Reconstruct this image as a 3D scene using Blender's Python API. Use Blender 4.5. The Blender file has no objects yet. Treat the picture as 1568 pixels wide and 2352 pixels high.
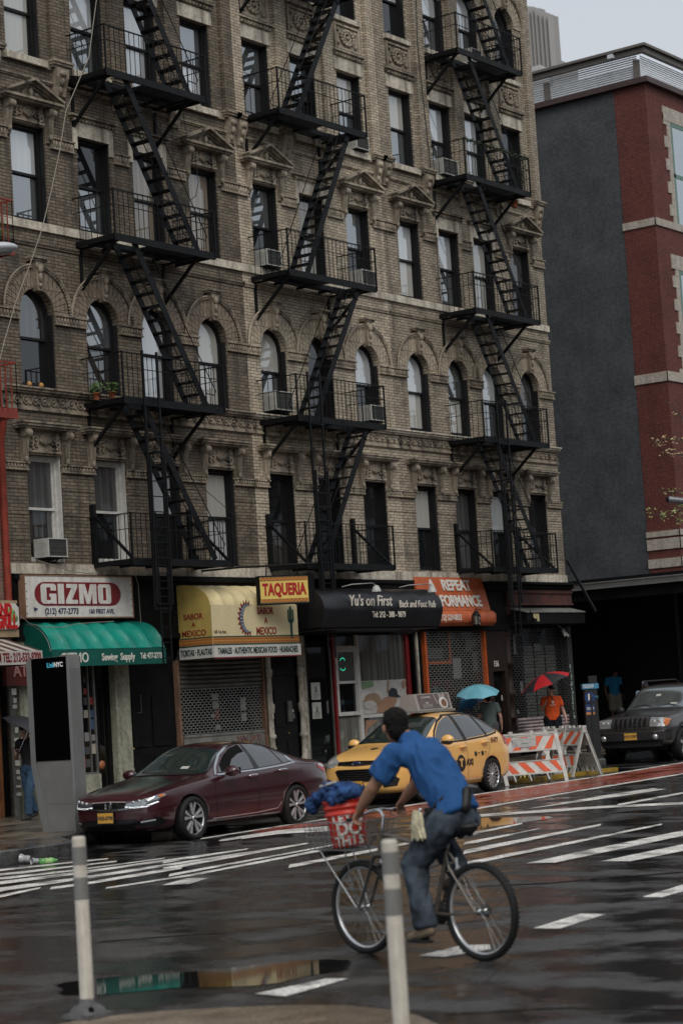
import bpy, bmesh, math, random
from mathutils import Vector, Matrix, noise
from mathutils.geometry import tessellate_polygon
from mathutils.bvhtree import BVHTree
R = math.radians
random.seed(7)
scn = bpy.context.scene
COL = scn.collection

# ------------------------------------------------------------------ camera
CH = 1.88
VR = Vector((0.59506592, -0.80120482, -0.06298715))
VU = Vector((-0.03533909, -0.10438353, 0.99390906))
VF = Vector((0.80289956, 0.5892155, 0.09042893))
FPX = 4881.14
cd = bpy.data.cameras.new('camera'); cam = bpy.data.objects.new('camera', cd); COL.objects.link(cam)
m3 = Matrix((VR, VU, -VF)).transposed().to_4x4(); m3.translation = Vector((0, 0, CH)); cam.matrix_world = m3
cd.sensor_fit = 'VERTICAL'; cd.sensor_height = 36; cd.sensor_width = 24; cd.lens = FPX / 2352 * 36
cd.clip_start = 0.5; cd.clip_end = 2000
cd.dof.use_dof = True; cd.dof.focus_distance = 36; cd.dof.aperture_fstop = 2.6
scn.camera = cam

# ------------------------------------------------------------------ world, sun, exposure
SUN_EL, SUN_AZ = R(52), R(-140)
w = bpy.data.worlds.new('World'); scn.world = w; w.use_nodes = True
nt = w.node_tree; nt.nodes.clear()
sky = nt.nodes.new('ShaderNodeTexSky'); sky.sky_type = 'NISHITA'; sky.sun_disc = False
sky.sun_elevation = SUN_EL; sky.sun_rotation = R(230); sky.air_density = 1.2; sky.dust_density = 4.0
hs = nt.nodes.new('ShaderNodeHueSaturation'); hs.inputs['Saturation'].default_value = 0.38
mixg = nt.nodes.new('ShaderNodeMix'); mixg.data_type = 'RGBA'; mixg.inputs[0].default_value = 0.72
mixg.inputs[7].default_value = (5.9, 6.3, 6.8, 1)
bg = nt.nodes.new('ShaderNodeBackground'); bg.inputs['Strength'].default_value = 0.1
wo = nt.nodes.new('ShaderNodeOutputWorld')
nt.links.new(sky.outputs[0], hs.inputs['Color']); nt.links.new(hs.outputs[0], mixg.inputs[6])
nt.links.new(mixg.outputs[2], bg.inputs[0]); nt.links.new(bg.outputs[0], wo.inputs[0])
sl = bpy.data.lights.new('sun', 'SUN'); sl.energy = 1.3; sl.angle = R(35); sl.color = (1, .95, .88)
so = bpy.data.objects.new('sun', sl); COL.objects.link(so)
so.rotation_euler = Vector((0.55, 0.75, -0.95)).to_track_quat('-Z', 'Y').to_euler()
so.location = (0, 0, 60)
scn.view_settings.view_transform = 'Standard'; scn.view_settings.look = 'None'
scn.view_settings.exposure = 0.2; scn.view_settings.gamma = 1

# ------------------------------------------------------------------ pixel helpers (photo 1568 x 2352 -> real planes)
CAMP = Vector((0, 0, CH))
def ray(x, y): return VR * ((x - 784) / FPX) + VU * (-(y - 1176) / FPX) + VF
def zg(X, Y=0):                       # the road climbs very gently along the avenue, falls a little to the gutter
    z = 0.0055 * max(0.0, X - 20)
    if Y > 17: z -= 0.05 * min(1.0, max(0.0, (Y - 17) / 4.5)) ** 2
    return z
def G(x, y, dz=0.0):
    d = ray(x, y); z = 0.0
    for _ in range(8):
        t = (z + dz - CH) / d.z; p = CAMP + d * t; z = zg(p.x, p.y)
    return p
def onY(x, y, Y=28.5):
    d = ray(x, y); return CAMP + d * (Y / d.y)
def onX(x, y, X):
    d = ray(x, y); return CAMP + d * (X / d.x)

# ------------------------------------------------------------------ materials
MATS = {}
def newmat(name):
    m = bpy.data.materials.new(name); m.use_nodes = True
    return m, m.node_tree, m.node_tree.nodes['Principled BSDF']
def mat(name, col, rough=.6, metal=0, spec=.5, var=.12, vscale=6, bump=0, bscale=40, coat=0, emit=None, estr=1, alpha=1, trans=0):
    if name in MATS: return MATS[name]
    m, t, b = newmat(name)
    N, L = t.nodes, t.links
    b.inputs['Roughness'].default_value = rough; b.inputs['Metallic'].default_value = metal
    b.inputs['Specular IOR Level'].default_value = spec
    b.inputs['Coat Weight'].default_value = coat; b.inputs['Coat Roughness'].default_value = .05
    b.inputs['Transmission Weight'].default_value = trans
    tc = N.new('ShaderNodeTexCoord')
    if var > 0:
        n = N.new('ShaderNodeTexNoise'); n.inputs['Scale'].default_value = vscale; n.inputs['Detail'].default_value = 5
        L.new(tc.outputs['Object'], n.inputs['Vector'])
        mr = N.new('ShaderNodeMapRange'); mr.inputs[1].default_value = .3; mr.inputs[2].default_value = .7
        mr.inputs[3].default_value = 1 - var; mr.inputs[4].default_value = 1 + var
        L.new(n.outputs[0], mr.inputs[0])
        mx = N.new('ShaderNodeMix'); mx.data_type = 'RGBA'; mx.blend_type = 'MULTIPLY'; mx.inputs[0].default_value = 1
        mx.inputs[6].default_value = (*col, 1); L.new(mr.outputs[0], mx.inputs[7]); L.new(mx.outputs[2], b.inputs['Base Color'])
    else: b.inputs['Base Color'].default_value = (*col, 1)
    if bump > 0:
        n2 = N.new('ShaderNodeTexNoise'); n2.inputs['Scale'].default_value = bscale; n2.inputs['Detail'].default_value = 4
        L.new(tc.outputs['Object'], n2.inputs['Vector'])
        bp = N.new('ShaderNodeBump'); bp.inputs['Strength'].default_value = bump; bp.inputs['Distance'].default_value = .02
        L.new(n2.outputs[0], bp.inputs['Height']); L.new(bp.outputs[0], b.inputs['Normal'])
    if emit: b.inputs['Emission Color'].default_value = (*emit, 1); b.inputs['Emission Strength'].default_value = estr
    MATS[name] = m; return m

def brickmat(name, c1, c2, mortar, soot=.5, stain=(.03, .026, .022), bw=.22, bh=.068, seed=0, mort=.009, bumps=.5, streak=.5):
    m, t, b = newmat(name); N, L = t.nodes, t.links
    tc = N.new('ShaderNodeTexCoord'); sp = N.new('ShaderNodeSeparateXYZ'); L.new(tc.outputs['Object'], sp.inputs[0])
    ad = N.new('ShaderNodeMath'); ad.operation = 'ADD'; L.new(sp.outputs[0], ad.inputs[0]); L.new(sp.outputs[1], ad.inputs[1])
    cb = N.new('ShaderNodeCombineXYZ'); L.new(ad.outputs[0], cb.inputs[0]); L.new(sp.outputs[2], cb.inputs[1])
    br = N.new('ShaderNodeTexBrick'); L.new(cb.outputs[0], br.inputs['Vector'])
    br.inputs['Color1'].default_value = (*c1, 1); br.inputs['Color2'].default_value = (*c2, 1); br.inputs['Mortar'].default_value = (*mortar, 1)
    br.inputs['Scale'].default_value = 1; br.inputs['Mortar Size'].default_value = mort; br.inputs['Brick Width'].default_value = bw
    br.inputs['Row Height'].default_value = bh; br.inputs['Bias'].default_value = 0; br.inputs['Mortar Smooth'].default_value = .2
    # patches of old and new brick + soot
    def nz(scale, det=6, sx=1, sz=1, off=0):
        mp = N.new('ShaderNodeMapping'); mp.inputs['Scale'].default_value = (sx, sx, sz); mp.inputs['Location'].default_value = (off, seed * 3.1, off)
        L.new(tc.outputs['Object'], mp.inputs[0])
        n = N.new('ShaderNodeTexNoise'); n.inputs['Scale'].default_value = scale; n.inputs['Detail'].default_value = det; n.inputs['Roughness'].default_value = .6
        L.new(mp.outputs[0], n.inputs['Vector']); return n
    def rng(src, a, bb, c, d):
        r = N.new('ShaderNodeMapRange'); r.inputs[1].default_value = a; r.inputs[2].default_value = bb; r.inputs[3].default_value = c; r.inputs[4].default_value = d
        L.new(src, r.inputs[0]); return r.outputs[0]
    def mul(col, fac_, c=None):
        x = N.new('ShaderNodeMix'); x.data_type = 'RGBA'
        if c is None:
            x.blend_type = 'MULTIPLY'; x.inputs[0].default_value = 1; L.new(col, x.inputs[6]); L.new(fac_, x.inputs[7])
        else:
            L.new(fac_, x.inputs[0]); L.new(col, x.inputs[6]); x.inputs[7].default_value = (*c, 1)
        return x.outputs[2]
    n1 = nz(.9, 6, 1, 1, 1); n2 = nz(1.0, 5, 3.2, .35, 5); n3 = nz(9, 3, 1, 1, 9)
    c = mul(br.outputs['Color'], rng(n3.outputs[0], .3, .7, .75, 1.25))
    c = mul(c, rng(n1.outputs[0], .3, .7, .7, 1.25))
    c = mul(c, rng(n1.outputs[0], .5, .72, 0, soot), stain)
    c = mul(c, rng(n2.outputs[0], .52, .75, 0, streak), stain)
    L.new(c, b.inputs['Base Color']); b.inputs['Roughness'].default_value = .75; b.inputs['Specular IOR Level'].default_value = .35
    bp = N.new('ShaderNodeBump'); bp.inputs['Strength'].default_value = bumps; bp.inputs['Distance'].default_value = .012
    inv = N.new('ShaderNodeMath'); inv.operation = 'SUBTRACT'; inv.inputs[0].default_value = 1; L.new(br.outputs['Fac'], inv.inputs[1])
    ad2 = N.new('ShaderNodeMath'); ad2.operation = 'MULTIPLY_ADD'; L.new(n3.outputs[0], ad2.inputs[0]); ad2.inputs[1].default_value = .6; L.new(inv.outputs[0], ad2.inputs[2])
    L.new(ad2.outputs[0], bp.inputs['Height']); L.new(bp.outputs[0], b.inputs['Normal'])
    MATS[name] = m; return m

def stonemat(name, col, dirt=(.03, .027, .023), amt=.8, scale=2.2, bump=.35, fine=.25):
    m, t, b = newmat(name); N, L = t.nodes, t.links
    tc = N.new('ShaderNodeTexCoord')
    mp = N.new('ShaderNodeMapping'); mp.inputs['Scale'].default_value = (2.6, 2.6, .5); L.new(tc.outputs['Object'], mp.inputs[0])
    n1 = N.new('ShaderNodeTexNoise'); n1.inputs['Scale'].default_value = scale; n1.inputs['Detail'].default_value = 7; L.new(mp.outputs[0], n1.inputs['Vector'])
    n2 = N.new('ShaderNodeTexNoise'); n2.inputs['Scale'].default_value = 14; n2.inputs['Detail'].default_value = 5; L.new(tc.outputs['Object'], n2.inputs['Vector'])
    r = N.new('ShaderNodeMapRange'); r.inputs[1].default_value = .45; r.inputs[2].default_value = .72; r.inputs[3].default_value = 0; r.inputs[4].default_value = amt
    L.new(n1.outputs[0], r.inputs[0])
    r2 = N.new('ShaderNodeMapRange'); r2.inputs[1].default_value = .3; r2.inputs[2].default_value = .7; r2.inputs[3].default_value = 1 - fine; r2.inputs[4].default_value = 1 + fine
    L.new(n2.outputs[0], r2.inputs[0])
    x = N.new('ShaderNodeMix'); x.data_type = 'RGBA'; x.blend_type = 'MULTIPLY'; x.inputs[0].default_value = 1; x.inputs[6].default_value = (*col, 1); L.new(r2.outputs[0], x.inputs[7])
    y = N.new('ShaderNodeMix'); y.data_type = 'RGBA'; L.new(r.outputs[0], y.inputs[0]); L.new(x.outputs[2], y.inputs[6]); y.inputs[7].default_value = (*dirt, 1)
    L.new(y.outputs[2], b.inputs['Base Color']); b.inputs['Roughness'].default_value = .8
    bp = N.new('ShaderNodeBump'); bp.inputs['Strength'].default_value = bump; bp.inputs['Distance'].default_value = .02
    L.new(n2.outputs[0], bp.inputs['Height']); L.new(bp.outputs[0], b.inputs['Normal'])
    MATS[name] = m; return m

def glassmat(name, col, refl=.35, rough=.03, streak=0.0):
    """a pane over a shade, curtain or dark room: diffuse body under a strong sky reflection"""
    if name in MATS: return MATS[name]
    m, t, b = newmat(name); N, L = t.nodes, t.links
    t.nodes.remove(b)
    d = N.new('ShaderNodeBsdfDiffuse'); g = N.new('ShaderNodeBsdfGlossy'); mx = N.new('ShaderNodeMixShader'); fr = N.new('ShaderNodeFresnel')
    g.inputs['Roughness'].default_value = rough; g.inputs['Color'].default_value = (.93, .97, 1, 1)
    tc = N.new('ShaderNodeTexCoord'); mp = N.new('ShaderNodeMapping'); mp.inputs['Scale'].default_value = (14, 14, .25); L.new(tc.outputs['Object'], mp.inputs[0])
    n = N.new('ShaderNodeTexNoise'); n.inputs['Scale'].default_value = 1.0; n.inputs['Detail'].default_value = 2; L.new(mp.outputs[0], n.inputs['Vector'])
    r = N.new('ShaderNodeMapRange'); r.inputs[1].default_value = .3; r.inputs[2].default_value = .7; r.inputs[3].default_value = 1 - streak; r.inputs[4].default_value = 1
    L.new(n.outputs[0], r.inputs[0])
    x = N.new('ShaderNodeMix'); x.data_type = 'RGBA'; x.blend_type = 'MULTIPLY'; x.inputs[0].default_value = 1; x.inputs[6].default_value = (*col, 1); L.new(r.outputs[0], x.inputs[7])
    L.new(x.outputs[2], d.inputs[0])
    n2 = N.new('ShaderNodeTexNoise'); n2.inputs['Scale'].default_value = 1.1; L.new(tc.outputs['Object'], n2.inputs['Vector'])
    bp = N.new('ShaderNodeBump'); bp.inputs['Strength'].default_value = .06; bp.inputs['Distance'].default_value = .03; L.new(n2.outputs[0], bp.inputs['Height']); L.new(bp.outputs[0], g.inputs['Normal'])
    fr.inputs['IOR'].default_value = 1.5
    ma = N.new('ShaderNodeMath'); ma.operation = 'MULTIPLY_ADD'; L.new(fr.outputs[0], ma.inputs[0]); ma.inputs[1].default_value = 1 - refl; ma.inputs[2].default_value = refl
    L.new(ma.outputs[0], mx.inputs[0]); L.new(d.outputs[0], mx.inputs[1]); L.new(g.outputs[0], mx.inputs[2]); L.new(mx.outputs[0], N['Material Output'].inputs[0])
    MATS[name] = m; return m

# ------------------------------------------------------------------ mesh builder
def link(o): COL.objects.link(o); return o
def thing(name, label, cat, loc=(0, 0, 0), rotz=0, group=None):
    o = bpy.data.objects.new(name, None); link(o); o.location = loc; o.rotation_euler = (0, 0, rotz); o.empty_display_size = .2
    o['label'] = label; o['category'] = cat
    if group: o['group'] = group
    return o
def rootof(o):
    while o.parent: o = o.parent
    return o
def tag(o, label, cat, group=None):
    o['label'] = label; o['category'] = cat
    if group: o['group'] = group
    return o
class MB:
    def __init__(s): s.v = []; s.f = []; s.m = []; s.mi = 0; s.sm = []; s.smooth = False
    def add(s, vs, fs, mi=None, smooth=None):
        o = len(s.v); s.v += [tuple(p) for p in vs]
        for f in fs: s.f.append([i + o for i in f]); s.m.append(s.mi if mi is None else mi); s.sm.append(s.smooth if smooth is None else smooth)
        return s
    def box(s, x0, x1, y0, y1, z0, z1, mi=None):
        v = [(x0, y0, z0), (x1, y0, z0), (x1, y1, z0), (x0, y1, z0), (x0, y0, z1), (x1, y0, z1), (x1, y1, z1), (x0, y1, z1)]
        return s.add(v, [(0, 3, 2, 1), (4, 5, 6, 7), (0, 1, 5, 4), (1, 2, 6, 5), (2, 3, 7, 6), (3, 0, 4, 7)], mi, False)
    def bar(s, a, b, wd, th, up=(0, 0, 1), mi=None):
        a, b = Vector(a), Vector(b); d = (b - a).normalized(); u = Vector(up)
        sx = d.cross(u)
        if sx.length < 1e-4: sx = d.cross(Vector((0, 1, 0)))
        sx.normalize(); u = sx.cross(d).normalized()
        v = []
        for p in (a, b):
            for i, j in ((-1, -1), (1, -1), (1, 1), (-1, 1)): v.append(p + sx * i * wd / 2 + u * j * th / 2)
        return s.add(v, [(3, 2, 1, 0), (4, 5, 6, 7), (0, 1, 5, 4), (1, 2, 6, 5), (2, 3, 7, 6), (3, 0, 4, 7)], mi, False)
    def tube(s, pts, r, n=8, mi=None, caps=True, closed=False):
        pts = [Vector(p) for p in pts]; rs = r if isinstance(r, (list, tuple)) else [r] * len(pts)
        vs = []; prev = None
        for i, p in enumerate(pts):
            if closed: d = (pts[(i + 1) % len(pts)] - pts[i - 1])
            else: d = (pts[min(i + 1, len(pts) - 1)] - pts[max(i - 1, 0)])
            d.normalize()
            if prev is None:
                u = d.orthogonal().normalized()
            else:
                u = prev - d * prev.dot(d)
                u = u.normalized() if u.length > 1e-6 else d.orthogonal().normalized()
            prev = u; w_ = d.cross(u)
            for k in range(n):
                a = 2 * math.pi * k / n; vs.append(p + (u * math.cos(a) + w_ * math.sin(a)) * rs[i])
        fs = []; M_ = len(pts); rngm = M_ if closed else M_ - 1
        for i in range(rngm):
            for k in range(n):
                a = i * n + k; b_ = i * n + (k + 1) % n; c = ((i + 1) % M_) * n + (k + 1) % n; d_ = ((i + 1) % M_) * n + k
                fs.append((a, b_, c, d_))
        s.add(vs, fs, mi, True)
        if caps and not closed:
            s.add(vs[:n][::-1], [tuple(range(n))], mi, False); s.add(vs[-n:], [tuple(range(n))], mi, False)
        return s
    def prism(s, poly, y0, y1, axis='y', mi=None):
        """poly in (a,b); axis y: (x,z); axis x: (y,z); axis z: (x,y)"""
        n = len(poly)
        def P(p, t): return {'y': (p[0], t, p[1]), 'x': (t, p[0], p[1]), 'z': (p[0], p[1], t)}[axis]
        tri = tessellate_polygon([[Vector((p[0], p[1], 0)) for p in poly]])
        v = [P(p, y0) for p in poly] + [P(p, y1) for p in poly]
        fs = [tuple(t) for t in tri] + [tuple(i + n for i in t)[::-1] for t in tri]
        fs += [(i, (i + 1) % n, (i + 1) % n + n, i + n) for i in range(n)]
        return s.add(v, fs, mi, False)
    def ell(s, c, r, n=8, m=6, mi=None, rot=None):
        vs = []; c = Vector(c)
        r = (r, r, r) if not isinstance(r, (tuple, list)) else r
        for i in range(m + 1):
            th = math.pi * i / m
            for k in range(n):
                a = 2 * math.pi * k / n
                q = Vector((math.sin(th) * math.cos(a) * r[0], math.sin(th) * math.sin(a) * r[1], math.cos(th) * r[2]))
                if rot is not None: q = rot @ q
                vs.append(c + q)
        fs = [(i * n + k, (i + 1) * n + k, (i + 1) * n + (k + 1) % n, i * n + (k + 1) % n) for i in range(m) for k in range(n)]
        return s.add(vs, fs, mi, True)
    def ring(s, c, r, t, n=14, m=6, nor='y', a0=0, a1=360, mi=None):
        pts = []
        k = n if a1 - a0 >= 360 else n + 1
        for i in range(k):
            a = R(a0 + (a1 - a0) * i / n); x, z = math.cos(a) * r, math.sin(a) * r
            pts.append(Vector(c) + Vector({'y': (x, 0, z), 'x': (0, x, z), 'z': (x, z, 0)}[nor]))
        return s.tube(pts, t, m, mi, closed=a1 - a0 >= 360)
    def lathe(s, prof, c=(0, 0, 0), n=24, axis='z', mi=None, caps=False):
        vs = []
        for (r, h) in prof:
            for k in range(n):
                a = 2 * math.pi * k / n; x, y = math.cos(a) * r, math.sin(a) * r
                q = {'z': (x, y, h), 'y': (x, h, y), 'x': (h, x, y)}[axis]
                vs.append((c[0] + q[0], c[1] + q[1], c[2] + q[2]))
        fs = [(i * n + k, i * n + (k + 1) % n, (i + 1) * n + (k + 1) % n, (i + 1) * n + k) for i in range(len(prof) - 1) for k in range(n)]
        s.add(vs, fs, mi, True)
        if caps:
            s.add(vs[:n], [tuple(range(n))], mi, False); s.add(vs[-n:], [tuple(range(n))[::-1]], mi, False)
        return s
    def mesh(s, name, mats):
        me = bpy.data.meshes.new(name); me.from_pydata(s.v, [], s.f)
        for m in (mats if isinstance(mats, (list, tuple)) else [mats]): me.materials.append(m)
        me.polygons.foreach_set('material_index', s.m); me.polygons.foreach_set('use_smooth', s.sm); me.update()
        bm = bmesh.new(); bm.from_mesh(me); bmesh.ops.recalc_face_normals(bm, faces=bm.faces); bm.to_mesh(me); bm.free()
        return me
    def build(s, name, mats, parent=None, world=False, bevel=0, recalc=True):
        if world and parent:
            l = rootof(parent).location; s.v = [(a - l.x, b - l.y, c - l.z) for a, b, c in s.v]
        me = s.mesh(name, mats); o = link(bpy.data.objects.new(name, me))
        if parent: o.parent = parent
        if bevel:
            b = o.modifiers.new('bevel', 'BEVEL'); b.width = bevel; b.segments = 2; b.limit_method = 'ANGLE'
        return o
def struct(name, mb, mats, **k):
    o = mb.build(name, mats, **k); o['kind'] = 'structure'; return o
def dup(o, parent=None, loc=None):
    c = o.copy(); link(c)
    if parent: c.parent = parent
    if loc is not None: c.location = loc
    for ch in list(o.children): dup(ch, c)
    return c
def text(s, size, M4, matl, parent, name='lettering', ext=.004, off=0.0, sx=1.0, align='CENTER', shear=0, world=True, space=1.0, valign='CENTER'):
    """built-in font turned into a mesh. M4 = 4x4 placing the text plane"""
    cu = bpy.data.curves.new('t', 'FONT'); cu.body = s; cu.size = size; cu.extrude = ext; cu.offset = off; cu.align_x = align; cu.align_y = valign
    cu.shear = shear; cu.space_character = space; cu.resolution_u = 3
    o = bpy.data.objects.new('t', cu); COL.objects.link(o)
    dg = bpy.context.evaluated_depsgraph_get(); me = bpy.data.meshes.new_from_object(o.evaluated_get(dg))
    bpy.data.objects.remove(o)
    me.transform(M4 @ Matrix.Diagonal((sx, 1, 1, 1)))
    if world and parent:
        l = rootof(parent).location; me.transform(Matrix.Translation(-l))
    me.name = name; me.materials.clear(); me.materials.append(matl)
    q = link(bpy.data.objects.new(name, me)); q.parent = parent; return q
def plane_M(o, xd, zd):
    """text frame: origin o, reading direction xd, up direction zd (world)"""
    x = Vector(xd).normalized(); z = Vector(zd).normalized(); n = x.cross(z)
    return Matrix(((x.x, z.x, n.x, o[0]), (x.y, z.y, n.y, o[1]), (x.z, z.z, n.z, o[2]), (0, 0, 0, 1)))
def facM(o): return plane_M(o, (1, 0, 0), (0, 0, 1))       # faces -Y
def fxM(o): return plane_M(o, (0, -1, 0), (0, 0, 1))       # faces -X

# ------------------------------------------------------------------ facade materials
Y0 = 28.5
M_iron = mat('black_iron', (.005, .0055, .0065), .55, .0, .2, .3, 3, .3, 60)
M_dark = mat('dark_void', (.006, .006, .007), .7, 0, .2, 0)
M_frame = mat('dark_window_paint', (.010, .010, .011), .5, 0, .3, .2, 4)
M_white = mat('white_frame_paint', (.5, .49, .46), .5, 0, .4, .15, 8)
M_brA = brickmat('brown_brick', (.225, .18, .13), (.145, .118, .086), (.05, .042, .034), .95, seed=1, streak=.95)
M_brB = brickmat('tan_brick', (.56, .48, .365), (.43, .365, .275), (.17, .14, .105), .6, seed=4, streak=.55)
M_brC = brickmat('olive_brown_brick', (.41, .345, .26), (.29, .245, .185), (.10, .085, .065), .8, seed=8, streak=.7)
M_stA = stonemat('sooty_brownstone', (.27, .225, .17), (.022, .02, .018), amt=.95)
M_stB = stonemat('tan_brownstone', (.40, .34, .26), (.03, .026, .022), amt=.85)
M_pale = stonemat('pale_limestone', (.55, .50, .41), (.10, .075, .055), amt=.75)
M_vous = {}
for k, c in (('A', (.27, .215, .16)), ('B', (.52, .44, .33)), ('C', (.45, .38, .285))):
    M_vous[k] = brickmat('voussoir_brick_' + k, c, tuple(q * .8 for q in c), tuple(q * .35 for q in c), .5, seed=3, bw=.12, bh=.4)
G_L = glassmat('pane_over_white_shade', (.50, .52, .53), .25, .02, .12)
G_S = glassmat('pane_over_ivory_blind', (.44, .43, .39), .16, .03, .1)
G_K = glassmat('pane_with_clutter', (.07, .065, .06), .14, .02, .9)
G_M = glassmat('pane_sky_reflecting', (.10, .11, .115), .30, .02, .3)
G_D = glassmat('pane_dark_room', (.010, .011, .012), .045, .03)
G_B = glassmat('pane_beige_curtain', (.30, .25, .19), .10, .03, .5)
G_C = glassmat('pane_grey_curtain', (.09, .09, .09), .05, .03, .5)
GL = dict(S=G_S, K=G_K, L=G_L, M=G_M, D=G_D, B=G_B, C=G_C)

BAYS = [29.32, 31.17, 32.81, 34.58, 36.67, 38.40, 40.20, 42.31, 44.06, 45.65, 47.45]
LOTS = dict(A=(28.25, 35.74, [0, 1, 2, 3]), B=(35.74, 41.25, [4, 5, 6]), C=(41.25, 48.62, [7, 8, 9, 10]))
HW = .47
FL = [(4.92, 8.24), (8.24, 11.56), (11.56, 14.87), (14.87, 18.05), (18.05, 21.3)]
OPEN = [(4.96, 7.01), (8.34, 10.26), (11.60, 13.52), (14.87, 16.78), (18.10, 20.05)]
ARCH = [False, True, False, False, True]
def outline(c, z0, z1, arch, hw=HW, n=14):
    if not arch: return [(c - hw, z0), (c + hw, z0), (c + hw, z1), (c - hw, z1)]
    zs = z1 - hw
    return [(c - hw, z0), (c + hw, z0)] + [(c + hw * math.cos(math.pi * i / n), zs + hw * math.sin(math.pi * i / n)) for i in range(n + 1)]
def make_wall(k):
    x0, x1, bays = LOTS[k]; mb = MB(); dep = .24
    xs = [x0] + [(BAYS[a] + BAYS[b]) / 2 for a, b in zip(bays, bays[1:])] + [x1]
    for fi, (z0, z1) in enumerate(FL):
        for j, b in enumerate(bays):
            o = outline(BAYS[b], *OPEN[fi], ARCH[fi]); zz0 = min(z0, OPEN[fi][0] - .02)
            outer = [(xs[j], z0), (xs[j + 1], z0), (xs[j + 1], z1), (xs[j], z1)]
            pts = outer + o
            tri = tessellate_polygon([[Vector((p[0], p[1], 0)) for p in outer], [Vector((p[0], p[1], 0)) for p in o]])
            mb.add([(p[0], Y0, p[1]) for p in pts], tri)
            n = len(o)
            mb.add([(p[0], Y0, p[1]) for p in o] + [(p[0], Y0 + dep, p[1]) for p in o], [(i, (i + 1) % n, (i + 1) % n + n, i + n) for i in range(n)])
    zt = FL[-1][1] + 1.4
    mb.add([(x0, Y0, FL[-1][1]), (x1, Y0, FL[-1][1]), (x1, Y0, zt), (x0, Y0, zt)], [(0, 1, 2, 3)])
    # sides, back and roof
    mb.add([(x0, Y0, 0), (x0, Y0 + 14, 0), (x0, Y0 + 14, zt), (x0, Y0, zt), (x1, Y0, 0), (x1, Y0 + 14, 0), (x1, Y0 + 14, zt), (x1, Y0, zt)],
           [(0, 1, 2, 3), (4, 5, 6, 7), (1, 5, 6, 2), (3, 2, 6, 7)])
    return mb
# window proto meshes (local: opening centre x, sill z; y=0 is the wall face)
def win_meshes(h, arch, white=False):
    fm, p1, p2 = MB(), MB(), MB(); yb = .15
    mid = h * .5
    def rect_ring(mb, x0, x1, z0, z1, t, y0, y1):
        mb.box(x0, x0 + t, y0, y1, z0, z1); mb.box(x1 - t, x1, y0, y1, z0, z1); mb.box(x0 + t, x1 - t, y0, y1, z0, z0 + t); mb.box(x0 + t, x1 - t, y0, y1, z1 - t, z1)
    if arch:
        o = outline(0, 0, h, True, HW - .002); i_ = outline(0, .06, h - .07, True, HW - .072)
        n = len(o); vs = [(p[0], yb, p[1]) for p in o] + [(p[0], yb, p[1]) for p in i_] + [(p[0], yb + .08, p[1]) for p in i_]
        fm.add(vs, [(a, (a + 1) % n, (a + 1) % n + n, a + n) for a in range(n)] + [(a + n, (a + 1) % n + n, (a + 1) % n + 2 * n, a + 2 * n) for a in range(n)])
        zs = h - HW
        arc = [(math.cos(math.pi * q / 14) * .40, zs + math.sin(math.pi * q / 14) * .40) for q in range(15)]
        p1.prism([(-.40, mid), (.40, mid)] + arc, yb + .05, yb + .065)
        for q in range(14):                                           # sash rim round the arch
            fm.bar((arc[q][0], yb + .04, arc[q][1]), (arc[q + 1][0], yb + .04, arc[q + 1][1]), .03, .045, (0, 1, 0))
    else:
        rect_ring(fm, -HW + .002, HW - .002, 0, h, .065, yb - .02, yb + .08)
        p1.box(-.40, .40, yb + .05, yb + .065, mid, h - .07)
        rect_ring(fm, -.40, .40, mid - .02, h - .066, .035, yb + .03, yb + .05)
    p2.box(-.40, .40, yb + .075, yb + .09, .07, mid)
    rect_ring(fm, -.40, .40, .066, mid + .025, .04, yb + .045, yb + .075)
    fm.box(-.41, .41, yb + .015, yb + .05, mid - .02, mid + .03)
    # deep moulded inner jambs
    fm.box(-HW + .001, -HW + .03, .03, yb, 0, h - (HW if arch else 0)); fm.box(HW - .03, HW - .001, .03, yb, 0, h - (HW if arch else 0))
    return fm, p1, p2
WM = {}
for key, (h, a) in dict(f2=(2.05, False), ar=(1.92, True), sq=(1.92, False), fa=(1.95, True)).items():
    f, a1, a2 = win_meshes(h, a); WM[key] = (f.mesh('window_frame', M_frame), a1, a2)
WMW = win_meshes(2.05, False)[0].mesh('window_frame', M_white)
PANE = {}
def pane_mesh(key, i, g):
    if (key, i, g) not in PANE: PANE[(key, i, g)] = WM[key][1 + i].mesh('pane', GL[g])
    return PANE[(key, i, g)]
SHADES = [  # per floor, per bay: upper, lower pane
    ['CK', 'CD', 'LD', 'SL', 'DK', 'DD', 'DD', 'SD', 'CC', 'LD', 'DC'],
    ['KD', 'MK', 'LL', 'SS', 'SM', 'DD', 'LD', 'LS', 'MS', 'LM', 'CD'],
    ['LM', 'DM', 'BB', 'BB', 'MD', 'BS', 'MD', 'LS', 'LM', 'SS', 'CD'],
    ['SS', 'LM', 'LL', 'ML', 'MK', 'MD', 'SM', 'SM', 'LM', 'LL', 'DD'],
    ['LL', 'LL', 'LL', 'LL', 'LL', 'LL', 'LD', 'LD', 'LM', 'LM', 'DD']]
FKEY = ['f2', 'ar', 'sq', 'sq', 'fa']
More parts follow.
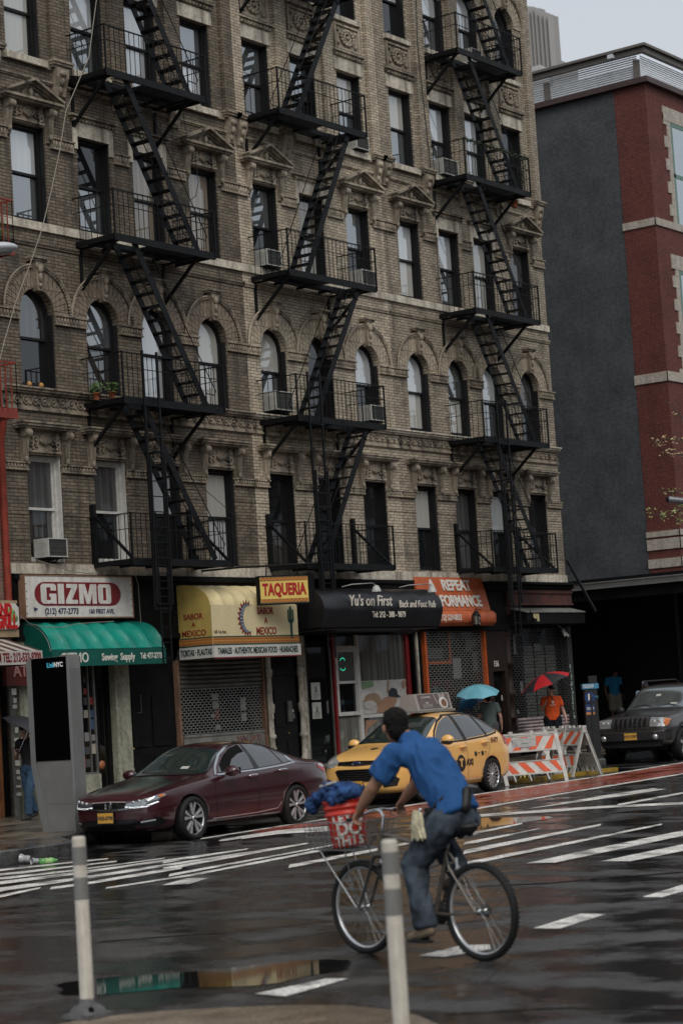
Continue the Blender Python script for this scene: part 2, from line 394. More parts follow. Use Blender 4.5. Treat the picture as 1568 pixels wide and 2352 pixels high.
# ornament protos, local: window centre, z = head of opening, y = wall face
rr = random.Random(3)
def carving(mb, x0, x1, z0, z1, y, n=26, r=.05):
    """a carved shell between scrolls"""
    cx, cz = (x0 + x1) / 2, (z0 + z1) / 2
    for a in range(-3, 4): mb.ell((cx + a * .035, y - .03, cz + .03 - abs(a) * .012), (.022, .05, .11), 6, 5, rot=Matrix.Rotation(a * .32, 3, 'Y'))
    mb.ring((cx, y - .03, cz), .13, .02, 12, 5, a0=20, a1=160)
    for sgn in (-1, 1):
        w_ = (x1 - x0) / 2
        mb.ring((cx + sgn * w_ * .55, y - .03, cz + .02), .075, .022, 10, 5); mb.ell((cx + sgn * w_ * .55, y - .04, cz + .02), .035, 6, 4)
        mb.ring((cx + sgn * w_ * .82, y - .03, cz - .05), .05, .02, 8, 5); mb.ring((cx + sgn * w_ * .8, y - .02, cz + .12), .04, .02, 8, 5)
        for q in range(5): mb.ell((cx + sgn * rr.uniform(.14, w_ * .95), y - .02, cz + rr.uniform(-.15, .12)), (rr.uniform(.02, .045), .035, rr.uniform(.02, .05)), 6, 4)
    mb.box(x0, x1, y - .045, y + .0, z0, z0 + .035)
def scroll(mb, x, z0, z1, wd=.13):
    """a console bracket: tapered body, volute on top"""
    mb.prism([(0, z0), (0, z1), (-.19, z1), (-.19, z1 - .13), (-.13, z1 - .22), (-.08, z0 + .18), (-.05, z0)], x - wd / 2, x + wd / 2, 'x')
    mb.lathe([(.085, x - wd / 2 - .02), (.085, x + wd / 2 + .02)], (0, -.135, z1 - .09), 12, 'x', caps=True)
    for s in (-1, 0, 1): mb.bar((x + s * .04, -.08, z0 + .1), (x + s * .04, -.12, z1 - .24), .018, .03)
    mb.ell((x, -.09, z0 + .1), (.05, .05, .07), 6, 5)
def corn(mb, x0, x1, z, steps, yr=0):
    """stacked mouldings: steps = (height, projection)"""
    for h, p in steps:
        mb.box(x0 - p * .5, x1 + p * .5, yr - p, yr + .02, z, z + h); z += h
def hood2():
    mb = MB(); carving(mb, -.44, .44, .04, .47, -.02)
    mb.box(-.46, .46, -.02, 0.005, 0, .5)
    for s in (-1, 1): scroll(mb, s * .56, -.22, .48)
    corn(mb, -.66, .66, .48, ((.04, .20), (.05, .25), (.035, .28)))
    return mb
def ped4():
    mb = MB(); carving(mb, -.44, .44, .03, .37, -.02); mb.box(-.46, .46, -.02, 0.005, 0, .4)
    for s in (-1, 1): scroll(mb, s * .56, -.30, .38)
    corn(mb, -.66, .66, .38, ((.04, .22), (.05, .28)))
    a, t = .42, .84
    for x0, x1 in ((-.80, 0), (.80, 0)):
        for k, (th, pj) in enumerate(((.05, .30), (.045, .22), (.03, .16))):
            d = k * .055
            mb.bar((x0 * (1 - d), -pj / 2, .50 - d * .1), (0, -pj / 2, t - d), pj, th, (0, 0, 1))
    mb.prism([(-.6, .47), (.6, .47), (0, .76)], -.1, -.0)
    for s in (-.18, 0, .18): mb.ell((s, -.12, .57 + (.05 if s == 0 else 0)), (.06, .04, .06), 7, 5)
    mb.ell((0, -.15, .60), (.05, .05, .1), 7, 5)
    return mb
def lintel4():
    mb = MB(); mb.box(-.58, .58, -.035, .01, 0, .30)
    mb.box(-.58, -.47, -.035, .01, -.26, 0); mb.box(.47, .58, -.035, .01, -.26, 0)
    corn2 = MB()
    corn(corn2, -.62, .62, .34, ((.05, .06), (.04, .12)))
    for i in range(11): corn2.box(-.6 + i * .112, -.55 + i * .112, -.10, 0, .30, .345)
    return mb, corn2
def lintel5():
    mb = MB(); mb.box(-.56, .56, -.035, .01, 0, .30)
    c2 = MB(); corn(c2, -.56, .56, .38, ((.05, .06), (.045, .12)))
    for i in range(10): c2.box(-.54 + i * .112, -.49 + i * .112, -.10, 0, .33, .385)
    # carved panel between the floors
    z0, z1 = .52, 1.14
    for a in ((-.5, -.44, z0, z1), (.44, .5, z0, z1), (-.44, .44, z0, z0 + .05), (-.44, .44, z1 - .05, z1)): c2.box(a[0], a[1], -.06, .01, a[2], a[3])
    c2.box(-.44, .44, -.012, .004, z0 + .05, z1 - .05)
    cz = (z0 + z1) / 2
    for k in range(14):
        an = k * 2 * math.pi / 14; c2.ell((math.cos(an) * .24, -.05, cz + math.sin(an) * .17), (.06, .045, .045), 6, 4)
    c2.ring((0, -.05, cz), .12, .03, 12, 5); c2.ell((0, -.06, cz), .05, 6, 5)
    for sx in (-1, 1):
        for sz in (-1, 1): c2.ell((sx * .34, -.04, cz + sz * .16), (.055, .04, .05), 6, 4)
    return mb, c2
def arch_sur(zt, big=.39):
    """voussoir band, egg moulding and keystone round an arch whose crown is z=0"""
    vb, mo = MB(), MB(); zs = -HW
    n = 20
    for i in range(n):
        a0, a1 = math.pi * i / n + .008, math.pi * (i + 1) / n - .008
        q = [(math.cos(a) * r, zs + math.sin(a) * r) for r, a in ((HW + .005, a0), (HW + big, a0), (HW + big, a1), (HW + .005, a1))]
        vb.prism([q[0], q[1], q[2], q[3]], -.035, .01)
    ro = HW + big + .035
    for k in range(2): mo.ring((0, -.05 - .02 * k, zs), ro + .03 * k, .025, 26, 5, a0=0, a1=180)
    for i in range(44):
        a = math.pi * (i + .5) / 44; mo.ell((math.cos(a) * (ro - .02), -.065, zs + math.sin(a) * (ro - .02)), (.022, .03, .022), 5, 4)
    # keystone
    mo.prism([(-.06, -.06), (.06, -.06), (.11, .52), (-.11, .52)], -.14, 0); corn(mo, -.13, .13, .52, ((.04, .16), (.04, .2)))
    mo.ell((0, -.17, .36), (.07, .06, .09), 8, 6); mo.ell((0, -.16, .2), (.045, .05, .1), 7, 5); mo.ell((0, -.15, .04), (.05, .04, .05), 7, 5)
    for s in (-1, 1): mo.ell((s * .08, -.14, .42), (.035, .05, .06), 6, 4)
    return vb, mo
ORN = {}
for k in 'ABC':
    st = {'A': M_stA, 'B': M_stB, 'C': M_stA}[k]
    l4, d4 = lintel4(); l5, d5 = lintel5(); vb, mo = arch_sur(0)
    ORN[k] = dict(hood=hood2().mesh('hood', st), ped=ped4().mesh('pediment', st), l4=l4.mesh('lintel', M_pale), d4=d4.mesh('dentil', st),
                  l5=l5.mesh('lintel', M_pale), d5=d5.mesh('panel', st), vb=vb.mesh('voussoirs', M_vous[k]), mo=mo.mesh('archivolt', st))
def put(me, name, par, loc, parent2=None):
    o = link(bpy.data.objects.new(name, me)); o.parent = parent2 or par; o.location = loc; return o
PED = {0, 3, 4, 6, 7, 10}
LAB = dict(A='sooty dark brown brick tenement with ornate window hoods above the sewing shop', B='lightest tan brick tenement between its two darker neighbours',
           C='brown brick tenement ending beside the grey painted wall, orange awning below')
BLD = {}
for k in 'ABC':
    x0, x1, bays = LOTS[k]; br = {'A': M_brA, 'B': M_brB, 'C': M_brC}[k]; st = {'A': M_stA, 'B': M_stB, 'C': M_stA}[k]
    T = thing('tenement_building', LAB[k], 'building', (x0, Y0, 0), group='brick tenements along the avenue'); BLD[k] = T
    make_wall(k).build('wall', br, T, True)
    ox, oz = x0, 0
    # string courses
    mb = MB(); ft = {'A': M_pale, 'B': M_pale, 'C': M_pale}[k]
    e = .0
    mb.box(x0 + .002, x1 - .002, Y0 - .06, Y0 + .02, 11.42, 11.585); mb.build('sill_course', M_pale, T, True)
    mb = MB(); mb.box(x0, x1, Y0 - .05, Y0 + .02, 4.72, 4.915); mb.build('sill_course', M_pale, T, True)
    mb = MB(); corn(mb, x0, x1, 11.10, ((.04, .03), (.05, .05)), Y0); mb.build('moulding', br, T, True)
    mb = MB(); mb.v = []; z = 8.18
    for h, p in ((.04, .08), (.05, .13), (.03, .17)): mb.box(x0, x1, Y0 - p, Y0 + .02, z, z + h); z += h
    mb.build('sill_course', st if k == 'A' else M_pale, T, True)
    # carved frieze of scrolls
    mb = MB(); n = int((x1 - x0 - .1) / .24)
    mb.box(x0, x1, Y0 - .03, Y0 + .02, 7.90, 7.93); mb.box(x0, x1, Y0 - .05, Y0 + .02, 7.86, 7.90)
    mb.box(x0, x1, Y0 - .012, Y0 + .02, 7.93, 8.18)
    for i in range(n):
        cx = x0 + .14 + i * (x1 - x0 - .28) / (n - 1); s = 1 if i % 2 else -1
        mb.ring((cx, Y0 - .03, 8.055), .075, .018, 10, 5); mb.ell((cx, Y0 - .04, 8.055), (.035, .03, .035), 6, 4)
        mb.ell((cx + .12, Y0 - .03, 8.055 + s * .06), (.05, .03, .025), 6, 4, rot=Matrix.Rotation(s * .7, 3, 'Y')); mb.ell((cx + .11, Y0 - .03, 8.055 - s * .07), (.03, .02, .02), 5, 4)
    mb.build('frieze', st, T, True)
    # capital bands at three heights, only on the piers
    for (zb, zt, gap) in ((6.69, 6.85, .47), (9.60, 9.80, .49), (13.13, 13.36, .60)):
        xs = [x0] + sum([[BAYS[b] - gap, BAYS[b] + gap] for b in bays], []) + [x1]
        for a, b_ in zip(xs[::2], xs[1::2]):
            if b_ - a < .06: continue
            mb = MB()
            mb.box(a, b_, Y0 - .05, Y0 + .02, zb + .03, zt - .03); mb.box(a - .01, b_ + .01, Y0 - .09, Y0 + .02, zt - .03, zt); mb.box(a - .005, b_ + .005, Y0 - .07, Y0 + .02, zb, zb + .03)
            q = a + .06
            while q < b_ - .03:
                mb.ell((q, Y0 - .06, (zb + zt) / 2), (.03, .025, (zt - zb) * .3), 6, 4); q += .085
            mb.build('capital_band', st, T, True)
    # brick grooves of the first floor, drawn as recessed courses
    mb = MB()
    for gz in (5.35, 5.85, 6.35):
        xs = [x0] + sum([[BAYS[b] - .48, BAYS[b] + .48] for b in bays], []) + [x1]
        for a, b_ in zip(xs[::2], xs[1::2]): MB().box(a, b_, Y0 - .012, Y0 + .01, gz, gz + .022).build('brick_band', br, T, True)
    # upper pilasters with carved corbels
    px = [x0 + .17] + [(BAYS[a] + BAYS[b]) / 2 for a, b in zip(bays, bays[1:])] + [x1 - .17]
    for j, c in enumerate(px):
        pil = MB(); cor = MB()
        ws = [.16] if j in (0, len(px) - 1) else [.2]
        cc = [c] if j in (0, len(px) - 1) else [c]
        pil.box(c - ws[0], c + ws[0], Y0 - .10, Y0 + .02, 14.95, 21.3)
        corn(cor, c - ws[0] + .02, c + ws[0] - .02, 14.78, ((.05, .14), (.05, .19), (.05, .22)), Y0)
        for s in (-1, 1):
            mbx = c + s * ws[0] * .5
            cor.prism([(0, 14.28), (0, 14.78), (-.16, 14.78), (-.15, 14.6), (-.07, 14.4), (-.05, 14.28)], mbx - .055, mbx + .055, 'x') if False else None
        cor.prism([(Y0, 14.25), (Y0, 14.78), (Y0 - .17, 14.78), (Y0 - .16, 14.6), (Y0 - .08, 14.42), (Y0 - .05, 14.25)], c - ws[0] + .03, c + ws[0] - .03, 'x')
        cor.ell((c, Y0 - .16, 14.68), (.1, .06, .07), 8, 5); cor.ell((c, Y0 - .13, 14.52), (.06, .06, .09), 8, 5); cor.ell((c, Y0 - .07, 14.36), (.05, .05, .08), 6, 5)
        for s in (-1, 1): cor.ring((c + s * .07, Y0 - .17, 14.66), .035, .014, 8, 4)
        pil.build('pilaster', br, T, True); cor.build('corbel', st, T, True)
    
    mb = MB(); mb.box(x0, x1, Y0 - .05, Y0 + .02, 14.73, 14.86); corn(mb, x0, x1, 14.42, ((.03, .03), (.03, .06)), Y0); mb.build('sill_course', st, T, True)
    for j, b in enumerate(bays):
        mb = MB(); mb.box(BAYS[b] - .56, BAYS[b] + .56, Y0 - .12, Y0 + .14, 14.73, 14.865); mb.build('sill', M_pale, T, True)
        mb = MB(); mb.box(BAYS[b] - .54, BAYS[b] + .54, Y0 - .10, Y0 + .14, 17.98, 18.095); mb.build('sill', M_pale, T, True)
    for fi in range(5):
        z0, z1 = OPEN[fi]
        for b in bays:
            c = BAYS[b]; key = FKEY[fi]; sh = SHADES[fi][b]
            fr = put(WM[key][0] if not (fi == 0 and b < 2) else WMW, 'window', T, (c - x0, 0, z0))
            for q in (0, 1): put(pane_mesh(key, q, sh[q]), 'pane', None, (0, 0, 0), fr)
            O = ORN[k]; hz = (c - x0, 0, z1)
            if fi == 0: put(O['hood'], 'window_hood', T, hz)
            elif fi == 1 or fi == 4: a_ = put(O['mo'], 'arch_moulding', T, hz); put(O['vb'], 'arch_bricks', T, hz)
            elif fi == 2:
                if b in PED: put(O['ped'], 'window_pediment', T, hz)
                else: put(O['l4'], 'lintel', T, hz); put(O['d4'], 'lintel_moulding', T, hz)
            else: put(O['l5'], 'lintel', T, hz); put(O['d5'], 'carved_panel', T, hz)

# ------------------------------------------------------------------ fire escapes
def fire_escape(label, xa, xb, zs, down_right, ladder_x, lo):
    T = thing('fire_escape', label, 'fire escape', (xa, 27.42, 0), group='black iron fire escapes on the tenements')
    yo, yi = 27.42, Y0
    s0, s1 = (xa + .62, xb - .45) if down_right else (xb - .55, xa + .78)
    hx0, hx1 = (min(s0, s0) - .15, s0 + .75) if down_right else (s0 - .75, s0 + .15)
    ys0, ys1 = yo + .10, yo + .58
    for li, z in enumerate(zs):
        mb = MB()
        mb.box(xa, xb, yo, yo + .012, z - .13, z + .01); mb.box(xa, xb, yo + .012, yo + .05, z - .13, z - .118); mb.box(xa, xb, yo + .012, yo + .05, z - .002, z + .01)
        mb.box(xa, xa + .05, yo + .05, yi - .02, z - .10, z); mb.box(xb - .05, xb, yo + .05, yi - .02, z - .10, z)
        for q in (1, 2, 3): mb.box(xa + (xb - xa) * q / 4 - .02, xa + (xb - xa) * q / 4 + .02, yo + .6, yi - .02, z - .09, z - .03)
        mb.box(xa + .05, xb - .05, yo + .60, yo + .63, z - .1, z)
        n = 17
        for i in range(n):
            y = yo + .08 + i * (yi - yo - .14) / (n - 1)
            segs = [(xa + .05, xb - .05)]
            if y < ys1 + .04 and li > 0: segs = [(xa + .05, hx0), (hx1, xb - .05)]
            for a, b in segs: mb.box(a, b, y - .017, y + .017, z - .022, z - .002)
        for q in range(5): mb.ell((xa + .2 + q * (xb - xa - .4) / 4, yo - .004, z - .06), (.014, .01, .014), 6, 4)
        mb.build('platform', M_iron, T, True)
        mb = MB(); h = .88; t = .011
        def rail(a, b, r=.015): mb.bar(a, b, r * 2, r * 1.3)
        for zz, r in ((z + h, .016), (z + h * .66, .010)):
            rail((xa, yo, zz), (xb, yo, zz), r); rail((xa, yo, zz), (xa, yi, zz), r); rail((xb, yo, zz), (xb, yi, zz), r)
        nb = int((xb - xa) / .145)
        for i in range(nb + 1):
            x = xa + i * (xb - xa) / nb; mb.box(x - t / 2, x + t / 2, yo - t / 2, yo + t / 2, z, z + h)
        for i in range(1, 7):
            y = yo + i * (yi - yo) / 7
            for x in (xa, xb): mb.box(x - t / 2, x + t / 2, y - t / 2, y + t / 2, z, z + h)
        for x in (xa, xb): mb.box(x - .016, x + .016, yo - .016, yo + .016, z - .1, z + h + .02)
        if li == 0 or li == len(zs): pass
        mb.build('railing', M_iron, T, True)
        if z > 5.5:
            for x in (xa + .12, xb - .45):
                mb = MB(); mb.box(x - .03, x + .03, yi - .05, yi - .003, z - .95, z - .1)
                mb.bar((x, yi - .04, z - .9), (x, yo + .12, z - .12), .06, .05, (1, 0, 0)); mb.box(x - .03, x + .03, yo + .05, yi, z - .14, z - .10)
                mb.build('bracket', M_iron, T, True)
        else:
            for x in (xa + .06, xb - .1):          # the lowest balcony hangs from struts above it
                mb = MB(); mb.bar((x, yi - .04, z + .95), (x, yo + .06, z + .02), .05, .05, (1, 0, 0)); mb.box(x - .05, x + .05, yi - .09, yi - .003, z - .05, z + 1.15)
                mb.build('bracket', M_iron, T, True)
    for za, zb in zip(zs, zs[1:]):
        mb = MB(); top = Vector((s0, 0, zb - .03)); bot = Vector((s1, 0, za + .02)); n = int((zb - za) / .235)
        for y in (ys0, ys1): mb.bar((top.x, y, top.z), (bot.x, y, bot.z), .014, .15, (0, 0, 1))
        for i in range(1, n):
            t = i / n; p = top.lerp(bot, t)
            mb.box(p.x - .10, p.x + .10, ys0 + .008, ys1 - .008, p.z - .014, p.z + .01); mb.box(p.x - .10, p.x + .10, ys0 + .008, ys1 - .008, p.z - .035, p.z - .014) if False else None
        st_ = mb.build('stair', M_iron, T, True)
        mb = MB(); dx = 1 if down_right else -1
        for y in (ys0 - .02, ys1 + .02):
            a = top + Vector((dx * .42, 0, -.12)); b = bot + Vector((dx * .30, 0, .32))
            mb.tube([(top.x + dx * .1, y, top.z - .35), (a.x, y, a.z), (b.x, y, b.z), (b.x - dx * .06, y, b.z - .08), (b.x - dx * .34, y, b.z - .06)], .011, 6)
            for t in (.2, .55): p = top.lerp(bot, t); mb.tube([(p.x, y, p.z), (p.x + dx * .36, y, p.z + .02)], .008, 5)
        mb.build('handrail', M_iron, st_, True)
    # drop ladder in its guide
    mb = MB(); z3, z2 = zs[lo + 1], zs[lo]
    yl = yo - .06
    for x in (ladder_x, ladder_x + .43):
        mb.box(x - .022, x + .022, yl - .02, yl + .02, z2 - 1.0, z3 + .95); mb.box(x - .018, x + .018, yl - .08, yl - .05, z2 - .9, z2 + 2.0)
    k = z2 - .9
    while k < z3 - .1: mb.box(ladder_x, ladder_x + .43, yl - .075, yl - .055, k, k + .02); k += .3
    mb.box(ladder_x - .02, ladder_x + .45, yl - .03, yl + .02, z2 - 1.0, z2 - .95)
    mb.build('ladder_guide', M_iron, T, True)
    mb = MB()
    for x in (ladder_x + .1, ladder_x + .36): mb.box(x - .012, x + .012, yl - .045, yl - .02, 2.9, z2 + .9)
    k = 3.0
    while k < z2 + .8: mb.box(ladder_x + .1, ladder_x + .36, yl - .04, yl - .024, k, k + .018); k += .3
    mb.build('drop_ladder', M_iron, T, True)
    return T
fire_escape('black fire escape on the sooty brown tenement, above the white and maroon sign', 30.5, 33.55, [4.95, 8.1, 11.33, 14.64, 17.9, 21.1], True, 31.02, 0)
fire_escape('black fire escape with stairs slanting the opposite way on the tan tenement', 36.02, 39.27, [4.95, 8.15, 11.33, 14.92, 18.2, 21.3], False, 36.35, 0)
fire_escape('black fire escape farthest right, on the tenement end beside the grey wall', 43.4, 46.42, [4.98, 8.16, 11.33, 14.67, 17.85, 21.0], True, 43.95, 0)

# ------------------------------------------------------------------ window air conditioners
M_ac = mat('aged_white_enamel', (.42, .42, .39), .45, 0, .5, .15, 10)
M_acg = mat('grey_fins', (.10, .105, .10), .5, .4, .5, .2, 60, .5, 90)
def ac(label, x, z, w_=.52, h_=.36, d_=.34):
    T = thing('air_conditioner', label, 'air conditioner', (x, Y0 + .1, z), group='window air conditioners')
    mb = MB(); d = d_
    mb.box(-w_ / 2, w_ / 2, -d, .05, 0, .02); mb.box(-w_ / 2, w_ / 2, -d, .05, h_ - .02, h_); mb.box(-w_ / 2, -w_ / 2 + .02, -d, .05, .02, h_ - .02); mb.box(w_ / 2 - .02, w_ / 2, -d, .05, .02, h_ - .02)
    for i in range(9): mb.box(-w_ / 2 - .004, -w_ / 2, -d + .05, -.06, .06 + i * .03, .072 + i * .03)
    mb.build('case', M_ac, T, bevel=.006)
    mb = MB(); mb.box(-w_ / 2 + .02, w_ / 2 - .02, -d + .03, -d + .04, .02, h_ - .02)
    for i in range(16): mb.box(-w_ / 2 + .03 + i * (w_ - .06) / 15, -w_ / 2 + .036 + i * (w_ - .06) / 15, -d + .012, -d + .03, .03, h_ - .03)
    for zz in (.1, .2, .3): mb.box(-w_ / 2 + .02, w_ / 2 - .02, -d + .006, -d + .012, zz, zz + .006)
    mb.build('grille', M_acg, T)
    mb = MB(); mb.bar((-.1, -d + .06, 0), (-.1, -.08, -.12), .02, .02); mb.bar((.1, -d + .06, 0), (.1, -.08, -.12), .02, .02); mb.box(-w_ / 2, w_ / 2, -d + .03, .02, -.02, -.002)
    mb.build('bracket', M_iron, T)
ac('boxy white air conditioner in the white framed window above the white and maroon sign', BAYS[0] + .02, 5.03)
ac('air conditioner in the leftmost arched window of the tan tenement', BAYS[4], 8.40, .62, .42)
ac('air conditioner in the arched window right of the tan tenement fire escape', BAYS[6], 8.42, .55, .36)
ac('air conditioner on the pale sill at the left end of the tan tenement fire escape', BAYS[4] - .05, 11.62)
ac('air conditioner low in the pedimented window behind the tan tenement railing', BAYS[6], 11.62, .6, .36)
ac('small air conditioner near the roofline of the tan tenement, under the highest balcony', BAYS[6] + .1, 14.90, .5, .3)
ac('air conditioner beside the garland railing on the right hand fire escape', BAYS[8], 14.90, .66, .4)
ac('highest air conditioner, behind the topmost railing at the right', BAYS[9], 18.12, .5, .36)

# ------------------------------------------------------------------ storefront level
M_fascia = mat('black_fascia_paint', (.005, .005, .0055), .7, 0, .15, .5, 3, .3, 30)
M_rust = stonemat('rusted_red_fascia', (.10, .03, .022), (.03, .028, .026), .9, 3)
M_cast = stonemat('chipped_cream_cast_iron', (.40, .37, .31), (.05, .04, .035), .55, 5)
M_brown = mat('dark_brown_paint', (.020, .010, .008), .6, 0, .25, .3, 5, .2, 40)
M_plaster = stonemat('grimy_pale_plaster', (.30, .30, .23), (.05, .05, .04), .6, 3)
M_alu = mat('brushed_aluminium', (.30, .30, .29), .4, .8, .5, .15, 10)
M_slat = mat('dirty_galvanised_slats', (.11, .11, .10), .5, .4, .5, .35, 3, .2, 30)
M_sill = mat('grey_sheet_metal', (.22, .22, .20), .5, .3, .5, .3, 4, .2, 20)
M_red = mat('dark_red_frame', (.20, .012, .014), .4, 0, .5, .2, 8)
M_orange = mat('orange_paint', (.42, .085, .02), .5, 0, .4, .2, 5)
M_paper = mat('white_paper', (.42, .42, .38), .7, 0, .3, .1, 12)
G_shop = glassmat('dark_shop_glass', (.006, .0065, .0065), .02, .02)
G_cur = glassmat('glass_over_net_curtain', (.20, .20, .175), .06, .03, .75)
def P2(px, py, Y=28.6): p = onY(px, py, Y); return p.x, p.z
def rect(mb, x0, x1, z0, z1, y0, y1): mb.box(x0, x1, y0, y1, z0, z1)
TA, TB, TC = BLD['A'], BLD['B'], BLD['C']
def prt(name, mt, par, fn, **k):
    mb = MB(); fn(mb); return mb.build(name, mt, par, True, **k)
Yw = 28.60
# backing behind everything
for T, a, b in ((TA, 28.25, 35.74), (TB, 35.74, 41.25), (TC, 41.25, 48.62)):
    prt('shop_front', M_dark, T, lambda m: m.box(a + .003, b - .003, 29.0, 29.1, 0, 4.72))
# black fascia and cast iron cornice
prt('fascia', M_fascia, TA, lambda m: (m.box(28.26, 35.738, 28.42, 28.70, 3.45, 4.70), m.box(28.26, 35.738, 28.36, 28.42, 4.60, 4.70), m.box(28.26, 35.738, 28.38, 28.42, 3.45, 3.55)))
prt('fascia', M_fascia, TB, lambda m: (m.box(35.742, 41.248, 28.42, 28.70, 3.45, 4.70), m.box(35.742, 41.248, 28.28, 28.42, 4.62, 4.70), m.box(35.742, 41.248, 28.33, 28.42, 4.5, 4.62)))
mb = MB(); corn(mb, 37.9, 41.2, 4.30, ((.06, .06), (.03, .12), (.05, .10), (.04, .2)), 28.42); mb.build('cornice', M_rust, TB, True)
prt('fascia', M_rust, TC, lambda m: (m.box(45.5, 48.6, 28.36, 28.70, 4.12, 4.50), m.box(45.5, 48.6, 28.32, 28.36, 4.12, 4.17), m.box(45.5, 48.6, 28.32, 28.36, 4.42, 4.5)))
mb = MB(); corn(mb, 44.5, 48.55, 4.50, ((.05, .08), (.04, .14), (.05, .12), (.06, .24)), 28.40); mb.build('cornice', M_fascia, TC, True)
prt('fascia', M_fascia, TC, lambda m: (m.box(41.252, 45.5, 28.44, 28.70, 3.5, 4.50), m.box(45.5, 48.6, 28.44, 28.7, 3.55, 4.12)))
# ---- building A ground floor
prt('pier', M_plaster, TA, lambda m: m.box(28.28, 28.52, 28.42, 29, 0, 3.45))
prt('pier', M_plaster, TA, lambda m: m.box(30.96, 31.38, 28.48, 29, 0, 3.45))
prt('stall_riser', M_plaster, TA, lambda m: m.box(28.75, 30.48, 28.52, 28.9, 0, .86))
mb = MB(); mb.box(28.75, 30.44, 28.60, 28.62, .9, 3.2); sw = mb.build('display_window', G_shop, TA, True)
prt('frame', M_alu, sw, lambda m: (m.box(28.72, 30.47, 28.56, 28.66, .86, .90), m.box(30.43, 30.47, 28.56, 28.66, .9, 3.3), m.box(30.28, 30.31, 28.57, 28.6, .9, 3.2)))
rw = random.Random(5)
M_pk = [mat('packet_' + n, c, .5) for n, c in (('grey', (.22, .22, .22)), ('blue', (.05, .09, .16)), ('red', (.25, .04, .03)), ('cream', (.34, .32, .26)), ('dark', (.06, .06, .06)))]
for z in [1.0, 1.25, 1.5, 1.72, 1.95, 2.2, 2.4, 2.62]:
    for x in (30.02, 30.16, 30.32):
        if rw.random() < .75: prt('packet', rw.choice(M_pk), sw, lambda m: m.box(x + rw.uniform(-.02, .02), x + .11, 28.585, 28.595, z, z + rw.uniform(.12, .2)))
dr = prt('shop_door', M_fascia, TA, lambda m: (m.box(30.50, 30.60, 28.62, 28.7, 0, 3.4), m.box(30.84, 30.94, 28.62, 28.7, 0, 3.4), m.box(30.6, 30.84, 28.62, 28.7, 2.6, 2.7)))
prt('pane', G_shop, dr, lambda m: m.box(30.6, 30.84, 28.66, 28.67, 0, 3.4))
t_ = prt('sticker', mat('orange_octagon_sticker', (.35, .13, .05), .5), dr, lambda m: m.lathe([(0, 28.61), (.09, 28.61), (.09, 28.615)], (30.62, 0, 1.02), 8, 'y'))
dr = prt('entrance_door', M_fascia, TA, lambda m: (m.box(31.42, 32.85, 28.62, 28.70, .1, 3.4), m.box(31.55, 32.05, 28.595, 28.62, .35, 1.1), m.box(31.55, 32.05, 28.595, 28.62, 1.3, 2.3), m.box(32.15, 32.7, 28.595, 28.62, .35, 1.1), m.box(32.15, 32.7, 28.595, 28.62, 1.3, 2.3)))
M_brass = mat('worn_brass', (.35, .24, .08), .3, 1)
prt('handle', M_brass, dr, lambda m: (m.ell((31.50, 28.57, 1.28), .03, 8, 6), m.box(31.485, 31.515, 28.60, 28.62, 1.2, 1.45)))
prt('padlock', M_alu, dr, lambda m: (m.box(31.47, 31.52, 28.58, 28.61, .84, .90), m.ring((31.495, 28.6, .905), .02, .006)))
prt('house_number_frame', mat('dull_grey_outline', (.12, .12, .11), .6), dr, lambda m: (m.box(31.68, 31.82, 28.585, 28.595, 1.98, 1.99), m.box(31.81, 31.82, 28.585, 28.595, 1.98, 2.35)))
# ---- roller shutter of the taqueria
def grille(mb, x0, x1, z0, z1, y, row=.058, brick=.15, t=.009):
    z = z0; k = 0
    while z < z1:
        mb.box(x0, x1, y - .006, y + .006, z - t / 2, z + t / 2)
        x = x0 + (brick / 2 if k % 2 else 0)
        while x < x1: mb.box(x - .006, x + .006, y - .008, y + .008, z + t / 2, min(z + row, z1)); x += brick
        z += row; k += 1
sh = prt('roller_shutter', M_slat, TA, lambda m: [m.tube([(32.99, 28.60, 2.46 + i * .094), (35.66, 28.60, 2.46 + i * .094)], .049, 8) for i in range(7)] + [m.box(33.02, 35.66, 28.6, 28.62, 2.4, 3.2)])
prt('lattice', mat('shutter_lattice_metal', (.34, .35, .33), .45, .5), sh, lambda m: grille(m, 33.06, 35.66, 1.49, 2.41, 28.60, .053, .13, .010))
prt('bottom_panel', M_sill, sh, lambda m: (m.box(33.06, 35.68, 28.585, 28.61, .5, 1.47), m.box(33.06, 35.68, 28.565, 28.585, 1.42, 1.47), m.box(33.06, 35.68, 28.57, 28.585, 1.2, 1.22)))
M_graf = mat('faded_red_spray_paint', (.17, .05, .04), .6)
rg = random.Random(11)
def graf(m):
    x = 34.75
    for i in range(7):
        pts = [(x + .06 * math.sin(q * 1.1 + i) + q * .012, 28.58, 1.30 + .085 * math.cos(q * 1.3 + i * 2)) for q in range(6)]
        m.tube(pts, .009, 5); x += .12
prt('graffiti', M_graf, sh, graf)
M_grl = stonemat('rusty_guide_rail', (.20, .11, .07), amt=.6); prt('guide_rail', M_grl, TA, lambda m: m.box(32.91, 32.97, 28.54, 28.66, 0, 3.0)); prt('guide_rail', M_grl, TA, lambda m: m.box(35.68, 35.735, 28.54, 28.66, 0, 3.1))
for (x, z, a, b) in ((34.05, 2.15, .2, .1), (34.07, 1.98, .18, .1), (34.12, 1.75, .14, .14), (34.12, 1.55, .16, .06), (34.98, 1.9, .17, .2), (34.98, 1.68, .17, .12), (34.0, 1.8, .1, .05)):
    prt('notice', M_paper if (x, z) != (34.12, 1.75) else M_pk[2], sh, lambda m: m.box(x, x + a, 28.625, 28.63, z, z + b * 1.4))
